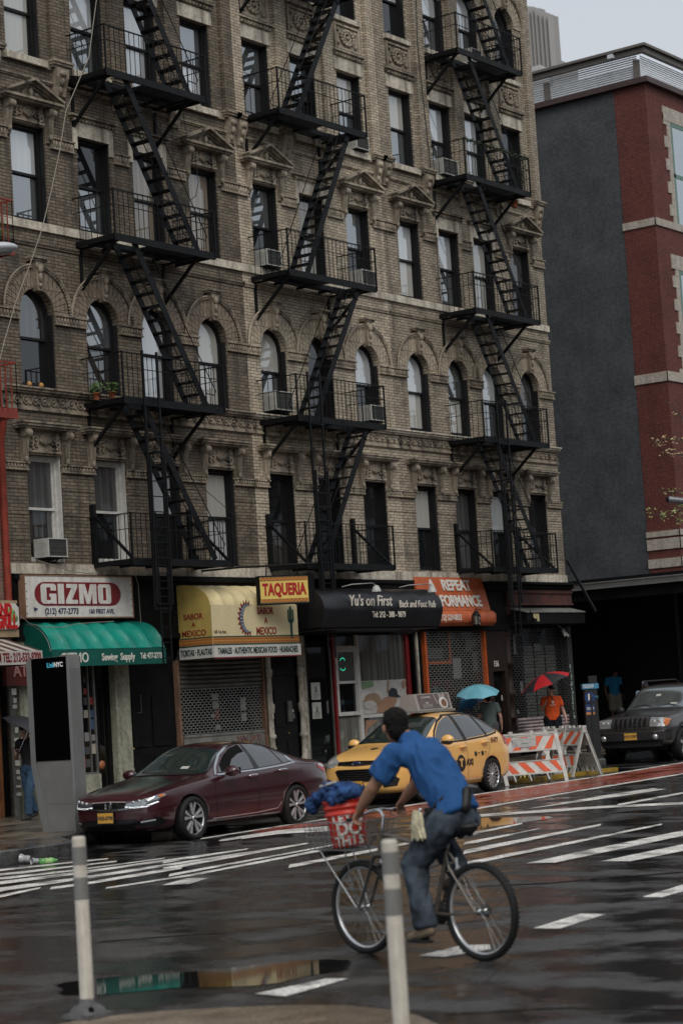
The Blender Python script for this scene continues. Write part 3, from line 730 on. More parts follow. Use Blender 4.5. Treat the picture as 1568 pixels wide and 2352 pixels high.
# ---- cast iron columns and the dark door between them
def castcol(T, x, mt, w_=.11, top=3.45):
    mb = MB()
    mb.box(x - w_ * 1.1, x + w_ * 1.1, 28.46, 28.7, 0, .75)
    mb.lathe([(w_ * .95, .75), (w_ * .95, .82), (w_ * .75, .86), (w_ * .75, 1.25), (w_, 1.27), (w_, 1.33), (w_ * .7, 1.36), (w_ * .66, 1.78), (w_ * .95, 1.82), (w_ * 1.05, 1.98), (w_ * .7, 2.02), (w_ * .66, 2.58), (w_ * .9, 2.6), (w_ * 1.0, 2.72), (w_ * .7, 2.76), (w_ * .7, top - .25), (w_ * 1.2, top - .2), (w_ * 1.2, top)], (x, 28.56, 0), 14)
    mb.ring((x, 28.56 - w_ * .8, 1.06), .04, .012, 10, 5); mb.ell((x, 28.56 - w_ * .7, 1.72), (.03, .02, .08), 6, 5)
    return mb.build('column', mt, T, True)
castcol(TB, 35.87, M_cast); castcol(TB, 37.02, M_cast, .10)
prt('downpipe', M_cast, TB, lambda m: m.tube([(37.17, 28.56, 0), (37.17, 28.56, 3.45)], .03, 8))
dr = prt('entrance_door', mat('black_door_paint', (.005, .005, .006), .6, 0, .2, .2, 5), TB, lambda m: (m.box(36.02, 36.9, 28.62, 28.7, .1, 3.4), m.box(36.02, 36.9, 28.58, 28.62, 2.62, 2.68), m.box(36.10, 36.42, 28.60, 28.62, 1.5, 2.3), m.box(36.5, 36.83, 28.60, 28.62, .3, 1.2), m.box(36.1, 36.42, 28.60, 28.62, .3, 1.3)))
prt('wrought_scroll', M_iron, dr, lambda m: (m.ring((36.35, 28.57, 2.88), .12, .012, 14, 5), m.ring((36.35, 28.57, 2.88), .06, .012, 12, 5), m.ring((36.14, 28.57, 2.9), .07, .012, 12, 5), m.ring((36.56, 28.57, 2.9), .07, .012, 12, 5)))
prt('intercom_box', M_slat, dr, lambda m: m.box(36.52, 36.66, 28.56, 28.6, 1.6, 2.05))
prt('padlock', M_alu, dr, lambda m: (m.box(36.70, 36.745, 28.57, 28.6, 1.66, 1.74), m.ring((36.722, 28.585, 1.75), .018, .006)))
prt('handle', M_brass, dr, lambda m: m.ell((36.5, 28.57, 1.35), .022, 8, 6))
prt('sticker', M_paper, dr, lambda m: m.box(36.66, 36.71, 28.565, 28.57, 1.8, 1.86))
# ---- massage shop
dr = prt('shop_door', M_fascia, TB, lambda m: (m.box(37.26, 37.31, 28.6, 28.68, 0, 3.5), m.box(38.12, 38.2, 28.6, 28.68, 0, 3.5), m.box(37.31, 38.12, 28.6, 28.68, 3.2, 3.32)))
prt('pane', G_shop, dr, lambda m: m.box(37.31, 38.12, 28.64, 28.65, 0, 3.2))
prt('jamb', M_slat, dr, lambda m: (m.box(38.14, 38.18, 28.57, 28.6, 0, 3.2), m.box(37.24, 37.27, 28.57, 28.6, 0, 3.4)))
prt('push_plate', M_alu, dr, lambda m: m.box(38.0, 38.05, 28.62, 28.635, 1.72, 2.0))
prt('shop_front_rail', M_alu, TB, lambda m: m.box(37.3, 38.3, 28.5, 28.6, .55, .62))
for (z0, z1) in ((2.02, 2.44), (1.60, 2.0)):
    pp = prt('notice', M_paper, dr, lambda m: m.box(37.46, 37.78, 28.62, 28.632, z0 + .02, z1 - .02))
    prt('print', mat('grey_print', (.12, .13, .14), .7), pp, lambda m: (m.ell((37.62, 28.617, z1 - .14), (.03, .002, .04), 8, 6), m.box(37.58, 37.66, 28.615, 28.618, z1 - .24, z1 - .18), [m.box(37.5, 37.74 - .03 * (q % 2), 28.616, 28.618, z0 + .05 + q * .025, z0 + .058 + q * .025) for q in range(5)]))
prt('red_frame', M_red, TB, lambda m: (m.box(38.24, 38.31, 28.55, 28.66, 0, 3.45), m.box(41.12, 41.30, 28.55, 28.66, 0, 3.55), m.box(37.2, 41.12, 28.55, 28.66, 3.45, 3.52)))
def frame(m, x0, x1, z0, z1, t, y0, y1): m.box(x0, x0 + t, y0, y1, z0, z1), m.box(x1 - t, x1, y0, y1, z0, z1), m.box(x0 + t, x1 - t, y0, y1, z0, z0 + t), m.box(x0 + t, x1 - t, y0, y1, z1 - t, z1)
wn = prt('shop_window', M_white, TB, lambda m: (frame(m, 38.31, 39.15, 1.64, 3.16, .05, 28.54, 28.6), frame(m, 38.37, 39.09, 1.69, 2.42, .035, 28.555, 28.6), frame(m, 38.37, 39.09, 2.36, 3.11, .035, 28.545, 28.59), m.box(39.15, 39.24, 28.55, 28.64, .3, 3.45), m.box(38.31, 39.15, 28.55, 28.62, 3.16, 3.21)))
prt('pane', glassmat('glass_over_grey_blind', (.10, .105, .10), .10, .02), wn, lambda m: m.box(38.40, 39.06, 28.585, 28.595, 2.4, 3.08))
prt('pane', G_shop, wn, lambda m: m.box(38.40, 39.06, 28.605, 28.615, 1.72, 2.38))
prt('pane', G_shop, wn, lambda m: m.box(38.35, 39.12, 28.6, 28.61, 3.21, 3.43))
prt('lower_panel', G_cur, wn, lambda m: m.box(38.33, 39.13, 28.6, 28.61, .5, 1.62))
M_neon = mat('green_neon', (.02, .3, .2), .4, emit=(.05, .9, .55), estr=1.0, var=0)
def neon(m):
    for s, cz in ((1, 2.80), (-1, 2.80)):
        for q in range(9):
            a = math.pi * (.2 + .6 * q / 8); m.ell((38.62 + .11 * math.cos(a), 28.575, cz + s * (.02 + .12 * math.sin(a))), .007, 6, 4)
prt('neon_sign', M_neon, wn, neon)
wn = prt('shop_window', M_white, TB, lambda m: (m.box(39.24, 41.12, 28.56, 28.64, 1.56, 1.64), m.box(39.2405, 39.27, 28.56, 28.64, .5, 1.56), m.box(39.24, 41.12, 28.55, 28.64, .3, .5)))
prt('net_curtain', G_cur, wn, lambda m: m.box(39.24, 41.12, 28.62, 28.63, 2.40, 3.45))
prt('lower_pane', G_cur, wn, lambda m: m.box(39.24, 41.12, 28.62, 28.63, .5, 1.56))
# window poster: soft photograph of towels, pillow and a person's back, built as flat colour fields
M_pos = {n: mat('poster_' + n, c, .5, 0, .4, .15, 4) for n, c in dict(sheet=(.46, .44, .41), green=(.16, .26, .13), skin=(.33, .19, .12), dark=(.02, .022, .03), tan=(.30, .20, .13), pale=(.55, .54, .52)).items()}
po = prt('window_poster', M_pos['sheet'], wn, lambda m: m.box(39.26, 41.10, 28.612, 28.618, 1.65, 2.40))
def blobp(n, pts, d=1): prt('poster_shape', M_pos[n], po, lambda m: m.prism(pts, 28.612 - .003 * d - .002, 28.612 - .003 * d))
def curve(cx, cz, rx, rz, n=16, a0=0, a1=360): return [(cx + rx * math.cos(R(a0 + (a1 - a0) * i / n)), cz + rz * math.sin(R(a0 + (a1 - a0) * i / n))) for i in range(n if a1 - a0 >= 360 else n + 1)]
blobp('green', [(39.26, 2.2), (39.8, 2.26), (39.8, 2.39), (39.26, 2.39)]); blobp('pale', curve(39.55, 2.05, .28, .12), 2)
blobp('tan', curve(39.72, 1.95, .34, .17), 3); blobp('sheet', curve(39.6, 1.85, .25, .1), 4)
blobp('skin', [(39.85, 1.66), (39.95, 1.88), (40.2, 2.0), (40.45, 2.02), (40.62, 1.9), (40.5, 1.72), (40.3, 1.66)], 5)
blobp('skin', curve(40.52, 1.97, .15, .16), 6); blobp('dark', [(40.36, 2.02), (40.36, 2.14), (40.5, 2.22), (40.68, 2.18), (40.72, 2.05), (40.86, 1.99), (40.6, 1.99)], 7)
blobp('tan', [(40.3, 2.12), (40.36, 2.39), (40.42, 2.39), (40.38, 2.1)], 3); blobp('tan', curve(41.0, 2.28, .08, .1), 3)
blobp('skin', [(39.3, .9), (39.45, 1.3), (39.9, 1.5), (39.4, 1.5)], 3)
for x in (41.42, 41.55, 41.68): prt('mullion', M_cast if x == 41.55 else M_fascia, TC, lambda m: m.box(x - .03, x + .03, 28.52, 28.62, 0, 3.55))
# ---- orange shop
prt('orange_frame', M_orange, TC, lambda m: (m.box(41.83, 41.92, 28.50, 28.62, 0, 3.58), m.box(44.46, 44.53, 28.50, 28.62, 0, 3.58), m.box(41.92, 43.1, 28.61, 28.64, 2.72, 2.79), m.box(43.05, 43.10, 28.61, 28.64, 2.79, 3.55)))
prt('lattice_shutter', mat('lattice_bright_metal', (.30, .30, .27), .4, .6), TC, lambda m: grille(m, 41.92, 44.46, .3, 3.5, 28.57, .056, .17, .009))
sw = prt('display_window', G_shop, TC, lambda m: m.box(41.92, 44.46, 28.66, 28.67, .3, 3.55))
for (x, z, a, b, mi) in ((43.2, 2.35, .35, .5, 0), (43.95, 1.75, .2, .3, 3), (42.3, 1.9, .15, .3, 4), (42.0, 2.85, .8, .25, 4), (43.3, 1.2, .4, .5, 0), (44.1, 2.5, .2, .6, 4), (42.8, 1.4, .2, .3, 2), (43.5, 2.0, .1, .15, 1), (43.8, 3.0, .5, .3, 4)):
    prt('shop_goods', M_pk[mi], sw, lambda m: m.box(x, x + a, 28.648, 28.655, z, z + b))
prt('brown_wall', M_brown, TC, lambda m: (m.box(44.53, 45.42, 28.48, 28.9, 2.48, 3.9), m.box(44.53, 44.72, 28.48, 28.9, 0, 2.48), m.box(45.28, 45.42, 28.48, 28.9, 0, 2.48)))
dr = prt('entrance_door', M_fascia, TC, lambda m: (m.box(44.74, 45.26, 28.62, 28.7, 0, 2.46), m.box(44.80, 45.2, 28.60, 28.62, .2, .9)))
prt('pane', G_shop, dr, lambda m: m.box(44.85, 45.18, 28.605, 28.61, 1.25, 2.25)); prt('sticker', M_paper, dr, lambda m: m.box(45.22, 45.27, 28.6, 28.61, 1.75, 1.88))
M_letw = mat('white_lettering', (.62, .60, .55), .55, 0, .3, 0)
text('156', .20, facM((44.88, 28.475, 2.66)), M_letw, TC, 'house_number', .003, .004, .8)
castcol(TC, 45.57, M_brown, .15, 4.1)
prt('lattice_shutter', mat('lattice_black_metal', (.10, .10, .10), .4, .6), TC, lambda m: grille(m, 45.84, 48.36, 1.28, 3.56, 28.58, .062, .16, .009))
prt('shutter_bottom_rail', mat('spray_painted_slats', (.30, .24, .24), .5, .1, .5, .6, 2.5), TC, lambda m: [m.tube([(45.84, 28.58, .72 + i * .085), (48.36, 28.58, .72 + i * .085)], .042, 8) for i in range(7)])
sw = prt('display_window', G_shop, TC, lambda m: m.box(45.84, 48.36, 28.66, 28.67, .5, 3.6))
prt('tiled_interior', mat('pale_tile_interior', (.14, .15, .13), .5, 0, .5, .3, 8), sw, lambda m: m.box(46.4, 48.05, 28.65, 28.657, 1.2, 3.1))
prt('grid', M_fascia, sw, lambda m: [m.box(46.4, 48.05, 28.642, 28.65, 1.25 + i * .08, 1.265 + i * .08) for i in range(23)] + [m.box(46.4 + i * .55, 46.45 + i * .55, 28.638, 28.65, 1.2, 3.1) for i in range(4)])
for (x, z, a, b) in ((46.0, 2.9, .15, .5), (46.2, 1.9, .12, .3), (47.0, 2.95, .3, .2)): prt('notice', M_pk[0], sw, lambda m: m.box(x, x + a, 28.634, 28.637, z, z + b))
prt('padlock', M_alu, TC, lambda m: (m.box(45.82, 45.88, 28.53, 28.56, 1.38, 1.45), m.ring((45.85, 28.545, 1.46), .025, .007)))
M_bpier = brickmat('black_painted_brick', (.014, .014, .015), (.02, .02, .02), (.05, .05, .05), .3, seed=2)
prt('pier', M_bpier, TC, lambda m: m.box(48.38, 48.61, 28.46, 28.9, 0, 4.1))
prt('paint_smears', mat('mint_white_paint', (.30, .42, .36), .6), TC, lambda m: [m.ell((48.45 + rg.uniform(-.025, .025), 28.455, z), (rg.uniform(.015, .035), .005, rg.uniform(.02, .06)), 6, 4) for z in [x * .09 + 1.2 + rg.uniform(-.03, .03) for x in range(16)]])
prt('camera', M_ac, TC, lambda m: (m.ell((47.95, 28.3, 3.47), (.05, .05, .05), 8, 6), m.bar((47.92, 28.3, 3.45), (47.86, 28.2, 3.3), .05, .05), m.bar((47.98, 28.3, 3.45), (48.04, 28.2, 3.3), .05, .05), m.bar((47.95, 28.32, 3.5), (47.95, 28.45, 3.6), .03, .03)))
# slanting prop at the right corner
prt('slanting_strut', M_iron, TC, lambda m: m.bar((48.5, 28.35, 5.3), (48.75, 27.75, 3.9), .06, .06, (1, 0, 0)))

# ------------------------------------------------------------------ signs and awnings
M_signw = stonemat('weathered_white_sign', (.62, .60, .56), (.22, .19, .15), .3, 2.5, .05, .08)
M_maroon = mat('maroon_paint', (.17, .013, .017), .45, 0, .4, .12, 3)
M_navy = mat('navy_ink', (.03, .04, .09), .5, 0, .3, 0)
T = thing('shop_sign', 'long white sign with maroon oval and block letters above the green awning', 'sign', (28.4, 28.3, 3.88))
prt('board', M_signw, T, lambda m: m.box(28.40, 31.35, 28.26, 28.40, 3.88, 4.66))
prt('edge', stonemat('rusty_sign_edge', (.22, .12, .07), amt=.4), T, lambda m: frame(m, 28.375, 31.375, 3.86, 4.685, .025, 28.25, 28.41))
zc, hh = 4.325, .225
prt('oval', M_maroon, T, lambda m: m.prism(curve(28.92, zc, .28, hh, 12, 90, 270) + curve(30.74, zc, .28, hh, 12, -90, 90), 28.252, 28.262))
# block letters GIZMO
lz0, lz1 = 4.135, 4.515
def letters_gizmo(m):
    y0, y1 = 28.244, 28.252; H_ = lz1 - lz0; t = .13
    def L(pts, x, w_): m.prism([(x + a * w_, lz0 + b * H_) for a, b in pts], y0, y1)
    x = 28.80; w_ = .41
    L([(.12, 0), (.6, 0), (.68, .06), (.7, 0), (1, 0), (1, .50), (.55, .50), (.55, .34), (.64, .34), (.64, .18), (.36, .18), (.36, .82), (.64, .82), (.64, .66), (1, .66), (1, .90), (.88, 1), (.12, 1), (0, .88), (0, .12)], x, w_)
    x += .46; L([(0, 0), (1, 0), (1, 1), (0, 1)], x, .16)
    x += .21; L([(0, 0), (1, 0), (1, .2), (.5, .2), (1, .84), (1, 1), (.08, 1), (.08, .8), (.52, .8), (0, .16)], x, .32)
    x += .37; L([(0, 0), (.24, 0), (.24, .6), (.40, 0), (.60, 0), (.76, .6), (.76, 0), (1, 0), (1, 1), (.66, 1), (.5, .42), (.34, 1), (0, 1)], x, .48)
    x += .53; w_ = .36
    m_ = [(.12, 0), (.88, 0), (1, .1), (1, .9), (.88, 1), (.12, 1), (0, .9), (0, .1)]
    L([(0, .1), (.12, 0), (.5, 0), (.5, .17), (.37, .17), (.37, .83), (.5, .83), (.5, 1), (.12, 1), (0, .9)], x, w_)
    L([(1, .1), (1, .9), (.88, 1), (.5, 1), (.5, .83), (.63, .83), (.63, .17), (.5, .17), (.5, 0), (.88, 0)], x, w_)
prt('letters', M_signw, T, letters_gizmo)
text('(212) 477-2773', .155, facM((29.35, 28.255, 3.99)), M_navy, T, 'lettering', .003, .003, .95)
text('160 FIRST AVE.', .125, facM((30.45, 28.255, 3.985)), M_navy, T, 'lettering', .003, .002, .9)
prt('arrow_mark', M_navy, T, lambda m: m.prism([(28.6, 4.07), (28.72, 4.04), (28.62, 3.99)], 28.25, 28.258))
prt('screws', M_iron, T, lambda m: [m.ell((28.43 + 2.89 * (i % 2), 28.257, 3.95 + .14 * (i // 2)), .012, 5, 4) for i in range(10)])
# awnings
def awning(mb, prof, x0, x1, ribs=0, sag=.0, nseg=None, mi=0, th=.012, edge=True):
    nx = (ribs * 8) if ribs else 2; n = len(prof)
    vs = []
    for i in range(nx + 1):
        t = i / nx; x = x0 + (x1 - x0) * t
        ph = abs(math.sin(math.pi * t * ribs)) if ribs else 0
        for j, (y, z) in enumerate(prof):
            f = ph * sag * math.sin(math.pi * j / (n - 1))
            yy, zz = y + f * .7, z - f * .7
            vs.append((x, yy, zz))
    m_ = len(vs)
    fs = [(i * n + j, (i + 1) * n + j, (i + 1) * n + j + 1, i * n + j + 1) for i in range(nx) for j in range(n - 1)]
    mb.add(vs, fs, mi, True); mb.add([(x, y + th, z - th) for x, y, z in vs], [f[::-1] for f in fs], mi, True)
def spl(prof, k=4):
    out = []
    for i in range(len(prof) - 1):
        p0 = prof[max(i - 1, 0)]; p1 = prof[i]; p2 = prof[i + 1]; p3 = prof[min(i + 2, len(prof) - 1)]
        for q in range(k):
            t = q / k
            out.append(tuple(.5 * ((2 * p1[d]) + (-p0[d] + p2[d]) * t + (2 * p0[d] - 5 * p1[d] + 4 * p2[d] - p3[d]) * t * t + (-p0[d] + 3 * p1[d] - 3 * p2[d] + p3[d]) * t ** 3) for d in (0, 1)))
    out.append(prof[-1]); return out
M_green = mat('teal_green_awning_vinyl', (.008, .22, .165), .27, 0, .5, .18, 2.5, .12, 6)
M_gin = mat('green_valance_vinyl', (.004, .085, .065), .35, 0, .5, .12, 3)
T = thing('awning', 'teal green barrel awning with white sewing shop lettering on its valance', 'awning', (28.47, 27.7, 2.9))
gp = spl([(28.42, 3.80), (28.2, 3.76), (27.98, 3.66), (27.8, 3.46), (27.72, 3.24)], 5)
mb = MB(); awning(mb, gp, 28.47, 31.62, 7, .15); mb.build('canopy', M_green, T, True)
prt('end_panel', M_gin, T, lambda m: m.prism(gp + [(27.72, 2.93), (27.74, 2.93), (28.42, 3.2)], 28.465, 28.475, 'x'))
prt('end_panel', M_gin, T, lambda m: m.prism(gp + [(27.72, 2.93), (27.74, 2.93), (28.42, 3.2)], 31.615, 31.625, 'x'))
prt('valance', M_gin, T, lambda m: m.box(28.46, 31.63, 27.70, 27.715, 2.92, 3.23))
prt('ribs', M_alu, T, lambda m: [m.tube([(28.47 + i * .45, y + .02, z - .035) for y, z in gp], .01, 5) for i in range(8)])
text('GIZMO', .26, facM((29.05, 27.696, 3.07)), M_letw, T, 'lettering', .003, .004, .9)
text('Sewing  Supply', .19, facM((30.25, 27.696, 3.07)), M_letw, T, 'lettering', .003, .004, .82)
text('Tel: 477-2773', .155, facM((31.19, 27.696, 3.075)), M_letw, T, 'lettering', .003, .004, .72)
# yellow awning
M_yel = mat('faded_yellow_awning', (.66, .55, .30), .33, 0, .5, .16, 1.6)
M_ylo = mat('deep_yellow_vinyl', (.46, .34, .10), .4, 0, .5, .15, 3)
M_crm = stonemat('cream_sign_panel', (.62, .53, .32), (.46, .35, .19), .3, 1.5, .03, .05)
M_wht = mat('white_vinyl', (.50, .50, .47), .45, 0, .4, .1, 3)
M_dred = mat('brick_red_ink', (.22, .03, .02), .5, 0, .3, 0)
M_dgrn = mat('bottle_green_ink', (.015, .06, .05), .5, 0, .3, 0)
M_gold = mat('ochre_ink', (.42, .20, .05), .5, 0, .3, 0)
T = thing('awning', 'faded yellow barrel awning with cactus, crescent and taqueria menu strip', 'awning', (32.9, 27.55, 3.0))
yp = spl([(28.42, 4.52), (28.11, 4.50), (27.82, 4.41), (27.62, 4.24), (27.56, 4.06), (27.56, 3.9)], 5)
mb = MB(); awning(mb, yp, 32.90, 35.68, 7, .08); mb.build('canopy', M_yel, T, True)
ep = prt('end_panel', M_ylo, T, lambda m: m.prism(yp + [(27.56, 3.24), (28.42, 3.24)], 32.885, 32.90, 'x'))
prt('end_panel', M_ylo, T, lambda m: m.prism(yp + [(27.56, 3.0), (28.42, 3.0)], 35.68, 35.695, 'x'))
fp = prt('front_panel', M_crm, T, lambda m: m.box(32.88, 35.70, 27.53, 27.545, 3.24, 4.06))
for (s, dz, sz) in (('SABOR', .0, .20), ('A', -.19, .17), ('MEXICO', -.40, .21)):
    text(s, sz, facM((34.62, 27.527, 3.93 + dz * 1.05)), M_dred, fp, 'lettering', .003, .006, .85)
    text(s, sz * .82, fxM((32.883, 28.02, 3.85 + dz * .85)), M_dred, ep, 'lettering', .003, .004, 1.0)
text('160 1st Ave.', .10, facM((33.12, 27.527, 3.51)), mat('brown_ink', (.08, .05, .03), .6, var=0), fp, 'lettering', .003, .001, .8)
def crescent(m):
    cx, cz = 34.0, 3.80; o = []; i_ = []
    for q in range(19):
        a = R(60 + 240 * q / 18); o.append((cx + .24 * math.cos(a), cz + .31 * math.sin(a) - .02))
    for q in range(19):
        a = R(300 - 240 * q / 18); i_.append((cx + .10 + .22 * math.cos(a), cz + .275 * math.sin(a) - .02))
    m.prism(o + i_[1:-1], 27.522, 27.528)
def spikes(m):
    cx, cz = 34.0, 3.78
    for q in range(13):
        a = R(72 + 216 * q / 12); c_, s_ = math.cos(a), math.sin(a); t = R(8)
        m.prism([(cx + .235 * math.cos(a - t), cz + .30 * math.sin(a - t)), (cx + .31 * c_, cz + .39 * s_), (cx + .235 * math.cos(a + t), cz + .30 * math.sin(a + t))], 27.52, 27.527)
def dots(m):
    cx, cz = 34.0, 3.78
    for q in range(15):
        a = R(75 + 210 * q / 14); k = 1 - .35 * abs(q - 7) / 7
        for r_ in (.205, .165): m.ell((cx + r_ * math.cos(a) + .01, 27.52, cz + (r_ + .075) * math.sin(a)), (.014 * k, .004, .018 * k), 6, 4)
prt('crescent', mat('slate_blue_ink', (.05, .085, .13), .5, var=0), fp, crescent); prt('crescent_spikes', M_maroon, fp, spikes); prt('crescent_dots', M_wht, fp, dots)
def cactus(m):
    m.prism([(35.43, 3.35), (35.50, 3.35), (35.50, 4.0), (35.465, 4.04), (35.43, 4.0)], 27.522, 27.528)
    for s in (-1, 1):
        m.prism([(35.465 + s * .03, 3.66), (35.465 + s * .10, 3.72), (35.465 + s * .10, 3.95), (35.465 + s * .072, 3.97), (35.465 + s * .055, 3.95), (35.465 + s * .055, 3.76), (35.465 + s * .03, 3.72)], 27.521, 27.527)
prt('cactus', M_dgrn, fp, cactus)
def zig(m, x0, x1, z0, z1, y, ax=0, h=.03):
    n = int((x1 - x0) / h)
    for q in range(n):
        x = x0 + (q + .5) * (x1 - x0) / n; dz = h * .25 * (1 if q % 2 else -1); zc_ = (z0 + z1) / 2
        if ax == 0: m.box(x - h * .4, x + h * .4, y - .003, y, zc_ + dz - .008, zc_ + dz + .008)
        else: m.box(y - .003, y, x - h * .4, x + h * .4, zc_ + dz - .008, zc_ + dz + .008)
bd = prt('border', M_gold, T, lambda m: (m.box(32.88, 35.705, 27.524, 27.531, 3.27, 3.40), m.box(32.876, 32.884, 27.54, 28.42, 3.27, 3.40)))
prt('border_pattern', M_dred, bd, lambda m: (zig(m, 32.9, 35.7, 3.33, 3.40, 27.524), zig(m, 32.9, 35.7, 3.27, 3.33, 27.524), zig(m, 27.55, 28.4, 3.33, 3.40, 32.876, 1), zig(m, 27.55, 28.4, 3.27, 3.33, 32.876, 1)))
prt('border_line', M_dgrn, bd, lambda m: (m.box(32.88, 35.705, 27.52, 27.53, 3.40, 3.425), m.box(32.875, 32.884, 27.54, 28.42, 3.40, 3.425), m.box(32.88, 35.705, 27.52, 27.53, 3.245, 3.27), m.box(32.875, 32.884, 27.54, 28.42, 3.245, 3.27)))
vs_ = prt('valance', M_wht, T, lambda m: m.box(32.87, 35.72, 27.50, 27.515, 3.0, 3.235))
prt('valance_edge', M_maroon, T, lambda m: m.box(32.87, 35.72, 27.497, 27.518, 2.975, 3.0))
text('TAMALES · AUTHENTIC MEXICAN FOOD · HUARACHES', .175, facM((34.295, 27.497, 3.118)), mat('dark_green_ink', (.012, .035, .03), .5, var=0), vs_, 'lettering', .003, .005, .60)
vs2_ = prt('side_valance', M_wht, T, lambda m: m.box(32.865, 32.88, 27.515, 28.42, 3.0, 3.235)); text('TORTAS · FLAUTAS', .17, fxM((32.862, 27.965, 3.118)), MATS['dark_green_ink'], vs2_, 'lettering', .003, .005, .56)
# hanging sign
sa = onY(593.5, 1323, 27.3); sd = Vector((.877, -.48, 0)); SW, SH = 1.12, .60; z0s = sa.z - SH; snn = Vector((-.48, -.877, 0))
T = thing('hanging_sign', 'yellow taqueria sign with bold red letters and patterned borders', 'sign', (sa.x, sa.y, z0s))
M_ysg = mat('bright_yellow_sign', (.66, .50, .13), .4, 0, .5, .06, 3)
def sbx(m, u0, u1, n0, n1, a, b):
    vs = [sa + sd * p + snn * q for p, q in ((u0, n0), (u1, n0), (u1, n1), (u0, n1))]; m.prism([(v.x, v.y) for v in vs], z0s + a, z0s + b, 'z')
def sM(u, h, out=.004): p = sa + sd * u + snn * out; return plane_M((p.x, p.y, z0s + h), sd, (0, 0, 1))
prt('face', M_ysg, T, lambda m: sbx(m, .02, SW - .02, -.16, 0, .02, SH - .02))
prt('case', M_fascia, T, lambda m: (sbx(m, 0, .02, -.17, .006, 0, SH), sbx(m, SW - .02, SW, -.17, .006, 0, SH), sbx(m, .02, SW - .02, -.17, .006, 0, .02), sbx(m, .02, SW - .02, -.17, .006, SH - .02, SH)))
text('TAQUERIA', .335, sM(SW / 2, SH / 2), mat('signal_red', (.36, .01, .012), .45, var=0), T, 'lettering', .004, .014, .60)
for h in (.075, SH - .075):
    prt('border', M_gold, T, lambda m: sbx(m, .03, SW - .03, 0, .002, h - .04, h + .04))
    prt('border_pattern', M_dred, T, lambda m: ([sbx(m, .04 + q * .044, .065 + q * .044, .002, .004, h + (.01 if q % 2 else -.02) - .008, h + (.01 if q % 2 else -.02) + .012) for q in range(24)], sbx(m, .03, SW - .03, .002, .004, h + .032, h + .038), sbx(m, .03, SW - .03, .002, .004, h - .038, h - .032)))
prt('green_edge', M_dgrn, T, lambda m: (sbx(m, .02, SW - .02, 0, .003, .02, .032), sbx(m, .02, SW - .02, 0, .003, SH - .032, SH - .02)))
e0, e1 = sa + sd * -.5, sa + sd * (SW + .1)
prt('arm', M_iron, T, lambda m: (m.tube([(e0.x, 28.5, z0s + SH + .2), (e0.x + .2, e0.y, z0s + SH + .2), (e1.x, e1.y, z0s + SH + .22)], .022, 8), [m.bar((sa + sd * q + snn * -.08).xyz + Vector((0, 0, 0)), (sa + sd * q + snn * -.02).xyz + Vector((0, 0, .2)), .02, .02) for q in (.2, .9)]))
prt('transformer', M_fascia, T, lambda m: (sbx(m, SW + .02, SW + .09, -.14, -.02, 0, SH + .05), sbx(m, SW + .11, SW + .15, -.12, -.05, -.03, SH + .02)))
# black awning
M_blk = mat('black_awning_vinyl', (.007, .007, .009), .38, 0, .35, .2, 2, .35, 3)
M_script = mat('cream_script', (.62, .58, .50), .5, 0, .3, 0)
T = thing('awning', 'black rounded awning with cream script lettering and two small lamps', 'awning', (35.95, 27.0, 3.5))
bp_ = spl([(28.42, 4.45), (27.8, 4.44), (27.32, 4.38), (27.08, 4.2), (27.0, 3.97), (27.04, 3.75), (27.12, 3.55)], 4)
mb = MB(); awning(mb, bp_, 35.95, 40.45, 5, .03); mb.build('canopy', M_blk, T, True)
for x in (35.95, 40.45): prt('end_panel', M_blk, T, lambda m: m.prism(bp_ + [(28.42, 3.5)], x - .005, x + .005, 'x'))
prt('soffit', M_blk, T, lambda m: m.box(35.96, 40.44, 27.15, 28.42, 3.5, 3.515))
tl = plane_M((38.0, 26.985, 4.10), (1, 0, 0), (0, 0, 1))
text("Yu's on First", .33, facM((37.62, 26.975, 4.10)), M_script, T, 'lettering', .006, .004, .95, shear=.12)
text('Back and Foot Rub', .22, facM((39.42, 26.98, 4.03)), M_script, T, 'lettering', .006, .002, .85, shear=.12)
text('Tel: 212 - 388 - 9879', .185, facM((38.3, 26.985, 3.80)), M_script, T, 'lettering', .006, .001, .8)
for x in (37.5, 39.65):
    lm = prt('lamp', M_ac, T, lambda m: (m.lathe([(.03, 4.42), (.06, 4.40), (.10, 4.32), (.105, 4.28)], (x, 26.72, 0), 12), ))
    prt('lamp_arm', M_alu, lm, lambda m: m.tube([(x - .6, 27.2, 4.42), (x - .5, 27.0, 4.46), (x - .1, 26.75, 4.47), (x, 26.72, 4.42)], .012, 6))
# orange awning
M_or = mat('orange_awning', (.44, .095, .03), .5, 0, .4, .15, 3, .15, 5)
T = thing('awning', 'orange sloping awning with white hand-cut letters and a lantern', 'awning', (41.46, 27.9, 3.6))
op = [(28.44, 4.80), (28.24, 3.98)]; o2 = [(28.24, 3.975), (28.14, 3.90), (28.14, 3.70), (28.22, 3.62)]
mb = MB(); awning(mb, op, 41.46, 44.42); mb.build('sloping_face', M_or, T, True)
mb = MB(); mb.smooth = False; awning(mb, o2, 41.40, 44.50); mb.build('valance', mat('orange_valance', (.46, .11, .04), .5, 0, .4, .2, 4), T, True)
for x in (41.46, 44.42): prt('end_panel', M_or, T, lambda m: m.prism([(28.44, 4.8), (28.24, 3.98), (28.14, 3.9), (28.14, 3.72), (28.22, 3.62), (28.44, 3.62)], x - .005, x + .005, 'x'))
up = Vector((0, .20, .82)).normalized()
text('A   REPEAT', .37, plane_M((42.88, 28.375, 4.59), (1, 0, 0), up), M_letw, T, 'lettering', .01, .012, 1.0)
text('PERFORMANCE', .39, plane_M((42.92, 28.278, 4.20), (1, 0, 0), up), M_letw, T, 'lettering', .01, .012, .86)
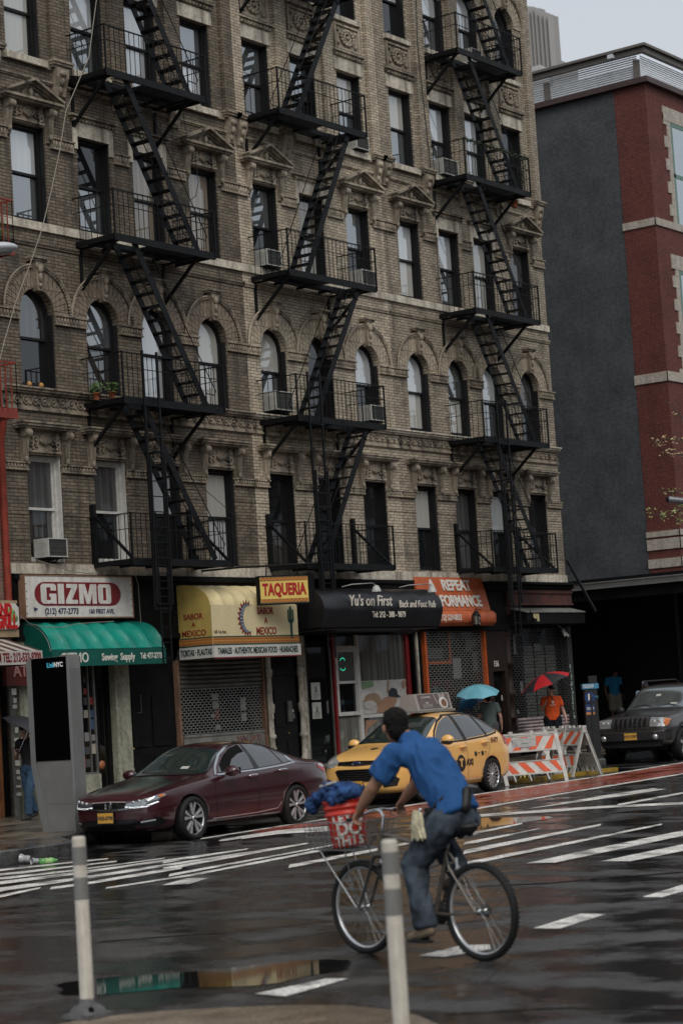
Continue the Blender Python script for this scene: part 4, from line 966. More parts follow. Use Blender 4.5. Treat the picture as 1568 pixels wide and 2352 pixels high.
text('(212) 529-0832', .20, facM((42.45, 28.135, 3.80)), M_letw, T, 'lettering', .004, .003, .8)
ln = prt('lantern', M_iron, T, lambda m: (m.lathe([(.03, 3.95), (.10, 3.86), (.11, 3.83)], (43.3, 27.95, 0), 6), m.lathe([(.10, 3.62), (.06, 3.57)], (43.3, 27.95, 0), 6), m.tube([(43.3, 27.95, 3.95), (43.35, 27.98, 4.02), (43.5, 28.08, 4.0), (43.95, 28.2, 4.0)], .012, 6), [m.bar((43.3 + .1 * math.cos(a), 27.95 + .1 * math.sin(a), 3.62), (43.3 + .1 * math.cos(a), 27.95 + .1 * math.sin(a), 3.83), .012, .012) for a in [q * math.pi / 3 for q in range(6)]]))
prt('glass', glassmat('lantern_glass', (.14, .14, .11), .2), ln, lambda m: m.lathe([(.085, 3.62), (.095, 3.83)], (43.3, 27.95, 0), 6))
# small black awning
T = thing('awning', 'narrow black box awning with pale worn top at the right corner', 'awning', (45.85, 27.94, 3.6))
prt('top', M_sill, T, lambda m: m.prism([(28.44, 4.06), (27.93, 3.92), (27.93, 3.90), (28.44, 4.03)], 45.62, 48.55, 'x'))
prt('box', M_fascia, T, lambda m: m.prism([(28.44, 4.02), (27.96, 3.89), (27.96, 3.62), (28.3, 3.60), (28.44, 3.6)], 45.64, 48.53, 'x'))
prt('notice', mat('yellowed_card', (.42, .38, .2), .6), T, lambda m: m.box(45.95, 46.22, 27.945, 27.952, 3.68, 3.87))
prt('floodlight', M_fascia, T, lambda m: (m.box(45.72, 45.84, 27.78, 27.9, 3.66, 3.74), m.bar((45.78, 27.84, 3.74), (45.78, 27.94, 3.95), .02, .02)))

# ------------------------------------------------------------------ ground
def wetmat(name, base, dry, r0, r1, scale=.8, bump=.25, agg=1.0, sx=1.0, thr=(.42, .60), specks=True):
    m, t, b = newmat(name); N, L = t.nodes, t.links
    tc = N.new('ShaderNodeTexCoord')
    def nz(sc, det, mp=(1, 1, 1), rough=.55):
        q = N.new('ShaderNodeMapping'); q.inputs['Scale'].default_value = mp; q.inputs['Rotation'].default_value = (0, 0, R(-36)); L.new(tc.outputs['Object'], q.inputs[0])
        n = N.new('ShaderNodeTexNoise'); n.inputs['Scale'].default_value = sc; n.inputs['Detail'].default_value = det; n.inputs['Roughness'].default_value = rough; L.new(q.outputs[0], n.inputs['Vector']); return n.outputs[0]
    def rg_(s, a, b_, c, d):
        r = N.new('ShaderNodeMapRange'); r.inputs[1].default_value = a; r.inputs[2].default_value = b_; r.inputs[3].default_value = c; r.inputs[4].default_value = d; L.new(s, r.inputs[0]); return r.outputs[0]
    wet = nz(scale, 7, (1.0, sx, 1)); fine = nz(38, 4); mid = nz(3.1, 6); big = nz(.25, 3)
    wm = rg_(wet, thr[0], thr[1], 0, 1)
    c = N.new('ShaderNodeMix'); c.data_type = 'RGBA'; L.new(wm, c.inputs[0]); c.inputs[6].default_value = (*base, 1); c.inputs[7].default_value = (*dry, 1)
    c2 = N.new('ShaderNodeMix'); c2.data_type = 'RGBA'; c2.blend_type = 'MULTIPLY'; c2.inputs[0].default_value = 1; L.new(c.outputs[2], c2.inputs[6]); L.new(rg_(fine, .3, .7, .45, 1.6), c2.inputs[7])
    c3 = N.new('ShaderNodeMix'); c3.data_type = 'RGBA'; c3.blend_type = 'MULTIPLY'; c3.inputs[0].default_value = 1; L.new(c2.outputs[2], c3.inputs[6]); L.new(rg_(mid, .3, .7, .7, 1.35), c3.inputs[7])
    L.new(c3.outputs[2], b.inputs['Base Color'])
    L.new(rg_(wm, 0, 1, r0, r1), b.inputs['Roughness']); b.inputs['Specular IOR Level'].default_value = .5
    h = N.new('ShaderNodeMath'); h.operation = 'MULTIPLY'; L.new(fine, h.inputs[0]); L.new(rg_(wm, 0, 1, .12 * agg, 1.0 * agg), h.inputs[1])
    h2 = N.new('ShaderNodeMath'); h2.operation = 'MULTIPLY_ADD'; L.new(mid, h2.inputs[0]); h2.inputs[1].default_value = .35; L.new(h.outputs[0], h2.inputs[2])
    bp = N.new('ShaderNodeBump'); bp.inputs['Strength'].default_value = bump; bp.inputs['Distance'].default_value = .012; L.new(h2.outputs[0], bp.inputs['Height']); L.new(bp.outputs[0], b.inputs['Normal'])
    MATS[name] = m; return m
M_road = wetmat('wet_asphalt', (.011, .011, .0115), (.045, .043, .040), .08, .50, 1.3, .8, 1.7, .75, (.45, .60))
M_walk = wetmat('wet_concrete', (.07, .055, .04), (.13, .11, .085), .12, .5, .8, .2, .6, 1.5)
M_kerb = wetmat('wet_kerb_steel', (.03, .03, .03), (.09, .09, .088), .15, .5, 1.5, .3)
M_line = wetmat('worn_white_road_paint', (.30, .29, .27), (.60, .58, .54), .25, .6, 2.2, .4, 1.2, 1, (.36, .50))
M_redl = wetmat('worn_red_lane_paint', (.22, .05, .032), (.30, .075, .05), .12, .45, .8, .3, .7, 2)
M_tan = wetmat('tan_epoxy_gravel', (.13, .10, .07), (.19, .15, .11), .25, .5, .8, .3, 1.2)
M_yline = mat('worn_yellow_paint', (.32, .20, .02), .4, 0, .5, .3, 4)
def grid_mesh(x0, x1, y0, y1, st, f):
    nx, ny = int(round((x1 - x0) / st)), int(round((y1 - y0) / st)); mb = MB()
    vs = [(x0 + i * st, y0 + j * st, f(x0 + i * st, y0 + j * st)) for j in range(ny + 1) for i in range(nx + 1)]
    fs = [(j * (nx + 1) + i, j * (nx + 1) + i + 1, (j + 1) * (nx + 1) + i + 1, (j + 1) * (nx + 1) + i) for j in range(ny) for i in range(nx)]
    mb.add(vs, fs, 0, True); return mb
struct('road', grid_mesh(-30, 150, -40, 30, .5, zg), M_road)
mb = MB(); mb.box(-400, 600, -400, 600, -1.2, -.15); struct('ground', mb, M_road)
def draw(name, mt, poly, dz=.005, step=.6):
    """a marking laid on the road: polygon given by photo pixels, cut into strips that follow the road"""
    pts = [G(*p) for p in poly]; bm = bmesh.new(); vs = [bm.verts.new((p.x, p.y, 0)) for p in pts]; bm.faces.new(vs)
    bmesh.ops.triangulate(bm, faces=bm.faces)
    x0, x1 = min(p.x for p in pts), max(p.x for p in pts); y0, y1 = min(p.y for p in pts), max(p.y for p in pts)
    k = math.ceil(x0 / step) * step
    while k < x1: bmesh.ops.bisect_plane(bm, geom=bm.verts[:] + bm.edges[:] + bm.faces[:], plane_co=(k, 0, 0), plane_no=(1, 0, 0)); k += step
    k = math.ceil(y0 / step) * step
    while k < y1: bmesh.ops.bisect_plane(bm, geom=bm.verts[:] + bm.edges[:] + bm.faces[:], plane_co=(0, k, 0), plane_no=(0, 1, 0)); k += step
    for v in bm.verts: v.co.z = zg(v.co.x, v.co.y) + dz
    bmesh.ops.recalc_face_normals(bm, faces=bm.faces)
    if sum(f.normal.z for f in bm.faces) < 0: bmesh.ops.reverse_faces(bm, faces=bm.faces)
    me = bpy.data.meshes.new(name); bm.to_mesh(me); bm.free(); me.materials.append(mt); o = link(bpy.data.objects.new(name, me)); o['kind'] = 'structure'; return o
def band(name, mt, line, w0, w1=None, dz=.005):
    """a painted line given by its centre pixels and its height in pixels at either end"""
    w1 = w0 if w1 is None else w1; n = len(line) - 1; jr = random.Random(int(line[0][0] * 7 + line[0][1]))
    # resample for a slightly ragged edge
    L_ = []; 
    for i in range(n):
        a, b = line[i], line[i + 1]; k = max(2, int(abs(b[0] - a[0]) / 40))
        for q in range(k): L_.append((a[0] + (b[0] - a[0]) * q / k, a[1] + (b[1] - a[1]) * q / k))
    L_.append(line[-1]); m_ = len(L_) - 1
    top = [(p[0], p[1] - (w0 + (w1 - w0) * i / m_) / 2 * (1 + jr.uniform(-.12, .12))) for i, p in enumerate(L_)]
    bot = [(p[0] - 3, p[1] + (w0 + (w1 - w0) * i / m_) / 2 * (1 + jr.uniform(-.12, .12))) for i, p in enumerate(L_)]
    return draw(name, mt, top + bot[::-1], dz)
draw('red_lane', M_redl, [(560, 1912), (760, 1880), (1090, 1827), (1348, 1789), (1640, 1741), (1640, 1765), (1341, 1812), (1082, 1857), (760, 1894), (600, 1914)], .004)
Wl = M_line
for ln_, a, b in (
    ([(1072, 1876), (1386, 1854), (1640, 1842)], 6, 5), ([(1082, 1860), (1341, 1815), (1640, 1766)], 4, 3), ([(463, 1927), (760, 1880), (1090, 1826), (1348, 1788), (1640, 1740)], 3, 3),
    ([(1418, 1850), (1640, 1808)], 5, 4), ([(1066, 1939), (1239, 1904)], 8, 2), ([(1066, 1958), (1380, 1895)], 10, 5), ([(1040, 1991), (1520, 1894)], 9, 4),
    ([(376, 1982), (572, 1950)], 4, 2), ([(376, 1997), (709, 1938)], 7, 2), ([(390, 2011), (770, 1941)], 6, 3), ([(665, 1991), (815, 1962), (1000, 1925)], 9, 5),
    ([(540, 1927), (640, 1912), (820, 1900)], 7, 14),
    ([(-40, 2004), (170, 1981), (250, 1973)], 5, 3), ([(-40, 2015), (270, 1979)], 6, 3), ([(-40, 2024), (170, 2000), (380, 1972)], 6, 2), ([(-40, 2034), (165, 2008), (570, 1951)], 8, 3),
    ([(-40, 2050), (170, 2021), (705, 1938)], 9, 3), ([(-40, 2068), (95, 2040)], 9, 4), ([(118, 2041), (200, 2030), (420, 1993)], 6, 7), ([(245, 2041), (440, 2011), (780, 1946)], 4, 6),
    ([(1040, 1925), (1200, 1892)], 8, 4)):
    band('road_marking', Wl, ln_, a, b)
for pl in ([(1207, 1859), (1400, 1825), (1498, 1811), (1530, 1813), (1400, 1833), (1290, 1848)], [(1207, 1984), (1275, 1982), (1640, 1905), (1640, 1893), (1330, 1957)], [(1378, 1979), (1447, 1979), (1640, 1941), (1640, 1925)],
           [(372, 2034), (435, 2031), (482, 2017), (430, 2018)], [(585, 2284), (655, 2290), (800, 2249), (750, 2249)], [(959, 2197), (1019, 2199), (1126, 2182), (1124, 2171), (1060, 2172)],
           [(1224, 2133), (1284, 2134), (1391, 2101), (1331, 2100)], [(1474, 2061), (1519, 2062), (1640, 2028), (1590, 2026)]):
    draw('road_marking', Wl, pl)
M_tar = mat('tar_seam', (.006, .006, .006), .12, 0, .5, 0)
for ln_, a, b in (([(-40, 2092), (170, 2072), (420, 2060)], 2.2, 1.2), ([(230, 2164), (520, 2142), (720, 2120)], 2.6, 1.2), ([(60, 2120), (330, 2108)], 1.5, 1), ([(1000, 2040), (1250, 2030), (1640, 1998)], 3, 2), ([(1020, 2330), (1300, 2316), (1640, 2322)], 3, 2.5), ([(820, 2420), (1060, 2300), (1180, 2200)], 1.6, 1)): band('tar_seam', M_tar, ln_, a, b, .004)
# near painted refuge under the posts
cs = [(60, 2372), (155, 2349), (245, 2335), (372, 2324), (500, 2316), (640, 2311), (784, 2309), (904, 2321), (960, 2334), (1010, 2356), (1050, 2400), (1060, 2480), (20, 2480)]
draw('painted_refuge', M_tan, cs, .004)
# shallow standing water
M_pud = mat('standing_water', (.012, .012, .012), .035, 0, .5, 0)
def puddle(cx, cy, rx, ry, seed, rot=0):
    r_ = random.Random(seed); c = G(cx, cy); n = 30; pts = []
    ph = [r_.uniform(0, 6.28) for _ in range(6)]
    for i in range(n):
        a = 2 * math.pi * i / n; k = 1 + sum(.16 * math.sin((q + 2) * a + ph[q]) / (1 + .4 * q) for q in range(5))
        x, y = rx * k * math.cos(a), ry * k * math.sin(a); pts.append((c.x + x * math.cos(rot) - y * math.sin(rot), c.y + x * math.sin(rot) + y * math.cos(rot)))
    tri = tessellate_polygon([[Vector((p[0], p[1], 0)) for p in pts]]); mb = MB(); mb.add([(p[0], p[1], zg(*p) + .003) for p in pts], tri); struct('puddle', mb, M_pud)
puddle(480, 2246, 1.0, .62, 1, R(-51));  puddle(1100, 1890, .8, 1.2, 4, R(-50))
# pavement with kerb
KP = [(-30, 21.72), (22.55, 21.72), (22.9, 22.1), (23.5, 22.9), (24.1, 23.2), (26, 23.3), (27.2, 23.9), (36, 24.2), (43, 24.5), (44.6, 25.5), (60, 26.2), (150, 27.5)]
def kerbY(X):
    for (a, b), (c, d) in zip(KP, KP[1:]):
        if a <= X <= c: return b + (d - b) * (X - a) / (c - a)
    return 24
def swz(X): return zg(X) + .15
mb = MB(); vs = []; fs = []; xs = [-30 + i * .5 for i in range(361)]; xs = sorted(set(xs + [p[0] for p in KP]))
rows = [0, .001, 1]
for x in xs:
    k = kerbY(x); z = swz(x); vs += [(x, k + .18, z), (x, 29.0, z + .03), (x, 60, z + .03)]
for i in range(len(xs) - 1):
    for j in range(2): a = i * 3 + j; fs.append((a, a + 3, a + 4, a + 1))
mb.add(vs, fs); struct('pavement', mb, M_walk)
mb = MB(); vs = []; fs = []
for x in xs:
    k = kerbY(x); z = swz(x); vs += [(x, k, z - .30), (x, k, z - .015), (x, k + .015, z + .002), (x, k + .18, z + .002)]
for i in range(len(xs) - 1):
    for j in range(3): a = i * 4 + j; fs.append((a, a + 4, a + 5, a + 1))
mb.add(vs, fs); struct('kerb', mb, M_kerb)
mb = MB()
for x in range(-20, 60): 
    xx = x * 1.52 + .3
    if xx > kerbY(20) - 60 and xx < 90: mb.box(xx, xx + .012, kerbY(xx) + .2, 28.4, swz(xx) + .0, swz(xx) + .006) if False else None
def joints(m):
    x = 20.0
    while x < 60:
        z = swz(x); k = kerbY(x) + .19
        m.add([(x, k, z + .004), (x + .014, k, z + .004), (x + .014, 28.42, z + .034), (x, 28.42, z + .034)], [(0, 1, 2, 3)]); x += 1.5
    for y in (24.9, 26.4, 27.9):
        x = 20.0
        while x < 60:
            a, b = x, x + .5
            if kerbY(a) + .2 < y:
                f = lambda X: swz(X) + .004 + .03 * (y - kerbY(X) - .18) / (29 - kerbY(X) - .18) + .001
                m.add([(a, y, f(a)), (b, y, f(b)), (b, y + .014, f(b)), (a, y + .014, f(a))], [(0, 1, 2, 3)])
            x += .5
mb = MB(); joints(mb); struct('pavement_joints', mb, mat('dark_joint', (.02, .018, .015), .5, var=0))

# ------------------------------------------------------------------ neighbour at the left edge
T = thing('brick_building', 'red brick building at the left edge with a rust red iron fire escape', 'building', (14, 28.5, 0))
M_rb = brickmat('old_red_brick', (.20, .055, .035), (.15, .04, .028), (.18, .15, .12), .3, (.30, .27, .22), seed=6, streak=.6)
prt('wall', M_rb, T, lambda m: m.box(14, 28.20, 28.52, 40, 3.4, 22))
prt('downpipe', mat('rust_red_paint', (.22, .035, .02), .5, 0, .4, .25, 5), T, lambda m: m.tube([(28.12, 28.42, 3.6), (28.12, 28.42, 7.2), (28.1, 28.3, 7.6)], .07, 8))
prt('base_wall', M_fascia, T, lambda m: m.box(14, 28.20, 28.7, 29.2, 0, 3.4))
M_wood = mat('varnished_brown_wood', (.20, .075, .025), .4, 0, .5, .35, 3, .2, 12)
M_tile = mat('ochre_tile', (.28, .12, .035), .4, 0, .5, .25, 6)
prt('post', M_wood, T, lambda m: [m.tube([(27.62 + i * .075, 28.56, .15), (27.62 + i * .075, 28.56, 3.0)], .045, 8) for i in range(4)])
prt('stall_riser', M_wood, T, lambda m: (m.box(26, 27.56, 28.5, 28.7, 1.02, 1.12), m.box(26, 27.56, 28.5, 28.7, .15, .2)))
prt('tiles', M_tile, T, lambda m: [m.box(26 + i * .39, 26.37 + i * .39, 28.52, 28.7, .2 + j * .41, .59 + j * .41) for i in range(4) for j in range(2)])
prt('tile_pattern', mat('dark_ochre', (.12, .045, .015), .5), T, lambda m: [(m.ring((26.185 + i * .39, 28.515, .395 + j * .41), .12, .012, 4, 4), m.ring((26.185 + i * .39, 28.515, .395 + j * .41), .06, .01, 8, 4)) for i in range(4) for j in range(2)])
prt('window', G_shop, T, lambda m: m.box(26, 27.56, 28.62, 28.64, 1.12, 3.1))
pm = prt('menu_poster', mat('cream_poster', (.52, .50, .36), .5, 0, .4, .05), T, lambda m: m.box(26.9, 27.48, 28.5, 28.51, 1.22, 2.12))
prt('print', mat('poster_green', (.04, .22, .12), .5, var=0), pm, lambda m: (m.box(26.9, 27.46, 28.494, 28.499, 2.03, 2.09), m.box(27.25, 27.42, 28.494, 28.499, 1.5, 1.53)))
prt('print', mat('poster_food', (.28, .09, .05), .5, 0, .4, .6, 14), pm, lambda m: (m.lathe([(0, 28.493), (.17, 28.493), (.17, 28.498)], (27.2, 0, 1.75), 16, 'y'), m.lathe([(0, 28.493), (.1, 28.493), (.1, 28.498)], (27.34, 0, 1.36), 16, 'y')))
pm = prt('poster', mat('blue_white_poster', (.3, .4, .42), .5, 0, .4, .5, 6), T, lambda m: m.box(27.0, 27.45, 28.6, 28.61, 2.2, 2.75))
at = prt('machine_sign', mat('maroon_panel', (.09, .012, .012), .5, var=.1), T, lambda m: m.box(27.75, 28.62, 28.2, 28.3, 2.62, 3.08))
text('ATM', .30, facM((28.22, 28.19, 2.88)), mat('pinkish_letters', (.30, .16, .15), .5, var=0), at, 'lettering', .004, .01, .95)
prt('sticker_post', M_slat, T, lambda m: m.tube([(28.0, 28.35, .15), (28.0, 28.35, 3.1)], .07, 8))
[prt('sticker', M_paper, T, lambda m: m.box(27.95 + rg.uniform(-.02, .02), 28.05, 28.265, 28.275, z, z + rg.uniform(.04, .12))) for z in [.6, .75, .9, 1.0, 1.15, 1.3, 1.45, 1.6, 1.75, 1.95, 2.2, 2.3, 2.45]]
# its fire escape
T = thing('fire_escape', 'rust red fire escape of the left edge building, cut by the frame', 'fire escape', (27.6, 27.4, 0))
M_rfe = MATS['rust_red_paint']
for z, xr in ((7.55, onY(45, 990, 27.4).x), (10.6, onY(37, 632, 27.4).x)):
    prt('platform', M_rfe, T, lambda m: (m.box(25, xr, 27.4, 27.43, z - .1, z + .08), m.box(xr - .03, xr, 27.43, 28.5, z - .08, z + .02), m.box(25, xr - .03, 28.0, 28.04, z - .04, z), [m.box(25, xr - .03, 27.5 + i * .1, 27.53 + i * .1, z - .03, z) for i in range(10)]))
    prt('railing', M_rfe, T, lambda m: (m.box(25, xr, 27.39, 27.42, z + .92, z + .95), m.box(xr - .03, xr, 27.42, 28.5, z + .92, z + .95), m.box(25, xr, 27.4, 27.41, z + .6, z + .61), [m.box(xr - .012 - i * .13, xr - i * .13, 27.4, 27.412, z, z + .93) for i in range(18)], [m.box(xr - .012, xr, 27.4 + i * .14, 27.412 + i * .14, z, z + .93) for i in range(8)]))
    prt('bracket', M_rfe, T, lambda m: m.bar((xr - .3, 28.45, z - .8), (xr - .3, 27.5, z - .05), .05, .05, (1, 0, 0)))
M_leaf = mat('herb_green', (.07, .12, .03), .6, 0, .3, .4, 20)
def leafball(mb, c, r, n, size, rnd, flat=1.0):
    for _ in range(n):
        v = Vector((rnd.gauss(0, 1), rnd.gauss(0, 1), rnd.gauss(0, 1) * flat)).normalized() * (rnd.random() ** .4)
        p = Vector(c) + Vector((v.x * r[0], v.y * r[1], v.z * r[2])); d = Vector((rnd.uniform(-1, 1), rnd.uniform(-1, 1), rnd.uniform(-.3, 1))).normalized(); e = d.orthogonal().normalized(); s = size * rnd.uniform(.6, 1.3)
        mb.add([p, p + d * s * .5 + e * s * .3, p + d * s, p + d * s * .5 - e * s * .3], [(0, 1, 2, 3)])
T = thing('planter_box', 'dark trough of bright green herbs on the rust red fire escape', 'planter', (27.5, 27.6, 10.6))
xr = onY(30, 600, 27.55).x
prt('trough', M_fascia, T, lambda m: m.box(26.5, xr, 27.5, 27.75, 10.62, 10.8)); mb = MB(); leafball(mb, ((26.6 + xr) / 2, 27.62, 10.92), ((xr - 26.5) / 2, .14, .13), 500, .07, random.Random(2)); leafball(mb, (xr - .35, 27.62, 11.1), (.25, .1, .25), 120, .06, random.Random(3)); mb.build('herbs', M_leaf, T, True)
# signs and striped awning
T = thing('lightbox_sign', 'white rounded lightbox with red AND GRILL lettering at the left edge', 'sign', (27.0, 27.9, 3.66))
sx1 = onY(44.5, 1420, 27.95).x; zt_ = onY(44, 1386, 27.95).z; zb_ = onY(45, 1445, 27.95).z
M_lb = mat('lightbox_white', (.52, .51, .48), .35, 0, .5, .05, emit=(.5, .5, .45), estr=.03)
prt('face', M_lb, T, lambda m: m.prism([(25.5, zb_), (sx1 - .08, zb_), (sx1, zb_ + .06), (sx1, zt_ - .08), (sx1 - .08, zt_), (25.5, zt_)], 27.95, 28.1))
prt('case', mat('tan_sign_case', (.30, .22, .13), .6), T, lambda m: (m.box(25.4, sx1 + .02, 28.0, 28.4, zt_ + .002, zt_ + .06), m.box(25.4, sx1 + .02, 27.99, 28.4, zb_ - .14, zb_ - .002), m.box(25.4, sx1 - .01, 28.1, 28.4, zb_ - .1, zt_)))
rd = mat('glossy_red_ink', (.45, .012, .012), .35, var=0)
hz_ = zt_ - zb_
prt('leaf_print', mat('salad_green_print', (.20, .32, .10), .5, 0, .3, .6, 12), T, lambda m: (m.ell((sx1 - .22, 27.948, zb_ + hz_ * .62), (.13, .003, .10)), m.ell((sx1 - .12, 27.948, zb_ + hz_ * .42), (.09, .003, .08)), m.ell((sx1 - .62, 27.948, zb_ + hz_ * .75), (.09, .003, .05))))
text('AND', .29, facM((sx1 - .39, 27.944, zb_ + hz_ * .74)), rd, T, 'lettering', .003, .018, .66)
text('& GRILL', .32, facM((sx1 - .06, 27.944, zb_ + hz_ * .26)), rd, T, 'lettering', .003, .02, .62, align='RIGHT')
T = thing('awning', 'brown and white striped awning with telephone number at the left edge', 'awning', (27, 27.2, 3.0))
ax1 = onY(96, 1495, 27.15).x; avt = onY(96, 1494, 27.15).z; avb = onY(96, 1525, 27.15).z; axw = onY(44, 1455, 28.4).x; azw = onY(44, 1456, 28.4).z
M_st = newmat('striped_canvas')[0]; t = M_st.node_tree; b_ = t.nodes['Principled BSDF']; w_ = t.nodes.new('ShaderNodeTexWave'); w_.wave_type = 'BANDS'; w_.bands_direction = 'X'; w_.inputs['Scale'].default_value = 1.05; w_.inputs['Distortion'].default_value = 0
tc = t.nodes.new('ShaderNodeTexCoord'); t.links.new(tc.outputs['Object'], w_.inputs[0]); cr = t.nodes.new('ShaderNodeValToRGB'); cr.color_ramp.interpolation = 'CONSTANT'; cr.color_ramp.elements[0].color = (.07, .035, .03, 1); cr.color_ramp.elements[1].position = .5; cr.color_ramp.elements[1].color = (.42, .38, .33, 1)
t.links.new(w_.outputs[0], cr.inputs[0]); t.links.new(cr.outputs[0], b_.inputs['Base Color']); b_.inputs['Roughness'].default_value = .6
prt('canopy', M_st, T, lambda m: (m.add([(25, 28.4, azw), (ax1, 28.4, azw), (ax1, 27.15, avt), (25, 27.15, avt)], [(0, 1, 2, 3)]), m.add([(ax1, 28.4, azw), (ax1, 28.4, avb), (ax1, 27.15, avb), (ax1, 27.15, avt)], [(0, 1, 2, 3)])))
vl = prt('valance', mat('off_white_canvas', (.42, .40, .37), .6, 0, .3, .1, 4), T, lambda m: m.box(25, ax1, 27.13, 27.15, avb, avt))
text('PRODUCT · ATM TEL: 212-533-9700', .22, facM((ax1 - .04, 27.126, (avb + avt) / 2)), M_maroon, vl, 'lettering', .003, .006, .56, align='RIGHT')

# ------------------------------------------------------------------ corner building beyond, canopy, distant tower
XS = 57.0
YS = onX(1519, 700, XS).y
def wz(px, py): return onX(px, py, XS).z
zc_t = wz(1490, 188)
M_gp = brickmat('grey_painted_brick', (.068, .073, .079), (.058, .063, .069), (.042, .046, .051), .10, (.10, .105, .11), seed=5, mort=.008, streak=.2, bumps=.8)
M_rbk = brickmat('dark_red_painted_brick', (.115, .030, .024), (.095, .024, .020), (.16, .075, .06), .35, (.07, .02, .016), seed=9, mort=.006, streak=.3)
M_cop = mat('brown_coping_metal', (.06, .035, .032), .5, .2, .5, .2, 3)
M_lst = stonemat('cream_band_stone', (.40, .36, .31), (.2, .17, .14), .5, 2, .1)
T = thing('corner_building', 'dark red corner building with a grey painted side wall and rooftop screens', 'building', (XS, YS, 0))
yb_ = onX(1407, 250, XS).y; yb2 = onX(1487, 1192, XS).y; yg = (yb_ + yb2) / 2
prt('side_wall', M_gp, T, lambda m: m.box(XS, XS + .3, yg, 60, 4.6, zc_t - .004))
prt('brick_wall', M_rbk, T, lambda m: (m.box(XS - .012, XS + .3, YS, yg, 4.6, zc_t - .004), m.box(XS + .3, 90, YS, YS + .3, 0, zc_t - .004)))
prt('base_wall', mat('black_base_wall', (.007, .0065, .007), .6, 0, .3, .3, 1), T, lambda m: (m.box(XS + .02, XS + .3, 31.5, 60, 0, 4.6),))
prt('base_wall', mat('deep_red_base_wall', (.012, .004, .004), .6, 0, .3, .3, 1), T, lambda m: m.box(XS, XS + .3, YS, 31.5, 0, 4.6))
prt('coping', M_cop, T, lambda m: (m.box(XS - .18, XS + .4, YS - .18, 60, zc_t, zc_t + .17), m.box(XS + .4, 90, YS - .18, YS + .4, zc_t, zc_t + .17)))
for (pa, pb) in (((1515, 497), (1515, 514)), ((1545, 850), (1545, 872)), ((1560, 1215), (1560, 1228)), ((1560, 1233), (1560, 1258)), ((1560, 1279), (1560, 1300))):
    za, zb = onX(*pb, XS).z, onX(*pa, XS).z
    prt('stone_band', M_lst, T, lambda m: (m.box(XS - .05, XS - .013, YS - .04, yg + .02, za, zb), m.box(XS - .05, 90, YS - .05, YS - .002, za, zb)))
# street-face windows with white quoins
for (py0, py1) in ((285, 528), (618, 900)):
    xw0 = onY(1540 if py0 < 400 else 1560, py0 + 60, YS).x; z1_, z0_ = onY(1545, py0, YS).z, onY(1560, py1, YS).z
    fr = prt('window', mat('sea_green_frame', (.10, .19, .15), .45, 0, .5, .1), T, lambda m: (frame(m, xw0, xw0 + 2.2, z0_, z1_, .12, YS - .03, YS - .004), m.box(xw0, xw0 + 2.2, YS - .03, YS - .004, (z0_ + z1_) / 2 - .06, (z0_ + z1_) / 2 + .06), m.box(xw0 + 1.0, xw0 + 1.1, YS - .03, YS - .004, z0_, z1_)))
    prt('pane', glassmat('greenish_pane', (.05, .07, .07), .5), fr, lambda m: m.box(xw0 + .1, xw0 + 2.1, YS - .012, YS - .004, z0_ + .1, z1_ - .1))
    prt('quoins', M_lst, T, lambda m: [m.box(xw0 - (.42 if q % 2 else .22), xw0 - .002, YS - .03, YS - .003, z0_ + q * .36, z0_ + q * .36 + .355) for q in range(int((z1_ - z0_) / .36) + 1)] + [m.box(xw0 - .42, xw0 + 2.4, YS - .04, YS - .003, z1_ + .004, z1_ + .45)])
# roof screens: posts, louvres, eaves
z_s0 = zc_t + .1; z_s1 = wz(1492, 99)
M_scr = mat('pale_screen_metal', (.55, .58, .60), .5, .1, .5, .1)
M_eav = mat('brown_grey_eave', (.13, .115, .10), .5, .2, .5, .1)
sc = prt('roof_screen', M_eav, T, lambda m: (m.box(XS + .1, XS + .25, YS, 60, z_s1 - .17, z_s1), m.box(XS - .02, XS + .27, YS - .1, 60, z_s1, z_s1 + .08), m.box(XS + .25, 90, YS, YS + .15, z_s1 - .17, z_s1), m.box(XS + .27, 90, YS - .1, YS + .17, z_s1, z_s1 + .08)))
mb = MB(); z = z_s0 + .06
while z < z_s1 - .17:
    mb.bar((XS + .35, YS + .4, z), (XS + .35, 60, z), .018, .05, (.6, 0, 1)); mb.bar((XS + .4, YS + .3, z), (90, YS + .3, z), .018, .05, (0, .6, 1)); z += .07
mb.build('louvres', M_scr, sc, True)
prt('sky_panel', mat('pale_sky_sheet', (.50, .53, .56), .5, .1), sc, lambda m: m.box(XS + .6, XS + .62, YS + .6, 60, z_s0, z_s1 - .4))  # opaque pale sheet, coloured like the sky brightness showing through the screen
for q in range(9): MB().box(XS + .28, XS + .36, YS + .3 + q * 3.2, YS + .5 + q * 3.2, z_s0, z_s1 - .3).build('post', M_eav, sc, True)
for q in range(9): MB().box(XS - .06, XS + .1, YS + 1.0 + q * 3.0, YS + 1.18 + q * 3.0, z_s1 - .16, z_s1 - .04).build('floodlight', M_scr, sc, True)
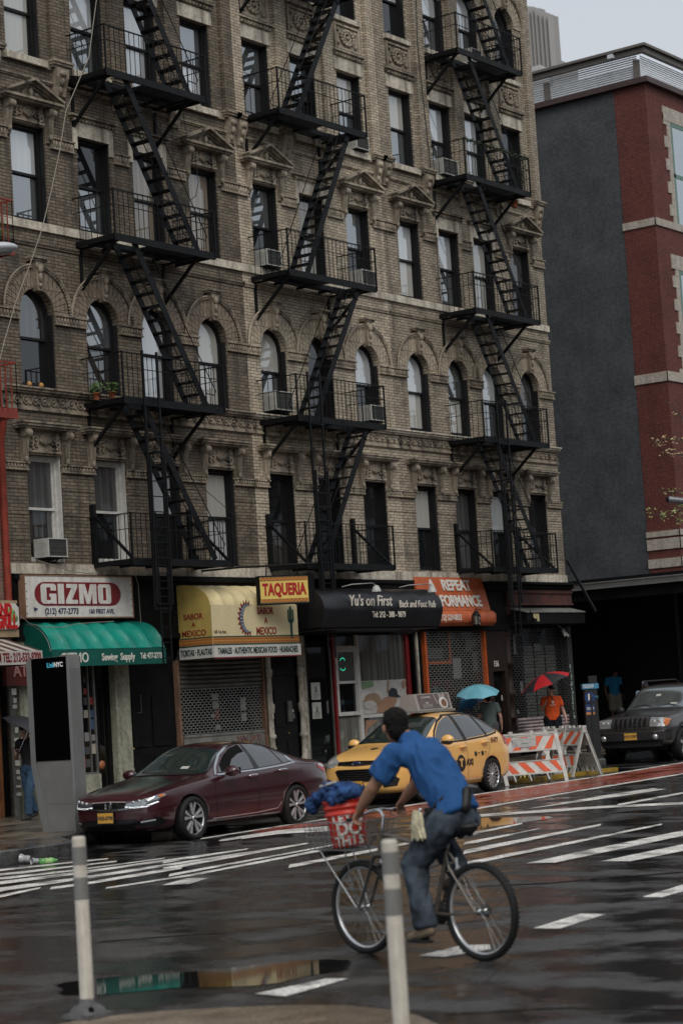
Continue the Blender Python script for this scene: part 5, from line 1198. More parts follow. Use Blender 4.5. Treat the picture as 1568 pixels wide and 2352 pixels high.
# entrance canopy and the dark recess under it
XC = 51.5
zt1 = onX(1400, 1324, XC).z; zt2 = onX(1400, 1335, XC).z; zt3 = onX(1400, 1349, XC).z; zt4 = onX(1400, 1375, XC).z
T = thing('canopy', 'long grey edged flat canopy jutting from the dark wall at the right', 'canopy', (XC, 29, 0))
prt('fascia', mat('grey_canopy_edge', (.16, .155, .15), .4, .3, .5, .1, 3), T, lambda m: m.box(XC, XC + .1, 24.5, 45, zt3, zt2))
prt('glazed_edge', mat('pale_canopy_flashing', (.24, .25, .25), .25, .4, .5, .2, 3), T, lambda m: (m.add([(XC, 24.5, zt2), (XC, 45, zt2), (XC + .6, 45, zt1), (XC + .6, 24.5, zt1)], [(0, 1, 2, 3)]), m.box(XC - .02, XC, 24.5, 45, zt2 - .02, zt2 + .01), m.box(XC - .02, XC, 24.5, 45, zt3 - .01, zt3 + .02)))
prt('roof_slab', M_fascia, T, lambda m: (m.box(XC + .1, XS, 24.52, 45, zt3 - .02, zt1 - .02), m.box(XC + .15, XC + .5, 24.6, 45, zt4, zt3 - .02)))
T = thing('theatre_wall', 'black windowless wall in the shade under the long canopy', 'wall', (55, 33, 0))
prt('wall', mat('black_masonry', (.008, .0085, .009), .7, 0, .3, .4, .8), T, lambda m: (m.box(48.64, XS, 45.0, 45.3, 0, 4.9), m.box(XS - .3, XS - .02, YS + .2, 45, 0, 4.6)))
zst = G(1385, 1690).z
T = thing('steps', 'low grey stone ledge at the foot of the black wall', 'steps', (55, 31, 0))
prt('ledge', M_kerb, T, lambda m: (m.box(55.6, XS - .31, YS - 2, 44, 0, .72), m.box(55.2, 55.6, YS - 2, 44, 0, .52)))
# distant tower with fluted panels
T = thing('tower', 'pale tower with fluted metal panels rising behind the roofline', 'tower', (110, 70, 0))
M_tw = mat('hazy_pale_cladding', (.30, .29, .28), .6, .1, .4, .1, .2)
pR = ray(1256, 60); tR = 120 / pR.x
def twr(m):
    a = CAMP + pR * tR; zt = a.z
    for q, (px, top) in enumerate(((1200, 20), (1209, 14), (1218, 22), (1226, 18), (1236, 26), (1246, 30), (1256, 34))):
        r_ = ray(px, top); p = CAMP + r_ * (120 / r_.x)
        m.prism([(p.x, p.y), (p.x + .9, p.y + .02), (p.x + .9, p.y - .30), (p.x + .35, p.y - .22)], 0, p.z, 'z'); m.prism([(p.x + .9, p.y + .3), (p.x + 3, p.y + .3), (p.x + 3, p.y - .3), (p.x + .9, p.y - .3)], 0, p.z - 3 - q % 2, 'z')
twr_mb = MB(); twr(twr_mb); twr_mb.build('cladding', M_tw, T, True)
prt('core', mat('tower_core', (.20, .19, .185), .7), T, lambda m: m.box(121.5, 122.3, onX(1225, 60, 120).y, 95, 0, onX(1256, 40, 120).z))
rr2 = ray(1205, 200); p = CAMP + rr2 * (100 / rr2.x)
T = thing('rooftop_parapet', 'pale rooftop wall just behind the end of the brick tenement', 'wall', (100, 60, 0))
prt('wall', mat('pale_parapet', (.46, .46, .45), .6), T, lambda m: m.box(100, 101, onX(1240, 165, 100).y, 90, 0, onX(1215, 155, 100).z))

# ------------------------------------------------------------------ street furniture
kx, ky = 24.42, 23.45
T = thing('information_kiosk', 'tall grey pavement kiosk with a blank black screen', 'kiosk', (kx, ky, .15))
M_kg = mat('ribbed_grey_aluminium', (.24, .24, .235), .5, .4, .5, .1, 3)
M_kl = mat('light_grey_aluminium', (.30, .31, .31), .4, .5, .5, .08, 3)
kt = 2.93
prt('body', M_kg, T, lambda m: (m.prism([(ky + .02, .15), (ky + .68, .15), (ky + .88, 1.25), (ky + .88, kt), (ky + .02, kt)], kx + .02, kx + .27, 'x')))
prt('side_panel', M_kg, T, lambda m: (m.box(kx, kx + .28, ky - .004, ky + .02, .15, kt), [m.box(kx + .03, kx + .27, ky - .009, ky - .004, .3 + i * .025, .312 + i * .025) for i in range(98)]))
prt('corner_trim', M_kl, T, lambda m: m.box(kx - .012, kx + .02, ky - .006, ky + .018, .15, kt + .004))
prt('edge_panel', M_kl, T, lambda m: m.prism([(ky + .58, .15), (ky + .70, .15), (ky + .90, 1.25), (ky + .90, kt - .03), (ky + .79, kt - .03), (ky + .79, 1.25)], kx - .01, kx + .26, 'x'))
prt('screen', mat('black_screen_glass', (.002, .002, .0022), .15, 0, .2, 0), T, lambda m: m.box(kx - .008, kx + .02, ky + .03, ky + .785, 1.30, kt - .005))
prt('lower_panel', M_kg, T, lambda m: (m.prism([(ky + .02, .18), (ky + .56, .18), (ky + .77, 1.26), (ky + .77, 1.29), (ky + .02, 1.29)], kx + .004, kx + .02, 'x'), m.box(kx, kx + .004, ky + .02, ky + .6, .62, .626)))
text('Link', .11, fxM((kx - .012, ky + .36, kt - .13)), mat('cyan_logo', (.08, .45, .62), .4, var=0, emit=(.08, .5, .7), estr=.15), T, 'lettering', .002, .002, .9)
text('NYC', .105, fxM((kx - .012, ky + .19, kt - .13)), mat('white_logo', (.7, .7, .7), .4, var=0, emit=(.7, .7, .7), estr=.12), T, 'lettering', .002, .003, .9)
prt('antenna_cap', M_kg, T, lambda m: m.box(kx + .03, kx + .26, ky + .01, ky + .2, kt, kt + .02))
# flexible posts
M_dw = stonemat('scuffed_white_plastic', (.60, .56, .49), (.20, .18, .15), .5, 4, .05, .1)
M_dg = mat('grey_reflective_band', (.19, .19, .18), .4, 0, .5, .1, 9)
def post(label, x, y, z0, dx, dy):
    T = thing('delineator_post', label, 'bollard', (x, y, z0), group='white flexible posts with grey bands')
    r_ = .046; lean = lambda z: (x + dx * z, y + dy * z, z0 + z)
    prt('tube', M_dw, T, lambda m: (m.tube([lean(.05), lean(.3), lean(.7), lean(1.13)], [r_, r_, r_ * .98, r_ * .96], 24), m.tube([lean(1.13), lean(1.145)], [r_ * .96, r_ * .80], 24)))
    prt('ridge', M_dw, T, lambda m: [m.tube([(lean(.08)[0] + c * r_, lean(.08)[1] + s * r_, lean(.08)[2]), (lean(.70)[0] + c * r_, lean(.70)[1] + s * r_, lean(.70)[2])], .006, 6) for c, s in ((-.55, -.83), (-.9, -.3), (-.2, -1))])
    for a, b in ((.81, .96), (.995 - .02, 1.06)) if False else ((.745, .885), (.965, 1.095 - .015)): prt('reflective_band', M_dg, T, lambda m: m.tube([lean(a), lean(b)], r_ * 1.02, 24))
    bs = prt('base', mat('worn_black_rubber', (.10, .10, .10), .6, 0, .3, .3, 9), T, lambda m: (m.lathe([(.13, .0), (.13, .015), (.11, .05), (.085, .075), (.055, .085), (.05, .12)], (x, y, z0), 20, 'z', caps=True), m.box(x - .115, x + .115, y - .115, y + .115, z0 + .0, z0 + .028)))
    prt('bolt_hole', M_fascia, bs, lambda m: m.tube([(x - .05, y - .075, z0 + .06), (x - .065, y - .095, z0 + .058)], .018, 10))
pL = G(203, 2338); post('left white flexible post with two grey bands near the puddle', pL.x, pL.y, .004, 0.005, 0.008)
pR_ = ray(925, 2400); tt = 11.3 / (pR_.dot(VF)); pR_ = CAMP + pR_ * tt; post('right white flexible post in front of the bicycle wheel', pR_.x, pR_.y, .004, .0, .004)
# parking meter
mx, my = (lambda p: (p.x, p.y))(CAMP + ray(1362, 1700) * (49.6 / ray(1362, 1700).dot(VF))); mz = swz(mx)
T = thing('parking_meter', 'dark pay station with blue P disc beside the barricades', 'parking meter', (mx, my, mz))
M_mt = mat('dark_grey_meter_metal', (.018, .019, .021), .5, .2, .4, .15, 4)
uu = Vector((.64, -.77, 0)); nn = Vector((-.77, -.64, 0))      # faces the junction
def mM(o): return plane_M(o, uu, (0, 0, 1))
def mbx(m, a, b, c, d, z0, z1):     # a..b along face, c..d outward
    vs = [Vector((mx, my, 0)) + uu * p + nn * q for p, q in ((a, c), (b, c), (b, d), (a, d))]
    m.prism([(v.x, v.y) for v in vs], z0, z1, 'z')
prt('cabinet', M_mt, T, lambda m: (mbx(m, -.15, .15, -.12, .10, mz, mz + 1.62), mbx(m, -.03, .02, .10, .12, mz + .1, mz + 1.5)))
prt('solar_cap', M_mt, T, lambda m: (mbx(m, -.02, .17, -.1, .08, mz + 1.74, mz + 1.92)))
mc = Vector((mx, my, 0)) + nn * .125
prt('blue_band', mat('pale_blue_band', (.06, .22, .36), .4, var=.05), T, lambda m: mbx(m, -.19, .19, -.14, .122, mz + 1.62, mz + 1.74))
text('102569', .11, mM(Vector((mx, my, mz + 1.68)) + nn * .124 - uu * .06), M_letw, T, 'lettering', .002, .002, .8)
dk = prt('p_disc', mat('blue_disc', (.008, .04, .14), .4, var=0), T, lambda m: m.prism([((mc + uu * (.125 * math.cos(a) - .02)).x, mz + 1.42 + .125 * math.sin(a)) for a in [q * math.pi / 12 for q in range(24)]], 0, .001))
dk.data.clear_geometry(); 
vs = [mc - nn * .02 + uu * (.125 * math.cos(q * math.pi / 12) - .03) + Vector((0, 0, mz + 1.42 + .125 * math.sin(q * math.pi / 12))) for q in range(24)]
vs2 = [v + nn * .006 for v in vs]; l = T.location
dk.data.from_pydata([tuple(v - l) for v in vs + vs2], [], [tuple(range(24)), tuple(range(24, 48))] + [(i, (i + 1) % 24, (i + 1) % 24 + 24, i + 24) for i in range(24)])
text('P', .20, mM(Vector((mx, my, mz + 1.42)) + nn * .114 - uu * .03), M_letw, T, 'lettering', .002, .006, 1)
prt('number_plate', mat('navy_plate', (.02, .05, .16), .4, var=0), T, lambda m: mbx(m, -.14, .06, .10, .106, mz + 1.08, mz + 1.26)); prt('number_plate', mat('orange_plate', (.5, .2, .06), .4, var=0), T, lambda m: mbx(m, -.14, .06, .10, .107, mz + 1.02, mz + 1.08))
text('102569', .075, mM(Vector((mx, my, mz + 1.16)) + nn * .109 - uu * .04), M_letw, T, 'lettering', .002, .002, .8)
prt('graffiti', mat('blue_tag', (.05, .2, .3), .4, var=0), T, lambda m: m.tube([Vector((mx, my, mz + 1.42 + .05 * math.sin(q * 2.3))) + nn * .125 + uu * (.08 + q * .012) for q in range(8)], .006, 5))

# ------------------------------------------------------------------ barricades
M_bw = mat('dirty_white_plastic', (.50, .49, .46), .45, 0, .4, .2, 6)
M_bo = mat('reflective_orange_red', (.62, .09, .025), .35, 0, .5, .1)
def barricade(label, x, y, z, ang, L=1.15, plate=False):
    T = thing('barricade', label, 'barricade', (x, y, z), ang, group='orange and white striped street barricades')
    H_, sp = 1.04, .36                                   # A-frame: two leaning faces
    def at(s, u, h): return Vector((u, s * sp * (1 - h / H_), h))          # point on face s, h up
    for s in (-1, 1):
        for u in (-L / 2, L / 2):
            mb = MB(); mb.bar(at(s, u, 0), at(s, u, H_), .055, .035, (1, 0, 0))
            n = 7
            for q in range(n):
                a, b = q / n * H_, (q + 1) / n * H_; off = Vector((.022 if q % 2 else -.022, 0, 0)); off2 = Vector((-.022 if q % 2 else .022, 0, 0))
                mb.bar(at(s, u, a) + off + Vector((0, s * .02, 0)), at(s, u, b) + off2 + Vector((0, s * .02, 0)), .012, .03, (1, 0, 0))
            for d in (-.028, .028): mb.bar(at(s, u + d, 0) + Vector((0, s * .02, 0)), at(s, u + d, H_) + Vector((0, s * .02, 0)), .01, .03, (1, 0, 0))
            mb.build('leg', M_bw, T)
        for (h0, h1) in ((.66, .97), (.20, .46)):
            mb = MB(); a, b, c, d = at(s, -L / 2, h0), at(s, L / 2, h0), at(s, L / 2, h1), at(s, -L / 2, h1)
            mb.bar((a + d) / 2, (b + c) / 2, .02, h1 - h0, d - a); pn = mb.build('panel', M_bw, T)
            mb = MB(); nrm = Vector((0, s, .3)).normalized(); k = .17; sg_ = 1 if h0 < .5 else -1; u = -L / 2 - .06; h = h1 - h0 - .05
            while u < L / 2 - .02:
                def pt(uu_, t): 
                    uu_ = max(-L / 2 + .03, min(L / 2 - .03, uu_)); return at(s, uu_, h0 + .025 + t * h) + nrm * .017
                sl_ = h * .9
                v = [pt(u, sg_ < 0), pt(u + k, sg_ < 0), pt(u + k + sl_, sg_ > 0), pt(u + sl_, sg_ > 0)]
                if s < 0: v = [pt(-u, sg_ < 0), pt(-u - k, sg_ < 0), pt(-u - k - sl_, sg_ > 0), pt(-u - sl_, sg_ > 0)]
                mb.add(v, [(0, 1, 2, 3)]); u += 2 * k + .02
            mb.build('stripes', M_bo, pn)
            mb = MB(); mb.bar(at(s, -L / 2, h1), at(s, L / 2, h1), .05, .02, (0, 0, 1)); mb.bar(at(s, -L / 2, h0), at(s, L / 2, h0), .05, .02, (0, 0, 1)); mb.build('rim', M_bw, pn)
        for u in (-L * .3, -L * .02, L * .28):
            mb = MB(); mb.prism([(u - .09, .66), (u + .09, .66), (u + .045, .56), (u + .06, .46), (u - .06, .46), (u - .02, .56)], -.012, .012)
            for p_ in range(len(mb.v) - 12, len(mb.v)):
                v = mb.v[p_]; mb.v[p_] = (v[0], v[1] + s * sp * (1 - v[2] / H_), v[2])
        mb.build('web', M_bw, T)
        for u in (-L * .36, -L * .1, L * .2): MB().bar(at(s, u, .22), at(s, u + .03, .06), .05, .03, (1, 0, 0)).build('foot', M_bw, T)
    mb = MB(); mb.box(-L / 2 - .02, L / 2 + .02, -.035, .035, H_ - .05, H_ - .01)
    for u in (-L * .25, L * .1, L * .33): mb.box(u - .04, u + .04, -.03, .03, H_ - .01, H_ + .035)
    for u in (-L / 2, L / 2): mb.box(u - .03, u + .03, -.05, .05, H_ - .12, H_ + .03)
    mb.build('top_rail', M_bw, T)
    if plate:
        mb = MB(); mb.bar(at(-1, -L * .06 - .28, .80) + Vector((0, -.03, 0)), at(-1, -L * .06 + .26, .80) + Vector((0, -.03, 0)), .008, .27, (0, 0, 1)); pl = mb.build('notice', mat('grimy_card', (.42, .43, .42), .6, 0, .3, .3, 9), T)
        ud = (at(-1, 0, 1) - at(-1, 0, 0)).normalized(); tk = mat('faded_ink', (.12, .12, .13), .6, var=0)
        for s_, h, sz in (('REPAIR OF YOUR ELECTRICAL SYSTEM', .89, .042), ('PHONE #', .83, .042), ('CODE / ESTIMATE', .74, .042)):
            text(s_, sz, plane_M(at(-1, -L * .06 - .01, h) + Vector((0, -.045, 0)), (1, 0, 0), ud), tk, pl, 'lettering', .001, .001, .8, world=False)
    return T
def bar_ang(a, b):
    A, B = G(*a), G(*b); d = B - A; return A, B, math.atan2(d.y, d.x), d.length
A, B, an, ln = bar_ang((1163, 1806), (1300, 1794)); A.z = zg(A.x, A.y)
sc_ = 1.0
c = (A + B) / 2; barricade('front striped barricade carrying a printed electrical notice', c.x + .2, c.y + .32, zg(c.x, c.y), an, 1.28 if ln > 3 or ln < .8 else ln, True)
print('BARR', A, B, an, ln)
c = G(1318, 1781); barricade('middle barricade turned sideways between the other two', c.x + .1, c.y + .45, zg(c.x, c.y), R(75), .75)
c = G(1366, 1781); barricade('barricade farthest right, seen from its open end', c.x + .15, c.y + .5, zg(c.x, c.y), R(62), .7)
T = thing('hose_guard', 'yellow and black striped tube lying under the barricades', 'cable guard', (36, 23.5, .08))
M_yb = mat('hazard_yellow', (.40, .27, .03), .45, 0, .4, .2, 5)
a, b = G(1130, 1797), G(1262, 1788); a.y += .5; b.y += .5
prt('tube', M_yb, T, lambda m: m.tube([a + Vector((0, 0, .05)), b + Vector((0, 0, .05))], .045, 8)); prt('black_bands', M_fascia, T, lambda m: [m.tube([a.lerp(b, q / 14 + .0) + Vector((0, 0, .05)), a.lerp(b, q / 14 + .035) + Vector((0, 0, .05))], .047, 8) for q in range(14)])
T = tag(struct('kerb_paint', MB().box(37.2, 41.5, 23.35, 23.5, .05, .14), M_yline), 'yellow', 'x'); del T['label']; del T['category']

# ------------------------------------------------------------------ wires, lamp, tree and pole at the edges
M_cab = mat('pale_cable', (.26, .24, .19), .6, var=0); M_cabd = mat('black_cable', (.012, .012, .012), .6, var=0)
def cable(label, pts, r=.008, m_=None, sag=0, cat='cable'):
    mb = MB(); mb.tube(pts, r, 6); o = mb.build('cable', m_ or M_cab); return tag(o, label, cat)
cable('thin pale rope hanging slack down the far left of the facade', [onY(x, y, 26.8) for x, y in ((226, -30), (214, 60), (205, 130), (152, 255), (138, 345), (118, 440), (96, 530), (72, 600), (38, 690), (12, 780), (-6, 850), (-10, 900))], .009)
cable('white cable drooping under the sill by the sewing shop sign', [onY(x, y, 28.3) for x, y in ((81, 1285), (120, 1298), (165, 1312), (200, 1317), (225, 1316))], .009)
cable('pale cord lying across the top of the green awning', [onY(x, y, 27.75) for x, y in ((48, 1415), (70, 1433), (105, 1440), (140, 1441), (170, 1434), (210, 1430), (262, 1427))], .006)
cable('pale cord dangling between the maroon lettered sign and the yellow awning', [onY(x, y, 28.25) for x, y in ((310, 1316), (318, 1345), (321, 1390), (324, 1432))], .007)
cable('black cable running down the brown tenement beside its fire escape', [onY(x, y, 28.38) for x, y in ((418, 250), (434, 330), (450, 370), (456, 420), (450, 450), (430, 465))], .009, M_cabd)
cable('black cable down the right hand tenement between the stairs', [onY(x, y, 28.38) for x, y in ((955, 0), (958, 90), (965, 170), (985, 350), (998, 480), (1004, 600), (1010, 690))], .010, M_cabd)
cable('cable stretched from the brown tenement to the yellow projecting sign', [onY(x, y, 28.2) for x, y in ((460, 1115), (500, 1150), (545, 1190), (600, 1235), (650, 1262))], .007, M_cabd)
lp = CAMP + ray(0, 572) * 30
T = thing('street_lamp', 'white cobra head street lamp poking in from the left edge', 'street lamp', (lp.x - 2, lp.y + 2, 0))
la = CAMP + ray(-8, 572) * 28; lb = CAMP + ray(34, 573) * 28; d_ = (lb - la)
prt('lamp_head', mat('pale_lamp_shell', (.46, .48, .50), .35, 0, .5, .03), T, lambda m: m.ell((la.x + d_.x * .2, la.y + d_.y * .2, la.z + .01), (.24, .16, .075), 18, 12, rot=Matrix.Rotation(math.atan2(d_.y, d_.x), 3, 'Z')))
prt('lens', mat('lamp_lens', (.26, .27, .27), .3), T, lambda m: m.ell((la.x + d_.x * .2, la.y + d_.y * .2, la.z - .035), (.19, .12, .05), 16, 8, rot=Matrix.Rotation(math.atan2(d_.y, d_.x), 3, 'Z')))
pb = la - d_.normalized() * 2.6
prt('pole', M_kl, T, lambda m: (m.tube([(pb.x, pb.y, 0), (pb.x, pb.y, la.z - .4)], [.1, .07], 12), m.tube([(pb.x, pb.y, la.z - .4), (pb.x + d_.normalized().x * 1.2, pb.y + d_.normalized().y * 1.2, la.z + .1), tuple(la)], .035, 8)))
# tree and sign pole at the right edge
TD = 34
def rp(x, y, d=TD): r_ = ray(x, y); return CAMP + r_ * (d / r_.dot(VF))
tb = rp(1660, 1900); tb.z = swz(tb.x)
T = thing('street_tree', 'young street tree whose yellow green leaf sprays reach in at the right edge', 'tree', tuple(tb))
M_bark = mat('grey_bark', (.06, .05, .04), .8, 0, .3, .3, 8, .5, 30)
M_lf = mat('young_leaf', (.20, .22, .07), .5, 0, .4, .5, 9); M_lf2 = mat('tan_leaf', (.34, .27, .14), .5, 0, .4, .3, 9)
tt_ = [rp(1655, 1250), rp(1640, 1000)]
prt('trunk', M_bark, T, lambda m: m.tube([tuple(tb), tuple(rp(1658, 1500)), tuple(tt_[0]), tuple(tt_[1]), tuple(rp(1620, 850))], [.11, .09, .07, .045, .02], 10))
def twig(m, lm, pts, rnd, n, dens=10, sz=.055):
    P_ = [rp(*p) for p in pts]; m.tube(P_, [.018 - .014 * i / (len(P_) - 1) for i in range(len(P_))], 6)
    for i in range(n):
        t = rnd.uniform(.35, 1) * (len(P_) - 1); k = min(int(t), len(P_) - 2); p = P_[k].lerp(P_[k + 1], t - k)
        leafball(lm, p, (.10, .10, .08), dens, sz, rnd)
brm, lfm, lf2 = MB(), MB(), MB(); rt = random.Random(4)
twig(brm, lfm, [(1640, 1190), (1600, 1175), (1568, 1168), (1545, 1180), (1520, 1185), (1494, 1178)], rt, 12, 7)
twig(brm, lfm, [(1645, 1160), (1600, 1150), (1560, 1158), (1542, 1165)], rt, 7, 7); twig(brm, lfm, [(1645, 1150), (1600, 1128), (1560, 1132), (1516, 1128)], rt, 8, 7)
twig(brm, lf2, [(1650, 1080), (1610, 1060), (1575, 1045), (1540, 1042), (1528, 1040), (1502, 1015)], rt, 10, 5); twig(brm, lf2, [(1650, 1060), (1600, 1030), (1570, 1010), (1530, 1008), (1500, 1018)], rt, 9, 5)
twig(brm, lf2, [(1640, 1010), (1600, 990), (1568, 962), (1548, 940), (1524, 920)], rt, 2, 4)
twig(brm, lfm, [(1650, 1220), (1620, 1215), (1590, 1190), (1560, 1195), (1545, 1200)], rt, 7, 6)
for q in range(26):     # the rest of the crown, outside the frame
    twig(brm, lfm, [(1645, 1150 - q * 20), (1700 + rt.uniform(-20, 60), 1080 - q * 18), (1740 + rt.uniform(-30, 160), 1040 - q * 20)], rt, 5, 8)
brm.build('branches', M_bark, T, True); lfm.build('crown', M_lf, T, True); lf2.build('crown', M_lf2, T, True)
a = rp(1560.5, 960, 30); b = rp(1562, 1262, 30)
T = thing('street_sign_pole', 'pale square pole with a pointed cap and dark pipe arm at the right edge', 'pole', (a.x + .15, a.y - .1, 0))
px_, py_ = a.x + .14, a.y - .14
prt('pole', mat('pale_grey_pole', (.36, .36, .37), .4, .3, .5, .05), T, lambda m: (m.box(px_ - .11, px_ + .11, py_ - .11, py_ + .11, b.z, a.z), m.box(px_ - .04, px_ + .04, py_ - .04, py_ + .04, 0, b.z), m.lathe([(.16, a.z), (.02, a.z + .13), (0, a.z + .13)], (px_, py_, 0), 4)))
c1 = rp(1534, 1147, 29); c2 = rp(1600, 1154, 29)
prt('pipe_arm', mat('grey_pipe', (.15, .15, .16), .4, .4), T, lambda m: m.tube([c1, c2], .045, 12, caps=False)); prt('pipe_mouth', M_dark, T, lambda m: m.ell(c1, (.04, .04, .04), 10, 8))
# small things: garland, pots, litter
T = thing('leaf_garland', 'garland of dark leaves wound along a fire escape railing at the upper right', 'garland', (44, 27.4, 15))
mb = MB(); rq = random.Random(8)
for i in range(60): leafball(mb, (43.4 + i * .05, 27.42, 15.53 + .03 * math.sin(i)), (.05, .04, .05), 9, .06, rq)
for i in range(12): leafball(mb, (46.1 + rq.uniform(-.2, .25), 27.45, 14.8 + i * .06), (.08, .05, .06), 12, .05, rq)
mb.build('leaves', mat('dark_leaf', (.03, .045, .02), .6, 0, .3, .4, 9), T, True); prt('string', M_cabd, T, lambda m: m.tube([(43.4, 27.42, 15.55), (45, 27.42, 15.53), (46.4, 27.42, 15.55)], .01, 5))
def pot(label, x, y, z, r, flower=None, n=160):
    T = thing('potted_plant', label, 'potted plant', (x, y, z), group='potted plants on the fire escapes')
    prt('pot', mat('terracotta', (.28, .09, .04), .7, 0, .3, .2, 8), T, lambda m: m.lathe([(r * .6, z), (r * .85, z + r * 1.3), (r * .95, z + r * 1.3), (r * .95, z + r * 1.5), (r * .8, z + r * 1.5)], (x, y, 0), 14))
    mb = MB(); leafball(mb, (x, y, z + r * 2.6), (r * 1.4, r * 1.2, r * 1.3), n, r * .8, random.Random(int(x * 9))); mb.build('foliage', M_leaf if flower is None else flower, T, True)
pot('leafy potted plant at the left end of a balcony in front of an arched window', onY(222, 905, 28.1).x, 28.1, 8.12, .09); pot('bushier potted plant just right of the leafy one on the same balcony', onY(258, 905, 27.8).x, 27.8, 8.12, .085)
pot('mauve flowering pot at the corner of the upper right balcony', 46.7, 28.1, 14.45, .12, mat('mauve_flower', (.16, .08, .13), .6, 0, .3, .5, 9), 120)
for (x, l_) in ((28.98, 'small orange gourd on the arched window sill at the far left'), (29.3, 'larger orange gourd beside a tiny one on the far left sill')):
    o = MB().ell((0, 0, 0), (.05, .05, .055), 10, 8).build('gourd', mat('orange_gourd', (.45, .22, .06), .5)); o.location = (x, Y0 - .05, 8.36); tag(o, l_, 'gourd')
g = G(69, 1969); mb = MB()
M_clr = mat('clear_plastic_cup', (.35, .36, .36), .15, 0, .6, .2, 20)
for (px, py, s, l_, an_) in ((60, 1984, .075, 'large crumpled clear plastic cup in the gutter', .4), (82, 1986, .055, 'smaller clear plastic cup beside the larger one', 1.2)):
    g = G(px, py); o = MB().lathe([(s * .6, -s), (s * .75, -s * .2), (s * .6, 0), (s * .85, s * .6), (s * .95, s)], (0, 0, 0), 12, 'y').build('plastic_cup', M_clr); o.location = (g.x, g.y, g.z + s * .9); o.rotation_euler = (.1, .1, an_); tag(o, l_, 'cup')
g = G(112, 1985); T = thing('bottle', 'green soda bottle lying in the gutter by the clear cups', 'bottle', tuple(g), R(-30)); T.location.z += .045
mb = MB(); mb.lathe([(0, -.13), (.042, -.125), (.045, -.06), (.038, 0), (.045, .05), (.03, .09), (.014, .11), (.014, .13), (0, .13)], (0, 0, 0), 12, 'x'); mb.build('body', mat('green_pet', (.10, .32, .08), .15, 0, .6, .3, 12), T); MB().lathe([(.046, -.05), (.04, 0), (.046, .045)], (0, 0, 0), 12, 'x').build('label', mat('lime_label', (.25, .42, .15), .5), T)
g = G(620, 1909); 
mb = MB(); c = G(520, 1934); mb.ell((0, 0, .02), (.28, .10, .02), 14, 6); o = mb.build('flattened_bag', mat('dirty_white_plastic_bag', (.42, .40, .38), .4, 0, .4, .2, 12)); c = G(529, 1931); o.location = c; o.rotation_euler = (0, 0, R(5)); tag(o, 'flattened white plastic bag on the road beside the dark red car', 'litter')
mb = MB(); c = G(555, 1886); leafball(mb, (0, 0, .03), (.24, .15, .04), 180, .06, random.Random(5), .4); o = mb.build('weeds', M_leaf); o.location = (c.x, c.y, c.z); tag(o, 'bright green leaves scattered on the road under the dark red car', 'leaves')

# ------------------------------------------------------------------ cars
def paint(name, col, metal=.25, rough=.32, coat=1.0, drops=.22, spec=.5):
    m, t, b = newmat(name); N, L = t.nodes, t.links
    b.inputs['Base Color'].default_value = (*col, 1); b.inputs['Metallic'].default_value = metal; b.inputs['Roughness'].default_value = rough
    b.inputs['Coat Weight'].default_value = coat; b.inputs['Coat Roughness'].default_value = .06; b.inputs['Specular IOR Level'].default_value = spec
    tc = N.new('ShaderNodeTexCoord'); n = N.new('ShaderNodeTexNoise'); n.inputs['Scale'].default_value = 130; n.inputs['Detail'].default_value = 2; L.new(tc.outputs['Object'], n.inputs['Vector'])
    sp = N.new('ShaderNodeNewGeometry'); sx = N.new('ShaderNodeSeparateXYZ'); L.new(sp.outputs['Normal'], sx.inputs[0])
    mr = N.new('ShaderNodeMapRange'); mr.inputs[1].default_value = .0; mr.inputs[2].default_value = .6; mr.inputs[3].default_value = .25; mr.inputs[4].default_value = 1; L.new(sx.outputs[2], mr.inputs[0])
    bp = N.new('ShaderNodeBump'); bp.inputs['Distance'].default_value = .004; L.new(n.outputs[0], bp.inputs['Height'])
    mm = N.new('ShaderNodeMath'); mm.operation = 'MULTIPLY'; mm.inputs[1].default_value = drops; L.new(mr.outputs[0], mm.inputs[0]); L.new(mm.outputs[0], bp.inputs['Strength'])
    L.new(bp.outputs[0], b.inputs['Normal']); L.new(bp.outputs[0], b.inputs['Coat Normal'])
    MATS[name] = m; return m
M_tyre = mat('tyre_rubber', (.012, .012, .012), .65, 0, .3, .2, 20)
M_chr = mat('bright_chrome', (.55, .56, .57), .12, 1, .5, 0)
M_rim = mat('silver_rim', (.62, .62, .63), .3, .7, .5, .05)
M_pbk = mat('gloss_black_plastic', (.006, .006, .007), .15, 0, .5, 0)
M_mbk = mat('matt_black_plastic', (.012, .012, .013), .55, 0, .4, .1)
G_car = glassmat('wet_side_glass', (.06, .062, .063), .08, .18)
G_wind = glassmat('windscreen_glass', (.018, .028, .025), .10, .06)
G_open = mat('unlit_cabin_patch', (.006, .006, .006), .8, 0, .1, 0)
M_lamp = glassmat('headlamp_lens', (.30, .31, .32), .35, .08)
M_lampd = glassmat('dark_headlamp_lens', (.08, .085, .09), .25, .05)
M_amb = mat('amber_lens', (.55, .16, .03), .2, 0, .6, 0); M_rlm = mat('red_lens', (.35, .02, .02), .15, 0, .6, 0)
M_pl = mat('yellow_plate', (.62, .34, .05), .45, 0, .4, .08, 20); M_pt = mat('plate_navy', (.03, .03, .05), .5, var=0)

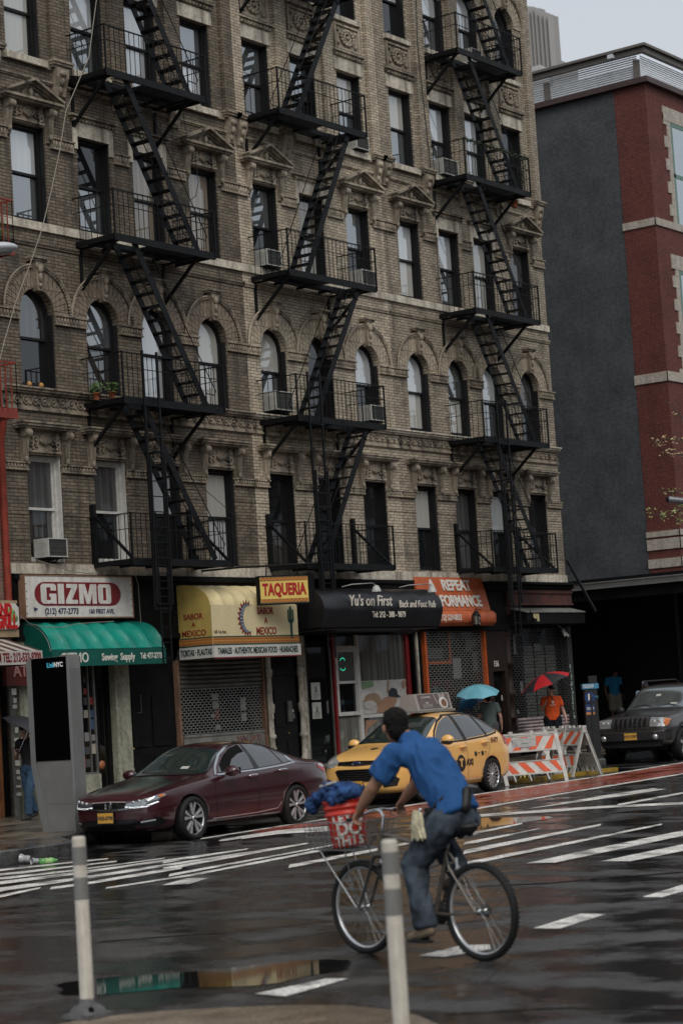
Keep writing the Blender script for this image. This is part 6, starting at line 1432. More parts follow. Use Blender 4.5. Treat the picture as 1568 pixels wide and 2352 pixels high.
def car_body(T, st, mt, arches, half_round=.37):
    """st: stations (x, zb, zs, zt, w, ws, wt)"""
    mb = MB()
    def sec(x, zb, zs, zt, w, ws, wt):
        q = [(0, zb), (w * .78, zb), (w * .95, zb + .05), (w * .995, zb + .20), (w + .004, zb + (zs - zb) * .62), (w - .004, zb + (zs - zb) * .67), (ws + .016, zs - .05), (ws, zs), (ws + (wt - ws) * .10, zs + (zt - zs) * .13),
             (ws + (wt - ws) * .55, zs + (zt - zs) * .58), (wt + .02, zt - .065 * min(1, (zt - zs) / .3)), (wt * .86, zt - .02), (wt * .5, zt - .004), (0, zt)]
        return [(x, -a, b) for a, b in q] + [(x, a, b) for a, b in q[-2:0:-1]]
    S = [sec(*s) for s in st]; m_ = len(S[0]); K = m_ // 2; vs = [p for s in S for p in s]
    fs = [(i * m_ + k, i * m_ + (k + 1) % m_, (i + 1) * m_ + (k + 1) % m_, (i + 1) * m_ + k) for i in range(len(S) - 1) for k in range(m_)]
    # end caps as quad strips so that they subdivide smoothly
    for base, rev in ((0, False), ((len(S) - 1) * m_, True)):
        for k in range(1, K):
            a, b, c, d = base + k, base + k + 1, base + (m_ - k - 1) % m_, base + (m_ - k) % m_
            f = [a, b, c, d] if k < K - 1 else [base + K - 1, base + K, base + K + 1]
            fs.append(tuple(f[::-1] if rev else f))
        f = (base, base + 1, base + m_ - 1); fs.append(f[::-1] if rev else f)
    mb.add(vs, fs, 0, True); o = mb.build('body', [mt, M_mbk], T)
    s = o.modifiers.new('s', 'SUBSURF'); s.levels = s.render_levels = 2
    dg = bpy.context.evaluated_depsgraph_get(); me = bpy.data.meshes.new_from_object(o.evaluated_get(dg)); o.modifiers.clear(); o.data = me
    bm = bmesh.new(); bm.from_mesh(me); bv = BVHTree.FromBMesh(bm); bm.free()
    cut = MB()
    for (ax, az, r) in arches:
        for s_ in (-1, 1): cut.lathe([(0.001, s_ * 1.2), (r, s_ * 1.2), (r, s_ * .62), (.001, s_ * .62)], (ax, 0, az), 32, 'y')
        cut.lathe([(.001, -.63), (r * .2, -.63)], (ax, 0, az), 3, 'y') if False else None
    co = cut.build('cut', [M_mbk], None); bm = bmesh.new(); bm.from_mesh(co.data); bmesh.ops.remove_doubles(bm, verts=bm.verts, dist=.002); bmesh.ops.recalc_face_normals(bm, faces=bm.faces); bm.to_mesh(co.data); bm.free()
    b = o.modifiers.new('b', 'BOOLEAN'); b.operation = 'DIFFERENCE'; b.object = co; b.solver = 'EXACT'; b.material_mode = 'TRANSFER'
    dg = bpy.context.evaluated_depsgraph_get(); me = bpy.data.meshes.new_from_object(o.evaluated_get(dg)); o.modifiers.clear(); o.data = me; me.name = 'body'
    bpy.data.objects.remove(co)
    # thin rim of dark cladding round each arch is left to the caller
    return o, bv
def patch(bv, poly, view, name, mt, par, off=.005, step=.05):
    """a panel that follows the body: outline drawn in side (x,z), front (y,z), rear (y,z) or top (x,y) view and laid on the surface"""
    bm = bmesh.new(); vs = [bm.verts.new((p[0], p[1], 0)) for p in poly]; bm.faces.new(vs); bmesh.ops.triangulate(bm, faces=bm.faces)
    for ax in (0, 1):
        a, b = min(p[ax] for p in poly), max(p[ax] for p in poly); k = a + step; no = (1, 0, 0) if ax == 0 else (0, 1, 0)
        while k < b - .001: bmesh.ops.bisect_plane(bm, geom=bm.verts[:] + bm.edges[:] + bm.faces[:], plane_co=(k, 0, 0) if ax == 0 else (0, k, 0), plane_no=no); k += step
    bad = []
    for v in bm.verts:
        a, b = v.co.x, v.co.y
        o, d = {'side': (Vector((a, -3, b)), Vector((0, 1, 0))), 'far': (Vector((a, 3, b)), Vector((0, -1, 0))), 'front': (Vector((-3, a, b)), Vector((1, 0, 0))), 'rear': (Vector((9, a, b)), Vector((-1, 0, 0))), 'top': (Vector((a, b, 4)), Vector((0, 0, -1)))}[view]
        h = bv.ray_cast(o, d)
        if h[0] is None: bad.append(v); continue
        v.co = h[0] + h[1] * off
    if bad: bmesh.ops.delete(bm, geom=bad, context='VERTS')
    dv = {'side': (0, -1, 0), 'far': (0, 1, 0), 'front': (-1, 0, 0), 'rear': (1, 0, 0), 'top': (0, 0, 1)}[view]; bm.normal_update()
    fl = [f for f in bm.faces if f.normal.dot(Vector(dv)) < 0]
    if fl: bmesh.ops.reverse_faces(bm, faces=fl)
    for f in bm.faces: f.smooth = True
    me = bpy.data.meshes.new(name); bm.to_mesh(me); bm.free(); me.materials.append(mt); o = link(bpy.data.objects.new(name, me)); o.parent = par; return o
def strip(bv, line, wd, view, name, mt, par, off=.006):
    P_ = [Vector((p[0], p[1])) for p in line]; L_, R_ = [], []
    for i, p in enumerate(P_):
        d = (P_[min(i + 1, len(P_) - 1)] - P_[max(i - 1, 0)]).normalized(); nn_ = Vector((-d.y, d.x)) * wd / 2; L_.append(p + nn_); R_.append(p - nn_)
    out = None; bm = bmesh.new()
    for i in range(len(P_) - 1):
        k = max(1, int((P_[i + 1] - P_[i]).length / .06))
        for q in range(k):
            t0, t1 = q / k, (q + 1) / k; quad = [L_[i].lerp(L_[i + 1], t0), L_[i].lerp(L_[i + 1], t1), R_[i].lerp(R_[i + 1], t1), R_[i].lerp(R_[i + 1], t0)]; vv = []
            for a, b in quad:
                o, d = {'side': (Vector((a, -3, b)), Vector((0, 1, 0))), 'front': (Vector((-3, a, b)), Vector((1, 0, 0))), 'top': (Vector((a, b, 4)), Vector((0, 0, -1)))}[view]
                h = bv.ray_cast(o, d)
                if h[0] is None: break
                vv.append(bm.verts.new(h[0] + h[1] * off))
            if len(vv) == 4: bm.faces.new(vv)
    me = bpy.data.meshes.new(name); bm.to_mesh(me); bm.free(); me.materials.append(mt); o = link(bpy.data.objects.new(name, me)); o.parent = par; return o
def wheel(T, x, y, r, kind, side=-1, wd=.22):
    """axis along y; the styled face looks to side"""
    f = side
    ty = MB().lathe([(r * .74, y + f * wd * .42), (r * .78, y + f * wd * .50), (r * .9, y + f * wd * .5), (r * .985, y + f * wd * .40), (r, y + f * wd * .25), (r, y - f * wd * .3), (r * .95, y - f * wd * .5), (r * .74, y - f * wd * .5)], (x, 0, r), 48, 'y').build('tyre', M_tyre, T)
    rr_ = r * .785; y0 = y + f * wd * .44
    rim = MB().lathe([(rr_ * .93, y0 - f * .03), (rr_ * .99, y0), (rr_, y0 + f * .008), (rr_ * 1.02, y0 + f * .004)], (x, 0, r), 48, 'y').build('rim', M_rim, ty)
    MB().lathe([(rr_ * .98, y0 - f * .005), (rr_ * .9, y0 - f * .12), (.0, y0 - f * .13)], (x, 0, r), 32, 'y').build('barrel', M_mbk, ty)
    MB().lathe([(rr_ * .55, y0 - f * .09), (.0, y0 - f * .09)], (x, 0, r), 24, 'y').build('brake_disc', M_slat, ty)
    sp = MB()
    def spoke(a, w0, w1, da=0, r0=.12, r1=.97, dp=.02):
        ca, sa_ = math.cos(a), math.sin(a); pr = Vector((-sa_, 0, ca))
        p0 = Vector((x, y0 - f * (dp - .004), r)) + Vector((ca, 0, sa_)) * rr_ * r0; p1 = Vector((x, y0 - f * .008, r)) + Vector((math.cos(a + da), 0, math.sin(a + da))) * rr_ * r1
        v = [p0 - pr * w0, p0 + pr * w0, p1 + pr * w1, p1 - pr * w1]; v2 = [p + Vector((0, f * -.025, 0)) for p in v]
        sp.add(v + v2, [(0, 1, 2, 3), (7, 6, 5, 4), (0, 4, 5, 1), (1, 5, 6, 2), (2, 6, 7, 3), (3, 7, 4, 0)], 0, False)
    if kind == 'twin5':
        for k in range(5):
            a = 2 * math.pi * k / 5 + .35
            for s in (-1, 1): spoke(a + s * .16, .012, .016, s * .02, .2)
            for s in (-1, 1): spoke(a + s * .28, .006, .010, s * .02, .28, .93, .03)
    elif kind == 'multi15':
        for k in range(15): spoke(2 * math.pi * k / 15, .008, .010, 0, .15)
    else:
        for k in range(5): spoke(2 * math.pi * k / 5 + .3, .03, .035, 0, .1)
    sp.ell((x, y0 - f * .01, r), (rr_ * .17, .022, rr_ * .17), 14, 8); sp.build('spokes', M_rim, ty)
    MB().ell((x, y0 + f * .008, r), (rr_ * .09, .01, rr_ * .09), 12, 6).build('hub_cap', M_mbk, ty)
    return ty
def plate(T, x, y, z, s, nx=-1, rz=0, w_=.30, h_=.15):
    p = MB().box(x - .008, x, y - w_ / 2, y + w_ / 2, z - h_ / 2, z + h_ / 2).build('licence_plate', M_pl, T)
    MB().box(x - .006, x + .01, y - w_ / 2 - .012, y + w_ / 2 + .012, z - h_ / 2 - .012, z + h_ / 2 + .012).build('plate_frame', M_chr, p)
    text(s, .085, fxM((x - .010, y, z - .005)), M_pt, p, 'lettering', .001, .002, .82, world=False)
    return p
def mirror_pts(poly): return [(-a, b) for a, b in poly]

# ---- dark red sedan
P_mar = paint('maroon_pearl_paint', (.040, .006, .010), .2, .26, 1, .18)
ca = G(448, 1928); sc_rot = R(3)
T = thing('sedan', 'dark red sedan with twin spoke alloy wheels parked beside the grey kiosk', 'car', (0, 0, 0), sc_rot)
SC = 1.0
# stations: x, zb, zs, zt, w, ws, wt
ST = [(0.0, .30, .60, .64, .50, .48, .30), (.05, .22, .66, .72, .66, .64, .42), (.18, .19, .735, .79, .80, .76, .54), (.45, .18, .79, .85, .88, .83, .58), (.95, .18, .86, .93, .915, .86, .62), (1.35, .18, .90, .985, .92, .87, .64),
      (1.55, .18, .915, 1.06, .92, .87, .64), (1.95, .18, .93, 1.30, .92, .87, .60), (2.25, .18, .94, 1.43, .92, .87, .57), (2.65, .18, .95, 1.468, .92, .87, .56), (3.1, .18, .965, 1.44, .92, .87, .56), (3.5, .18, .98, 1.355, .92, .87, .57),
      (3.9, .19, .995, 1.21, .92, .86, .60), (4.2, .20, 1.0, 1.10, .91, .85, .66), (4.55, .22, .99, 1.065, .88, .82, .64), (4.75, .26, .95, 1.05, .83, .77, .60), (4.86, .36, .86, .93, .74, .70, .5)]
bo, bv = car_body(T, ST, P_mar, [(.95, .33, .385), (3.73, .33, .385)])
for x in (.95, 3.73):
    wheel(T, x, -.80, .335, 'twin5', -1); wheel(T, x, .80, .335, 'twin5', 1)
# glass
win = [(1.66, .975), (1.80, 1.10), (2.02, 1.25), (2.25, 1.355), (2.55, 1.405), (2.62, 1.405), (2.60, 1.0), (2.0, .985)]
patch(bv, [(1.72, .985), (1.86, 1.10), (2.08, 1.24), (2.30, 1.335), (2.58, 1.385), (2.62, 1.385), (2.66, .995)], 'side', 'front_side_window', G_car, T, .007)
patch(bv, [(1.86, 1.10), (2.08, 1.24), (2.30, 1.335), (2.58, 1.385), (2.60, 1.27), (2.42, 1.245), (2.2, 1.17), (2.04, 1.05), (1.95, 1.0), (1.8, .99)], 'side', 'open_window_gap', G_open, T, .010)  # near-black patch on the glass, painted for the unlit cabin in the gap
patch(bv, [(2.76, 1.0), (2.70, 1.385), (3.02, 1.375), (3.30, 1.315), (3.42, 1.03)], 'side', 'rear_side_window', G_car, T, .007)
patch(bv, [(3.46, 1.035), (3.36, 1.30), (3.58, 1.22), (3.70, 1.12), (3.72, 1.055)], 'side', 'quarter_window', G_car, T, .007)
strip(bv, [(1.62, .955), (1.78, 1.09), (2.02, 1.255), (2.28, 1.365), (2.6, 1.42), (3.02, 1.405), (3.34, 1.34), (3.62, 1.235), (3.76, 1.14), (3.80, 1.03), (3.4, 1.0), (2.7, .97), (2.0, .96), (1.66, .95)], .022, 'side', 'window_trim', M_chr, T, .010)
patch(bv, [(3.66, 1.07), (3.62, 1.2), (3.72, 1.13), (3.77, 1.04)], 'side', 'window_trim', M_chr, T, .011)
patch(bv, [(2.62, .99), (2.66, 1.39), (2.70, 1.39), (2.75, .99)], 'side', 'door_pillar', M_pbk, T, .008)
ws_ = [(1.40, -.66), (1.52, -.70), (2.12, -.57), (2.16, 0), (2.12, .57), (1.52, .70), (1.40, .66), (1.36, 0)]
patch(bv, ws_, 'top', 'windscreen', G_wind, T, .006)
patch(bv, [(1.37, -.62), (1.41, -.66), (1.42, 0), (1.41, .66), (1.37, .62), (1.32, 0)], 'top', 'wiper_cowl', M_mbk, T, .008)
strip(bv, [(1.44, -.72), (1.60, -.71), (2.15, -.595)], .035, 'top', 'screen_pillar', M_pbk, T, .007)
patch(bv, [(3.40, -.50), (4.05, -.58), (4.10, 0), (4.05, .58), (3.40, .50), (3.36, 0)], 'top', 'rear_window', G_wind, T, .006)
patch(bv, [(1.55, -.35), (1.62, -.35), (1.62, -.2), (1.55, -.2)], 'top', 'parking_slip', M_paper, T, .010)
# seams
for ln in ([(1.62, .95), (1.52, .8), (1.50, .5), (1.55, .26)], [(2.66, .97), (2.66, .6), (2.60, .28)], [(3.40, 1.0), (3.50, .85), (3.42, .72), (3.36, .55), (3.28, .28)], [(1.55, .26), (2.6, .27), (3.28, .29)], [(3.78, 1.02), (4.35, .97)]):
    strip(bv, ln, .008, 'side', 'door_seam', M_mbk, T, .0035)
strip(bv, [(.30, -.66), (.9, -.78), (1.4, -.80)], .008, 'top', 'bonnet_seam', M_mbk, T, .003); strip(bv, [(.30, .66), (.9, .78), (1.4, .80)], .008, 'top', 'bonnet_seam', M_mbk, T, .003)
for x, z in ((2.50, .895), (3.32, .935)):
    MB().tube([(x - .11, -.925, z - .005), (x - .08, -.945, z), (x + .08, -.945, z + .006), (x + .11, -.925, z + .006)], [.014, .022, .022, .014], 8).build('door_handle', M_chr, T)
strip(bv, [(1.42, .295), (2.6, .30), (3.15, .33), (3.25, .42)], .018, 'side', 'sill_trim', M_rim, T, .006)
patch(bv, [(3.90, .93), (3.90, .87), (4.0, .87), (4.04, .93), (3.98, .95)], 'side', 'fuel_flap', P_mar, T, .004)
mr_ = MB().ell((1.80, -1.03, 1.00), (.10, .13, .085), 14, 8).bar((1.84, -.88, .95), (1.82, -.98, .97), .05, .04).build('wing_mirror', P_mar, T); MB().box(1.86, 1.91, -1.12, -.95, .95, 1.05).build('mirror_glass', M_pbk, mr_)
MB().ell((1.80, 1.03, 1.00), (.10, .13, .085), 14, 8).bar((1.84, .88, .95), (1.82, .98, .97), .05, .04).build('wing_mirror', P_mar, T)
# face
for s in (-1, 1):
    e = [(s * .30, .665), (s * .52, .675), (s * .70, .71), (s * .80, .755), (s * .82, .735), (s * .78, .655), (s * .66, .60), (s * .45, .585), (s * .34, .60)]
    hl = patch(bv, e, 'front', 'headlight', M_lampd, T, .006, .03)
    for yy, r_ in ((.66, .034), (.56, .032), (.46, .028)):
        h = bv.ray_cast(Vector((-3, s * yy, .648 + (yy - .46) * .12)), Vector((1, 0, 0)))
        if h[0]: MB().ell(h[0] + h[1] * .005, (.012, r_, r_), 12, 8).build('lamp_bulb', M_lamp, hl)
    patch(bv, [(s * .32, .60), (s * .45, .583), (s * .66, .597), (s * .78, .65), (s * .79, .635), (s * .68, .575), (s * .46, .56), (s * .32, .58)], 'front', 'daylight_strip', mat('daylight_lamp', (.7, .72, .74), .3, var=0, emit=(.8, .85, .9), estr=.55), hl, .011, .03)
    patch(bv, [(s * .765, .735), (s * .80, .748), (s * .812, .735), (s * .79, .70)], 'front', 'indicator', M_amb, hl, .012, .02)
    patch(bv, [(s * .50, .36), (s * .80, .42), (s * .83, .34), (s * .78, .28), (s * .55, .29)], 'front', 'fog_recess', M_pbk, T, .005, .03)
    patch(bv, [(s * .58, .365), (s * .76, .39), (s * .76, .365), (s * .58, .34)], 'front', 'fog_lamp', M_lamp, T, .010, .03)
gr = patch(bv, [(-.34, .665), (-.30, .575), (-.36, .545), (0, .525), (.36, .545), (.30, .575), (.34, .665), (0, .672)], 'front', 'grille', M_pbk, T, .007, .03)
strip(bv, [(-.40, .575), (-.30, .555), (0, .545), (.30, .555), (.40, .575)], .022, 'front', 'grille_bar', M_chr, gr, .013)
strip(bv, [(-.72, .60), (-.38, .558), (0, .520), (.38, .558), (.72, .60)], .009, 'front', 'grille_bar', M_chr, gr, .013)
strip(bv, [(-.33, .655), (0, .665), (.33, .655)], .012, 'front', 'grille_bar', M_rim, gr, .012)
hx = bv.ray_cast(Vector((-3, 0, .61)), Vector((1, 0, 0)))[0].x - .02
em = MB(); em.tube([(hx, .062 * math.copysign(abs(math.cos(a)) ** .5, math.cos(a)), .612 + .052 * math.copysign(abs(math.sin(a)) ** .5, math.sin(a))) for a in [q * math.pi / 10 for q in range(20)]], .006, 6, closed=True)
em.tube([(hx - .004, -.042, .650), (hx - .004, -.030, .574)], .008, 6); em.tube([(hx - .004, .042, .650), (hx - .004, .030, .574)], .008, 6); em.tube([(hx - .004, -.033, .612), (hx - .004, .033, .612)], .007, 6); em.build('emblem', M_chr, gr)
patch(bv, [(-.55, .34), (-.42, .23), (.42, .23), (.55, .34), (.50, .40), (-.50, .40)], 'front', 'lower_intake', M_pbk, T, .006, .03)
strip(bv, [(-.70, .235), (-.4, .215), (0, .208), (.4, .215), (.70, .235)], .018, 'front', 'lip_trim', M_chr, T, .010)
px0 = bv.ray_cast(Vector((-3, .05, .42)), Vector((1, 0, 0)))[0].x - .03
plate(T, px0, .05, .43, 'HRB-8798')
for s in (-1,): patch(bv, [(4.50, .98), (4.40, .93), (4.62, .82), (4.80, .80), (4.80, .95)], 'side', 'tail_light', M_rlm, T, .006); patch(bv, [(4.44, .955), (4.6, .90), (4.70, .93), (4.52, .975)], 'side', 'tail_light', M_lamp, T, .009)
MB().box(.6, 4.4, -.7, .7, .16, .30).build('underbody', M_mbk, T)
# place so that the front near wheel touches where the photo shows it
cx_, sx_ = math.cos(sc_rot), math.sin(sc_rot)
wx, wy = .95, -.88; T.location = (ca.x - (wx * cx_ - wy * sx_), ca.y - (wx * sx_ + wy * cx_), zg(ca.x, ca.y) - .01)

# ---- yellow taxi
P_tax = paint('taxi_yellow_paint', (.84, .48, .14), 0, .35, 1, .22)
ca = G(1133, 1817); sc_rot = R(3.5)
T = thing('taxi', 'yellow hatchback taxi with roof advertisement behind the cyclist', 'taxi', (0, 0, 0), sc_rot)
ST = [(0.0, .32, .66, .70, .50, .48, .30), (.06, .22, .74, .80, .70, .66, .44), (.22, .19, .82, .88, .82, .77, .54), (.5, .18, .90, .98, .89, .84, .60), (.95, .18, .96, 1.06, .915, .87, .64), (1.2, .18, .985, 1.12, .92, .875, .66),
      (1.6, .18, 1.0, 1.36, .92, .88, .62), (1.95, .18, 1.01, 1.53, .92, .88, .59), (2.3, .18, 1.02, 1.60, .92, .88, .58), (2.8, .18, 1.04, 1.62, .92, .88, .58), (3.3, .18, 1.06, 1.585, .92, .88, .57), (3.7, .19, 1.08, 1.50, .92, .87, .56),
      (4.0, .20, 1.08, 1.36, .91, .86, .58), (4.2, .24, 1.06, 1.20, .89, .83, .62), (4.33, .28, 1.0, 1.08, .85, .78, .60), (4.40, .36, .86, .94, .76, .72, .5)]
bo, bv = car_body(T, ST, P_tax, [(.88, .33, .37), (3.53, .33, .37)])
for x in (.88, 3.53): wheel(T, x, -.80, .33, 'multi15', -1); wheel(T, x, .80, .33, 'multi15', 1)
patch(bv, [(1.52, 1.07), (1.72, 1.24), (1.98, 1.41), (2.24, 1.50), (2.42, 1.525), (2.50, 1.07)], 'side', 'front_side_window', G_car, T, .007)
patch(bv, [(2.62, 1.08), (2.55, 1.525), (2.95, 1.525), (3.22, 1.50), (3.38, 1.12)], 'side', 'rear_side_window', G_car, T, .007)
patch(bv, [(3.46, 1.13), (3.32, 1.49), (3.58, 1.43), (3.80, 1.32), (3.92, 1.22), (3.88, 1.17)], 'side', 'quarter_window', G_car, T, .007)
strip(bv, [(1.45, 1.04), (1.70, 1.26), (1.98, 1.44), (2.30, 1.545), (2.9, 1.555), (3.32, 1.52), (3.65, 1.43), (3.92, 1.28), (3.97, 1.19), (3.86, 1.14), (3.4, 1.09), (2.5, 1.045), (1.9, 1.04), (1.45, 1.03)], .03, 'side', 'window_rubber', M_mbk, T, .006)
patch(bv, [(2.50, 1.06), (2.44, 1.53), (2.54, 1.53), (2.62, 1.06)], 'side', 'door_pillar', M_mbk, T, .008); patch(bv, [(3.38, 1.10), (3.24, 1.50), (3.32, 1.50), (3.46, 1.12)], 'side', 'door_pillar', M_mbk, T, .008)
patch(bv, [(1.16, -.66), (1.30, -.73), (2.05, -.58), (2.10, 0), (2.05, .58), (1.30, .73), (1.16, .66), (1.10, 0)], 'top', 'windscreen', G_wind, T, .006)
patch(bv, [(3.75, -.46), (4.12, -.55), (4.15, 0), (4.12, .55), (3.75, .46), (3.72, 0)], 'top', 'rear_window', G_wind, T, .006)
for ln in ([(1.48, 1.03), (1.38, .85), (1.36, .5), (1.42, .26)], [(2.55, 1.04), (2.56, .6), (2.52, .28)], [(3.42, 1.08), (3.45, .85), (3.30, .7), (3.16, .5), (3.10, .28)], [(1.42, .26), (3.1, .28)]): strip(bv, ln, .009, 'side', 'door_seam', M_mbk, T, .0035)
strip(bv, [(1.38, .32), (3.1, .34)], .02, 'side', 'door_crease', P_tax, T, .014)
for x, z in ((2.38, .93), (3.24, .98)): MB().tube([(x - .11, -.925, z - .005), (x - .08, -.95, z), (x + .08, -.95, z + .006), (x + .11, -.925, z + .006)], [.016, .026, .026, .016], 8).build('door_handle', P_tax, T)
for s in (-1, 1): 
    mr_ = MB().ell((1.62, s * 1.04, 1.09), (.09, .13, .10), 14, 8).bar((1.66, s * .9, 1.03), (1.64, s * .98, 1.05), .05, .05).build('wing_mirror', P_tax, T); MB().ell((1.60, s * 1.04, 1.05), (.093, .134, .045), 14, 6).build('mirror_base', M_mbk, mr_)
    patch(bv, [(s * .40, .80), (s * .62, .90), (s * .78, .96), (s * .84, .90), (s * .80, .76), (s * .66, .70), (s * .48, .72)], 'front', 'headlight', M_lamp, T, .006, .03)
    patch(bv, [(s * .52, .46), (s * .74, .54), (s * .80, .46), (s * .76, .34), (s * .56, .32)], 'front', 'fog_recess', M_mbk, T, .005, .03)
gr = patch(bv, [(-.42, .80), (-.42, .745), (0, .725), (.42, .745), (.42, .80), (0, .815)], 'front', 'grille', M_pbk, T, .007, .03)
strip(bv, [(-.42, .80), (0, .812), (.42, .80)], .012, 'front', 'grille_bar', M_chr, gr, .011); strip(bv, [(-.42, .748), (0, .728), (.42, .748)], .012, 'front', 'grille_bar', M_chr, gr, .011); strip(bv, [(-.40, .772), (0, .77), (.40, .772)], .010, 'front', 'grille_bar', M_chr, gr, .012)
hx = bv.ray_cast(Vector((-3, 0, .775)), Vector((1, 0, 0)))[0].x
MB().ell((hx - .012, 0, .775), (.014, .085, .038), 18, 8).build('emblem', mat('emblem_blue', (.02, .04, .14), .2, 0, .5, 0), gr); MB().tube([(hx - .018, .088 * math.cos(q * .314), .775 + .04 * math.sin(q * .314)) for q in range(20)], .005, 5, closed=True).build('emblem_rim', M_chr, gr)
text('Ford', .05, fxM((hx - .028, 0, .775)), M_chr, gr, 'lettering', .001, .001, 1, shear=.3, world=False)
gl = patch(bv, [(-.46, .64), (-.36, .44), (.36, .44), (.46, .64), (.40, .67), (-.40, .67)], 'front', 'lower_grille', M_pbk, T, .006, .03)
for z in (.63, .59, .55, .51, .47): strip(bv, [(-.42, z), (0, z - .006), (.42, z)], .008, 'front', 'grille_bar', M_chr, gl, .012)
plate(T, bv.ray_cast(Vector((-3, 0, .38)), Vector((1, 0, 0)))[0].x - .02, 0, .38, '5H77 B')
patch(bv, [(4.02, 1.10), (4.10, .90), (4.30, .88), (4.30, 1.04), (4.16, 1.14)], 'side', 'tail_light', M_rlm, T, .007)
M_tlog = mat('taxi_black_ink', (.012, .012, .012), .5, var=0)
def sideM(x, z): h = bv.ray_cast(Vector((x, -3, z)), Vector((0, 1, 0))); return facM((x, h[0].y - .008, z))
dl = patch(bv, [(2.28 + .16 * math.cos(q * .314), .62 + .16 * math.sin(q * .314)) for q in range(20)], 'side', 'taxi_emblem', M_tlog, T, .006); text('T', .20, sideM(2.28, .62), P_tax, dl, 'lettering', .002, .012, 1, world=False)
text('NYC', .16, sideM(2.0, .62), M_tlog, T, 'lettering', .002, .006, 1, world=False); text('AXI', .16, sideM(2.60, .62), M_tlog, T, 'lettering', .002, .006, 1, world=False)
text('5H77', .15, sideM(3.66, .99), mat('dark_red_number', (.10, .02, .02), .5, var=0), T, 'lettering', .002, .002, .85, world=False)
for x in (2.86, 3.12):
    dl = patch(bv, [(x + .05 * math.cos(q * .628), .77 + .05 * math.sin(q * .628)) for q in range(10)], 'side', 'emblem', M_tlog, T, .006, .2); text('METRO', .03, sideM(x + .12, .785), M_tlog, dl, 'lettering', .001, 0, 1, world=False); text('JFK', .03, sideM(x + .11, .745), M_tlog, dl, 'lettering', .001, 0, 1, world=False)
bt = patch(bv, [(.62, .05), (.72, .08), (.78, 0), (.72, -.08), (.62, -.02)], 'top', 'wing_decal', M_tlog, T, .005)
rs = MB().prism([(-.22, 1.66), (.22, 1.66), (.14, 1.98), (-.14, 1.98)], 1.98, 3.30, 'x').build('roof_sign', mat('sign_shell', (.30, .27, .24), .4, 0, .5, .1, 4), T)
MB().box(1.93, 3.35, -.25, .25, 1.62, 1.665).build('roof_sign_base', M_sill, T)
ud = Vector((0, .08, .32)).normalized(); nn_ = Vector((0, -.32, .08)).normalized()
def fp_(x, t, out=.004): return Vector((x, -.22, 1.66)) + Vector((0, .08, .32)) * t + nn_ * out
def quadp(name, mt, x0, x1, t0, t1, out, par): return MB().add([fp_(x0, t0, out), fp_(x1, t0, out), fp_(x1, t1, out), fp_(x0, t1, out)], [(0, 1, 2, 3)]).build(name, mt, par)
ad = quadp('advertisement', mat('brown_advert', (.09, .06, .055), .35, 0, .5, .25, 6), 2.08, 3.24, .08, .95, .004, rs)
MB().ell(fp_(3.0, .38, .006), (.17, .012, .12), 18, 8, rot=Matrix.Rotation(-.24, 3, 'X')).build('plate_picture', mat('plate_white_print', (.5, .49, .46), .4, var=.05), rs)
MB().ell(fp_(3.0, .38, .014), (.10, .012, .075), 14, 8, rot=Matrix.Rotation(-.24, 3, 'X')).build('food_picture', mat('food_brown_print', (.16, .07, .04), .5, 0, .3, .8, 30), rs)
MB().tube([fp_(2.68, .9, .008), fp_(2.76, .35, .008)], .010, 5).build('fork_picture', mat('plate_white_print2', (.45, .44, .42), .4, var=0), rs)
quadp('steam_picture', mat('steam_print', (.30, .26, .24), .5, 0, .3, .6, 12), 2.88, 3.10, .66, .93, .006, rs)
for s_, t_, z_ in (('STEAKHOUSE', .78, .075), ('PRIME', .42, .05), ('AND OYSTER', .28, .055), ('PLACE ORDER HERE', .16, .03)): text(s_, z_, plane_M(fp_(2.38, t_, .008), (1, 0, 0), ud), M_paper, rs, 'lettering', .001, .001, .9, world=False) if s_ in ('PRIME',) else None
for t_ in (.78, .72, .30, .24, .16): quadp('print_line', mat('advert_type', (.34, .32, .30), .5, 0, .4, .9, 60), 2.2, 2.56, t_, t_ + (.045 if t_ > .7 else .03), .007, rs)
MB().ell((3.0, -.1, 1.66), (.06, .03, .03), 10, 6).build('marker_lamp', M_amb, T)
cx_, sx_ = math.cos(sc_rot), math.sin(sc_rot); wx, wy = 3.53, -.88
T.location = (ca.x - (wx * cx_ - wy * sx_), ca.y - (wx * sx_ + wy * cx_), zg(ca.x, ca.y) - .01)

# ---- dark grey off-roader
P_jeep = paint('wet_charcoal_paint', (.058, .053, .050), .5, .38, .9, .5)
sc_rot = R(4)
T = thing('off_roader', 'charcoal grey off-roader with a slotted grille at the right edge', 'car', (0, 0, 0), sc_rot); T.scale = (1.06, 1.06, 1.06)
ST = [(0.0, .46, .78, .84, .70, .68, .50), (.05, .38, .90, .96, .82, .78, .58), (.15, .34, .98, 1.03, .89, .83, .62), (.6, .32, 1.02, 1.09, .91, .85, .66), (1.2, .32, 1.05, 1.13, .92, .86, .68), (1.42, .32, 1.06, 1.17, .92, .86, .68),
      (1.75, .32, 1.07, 1.47, .92, .87, .66), (2.02, .32, 1.08, 1.68, .92, .87, .63), (2.3, .32, 1.08, 1.725, .92, .87, .63), (3.2, .32, 1.10, 1.74, .92, .87, .63), (4.1, .34, 1.10, 1.70, .91, .86, .62), (4.4, .38, 1.08, 1.55, .90, .85, .62), (4.55, .42, 1.02, 1.12, .87, .83, .6), (4.62, .46, .8, .88, .8, .76, .5)]
bo, bv = car_body(T, ST, P_jeep, [(.88, .38, .43), (3.57, .38, .43)])
for x in (.88, 3.57): wheel(T, x, -.80, .37, 'five', -1, .24); wheel(T, x, .80, .37, 'five', 1, .24)
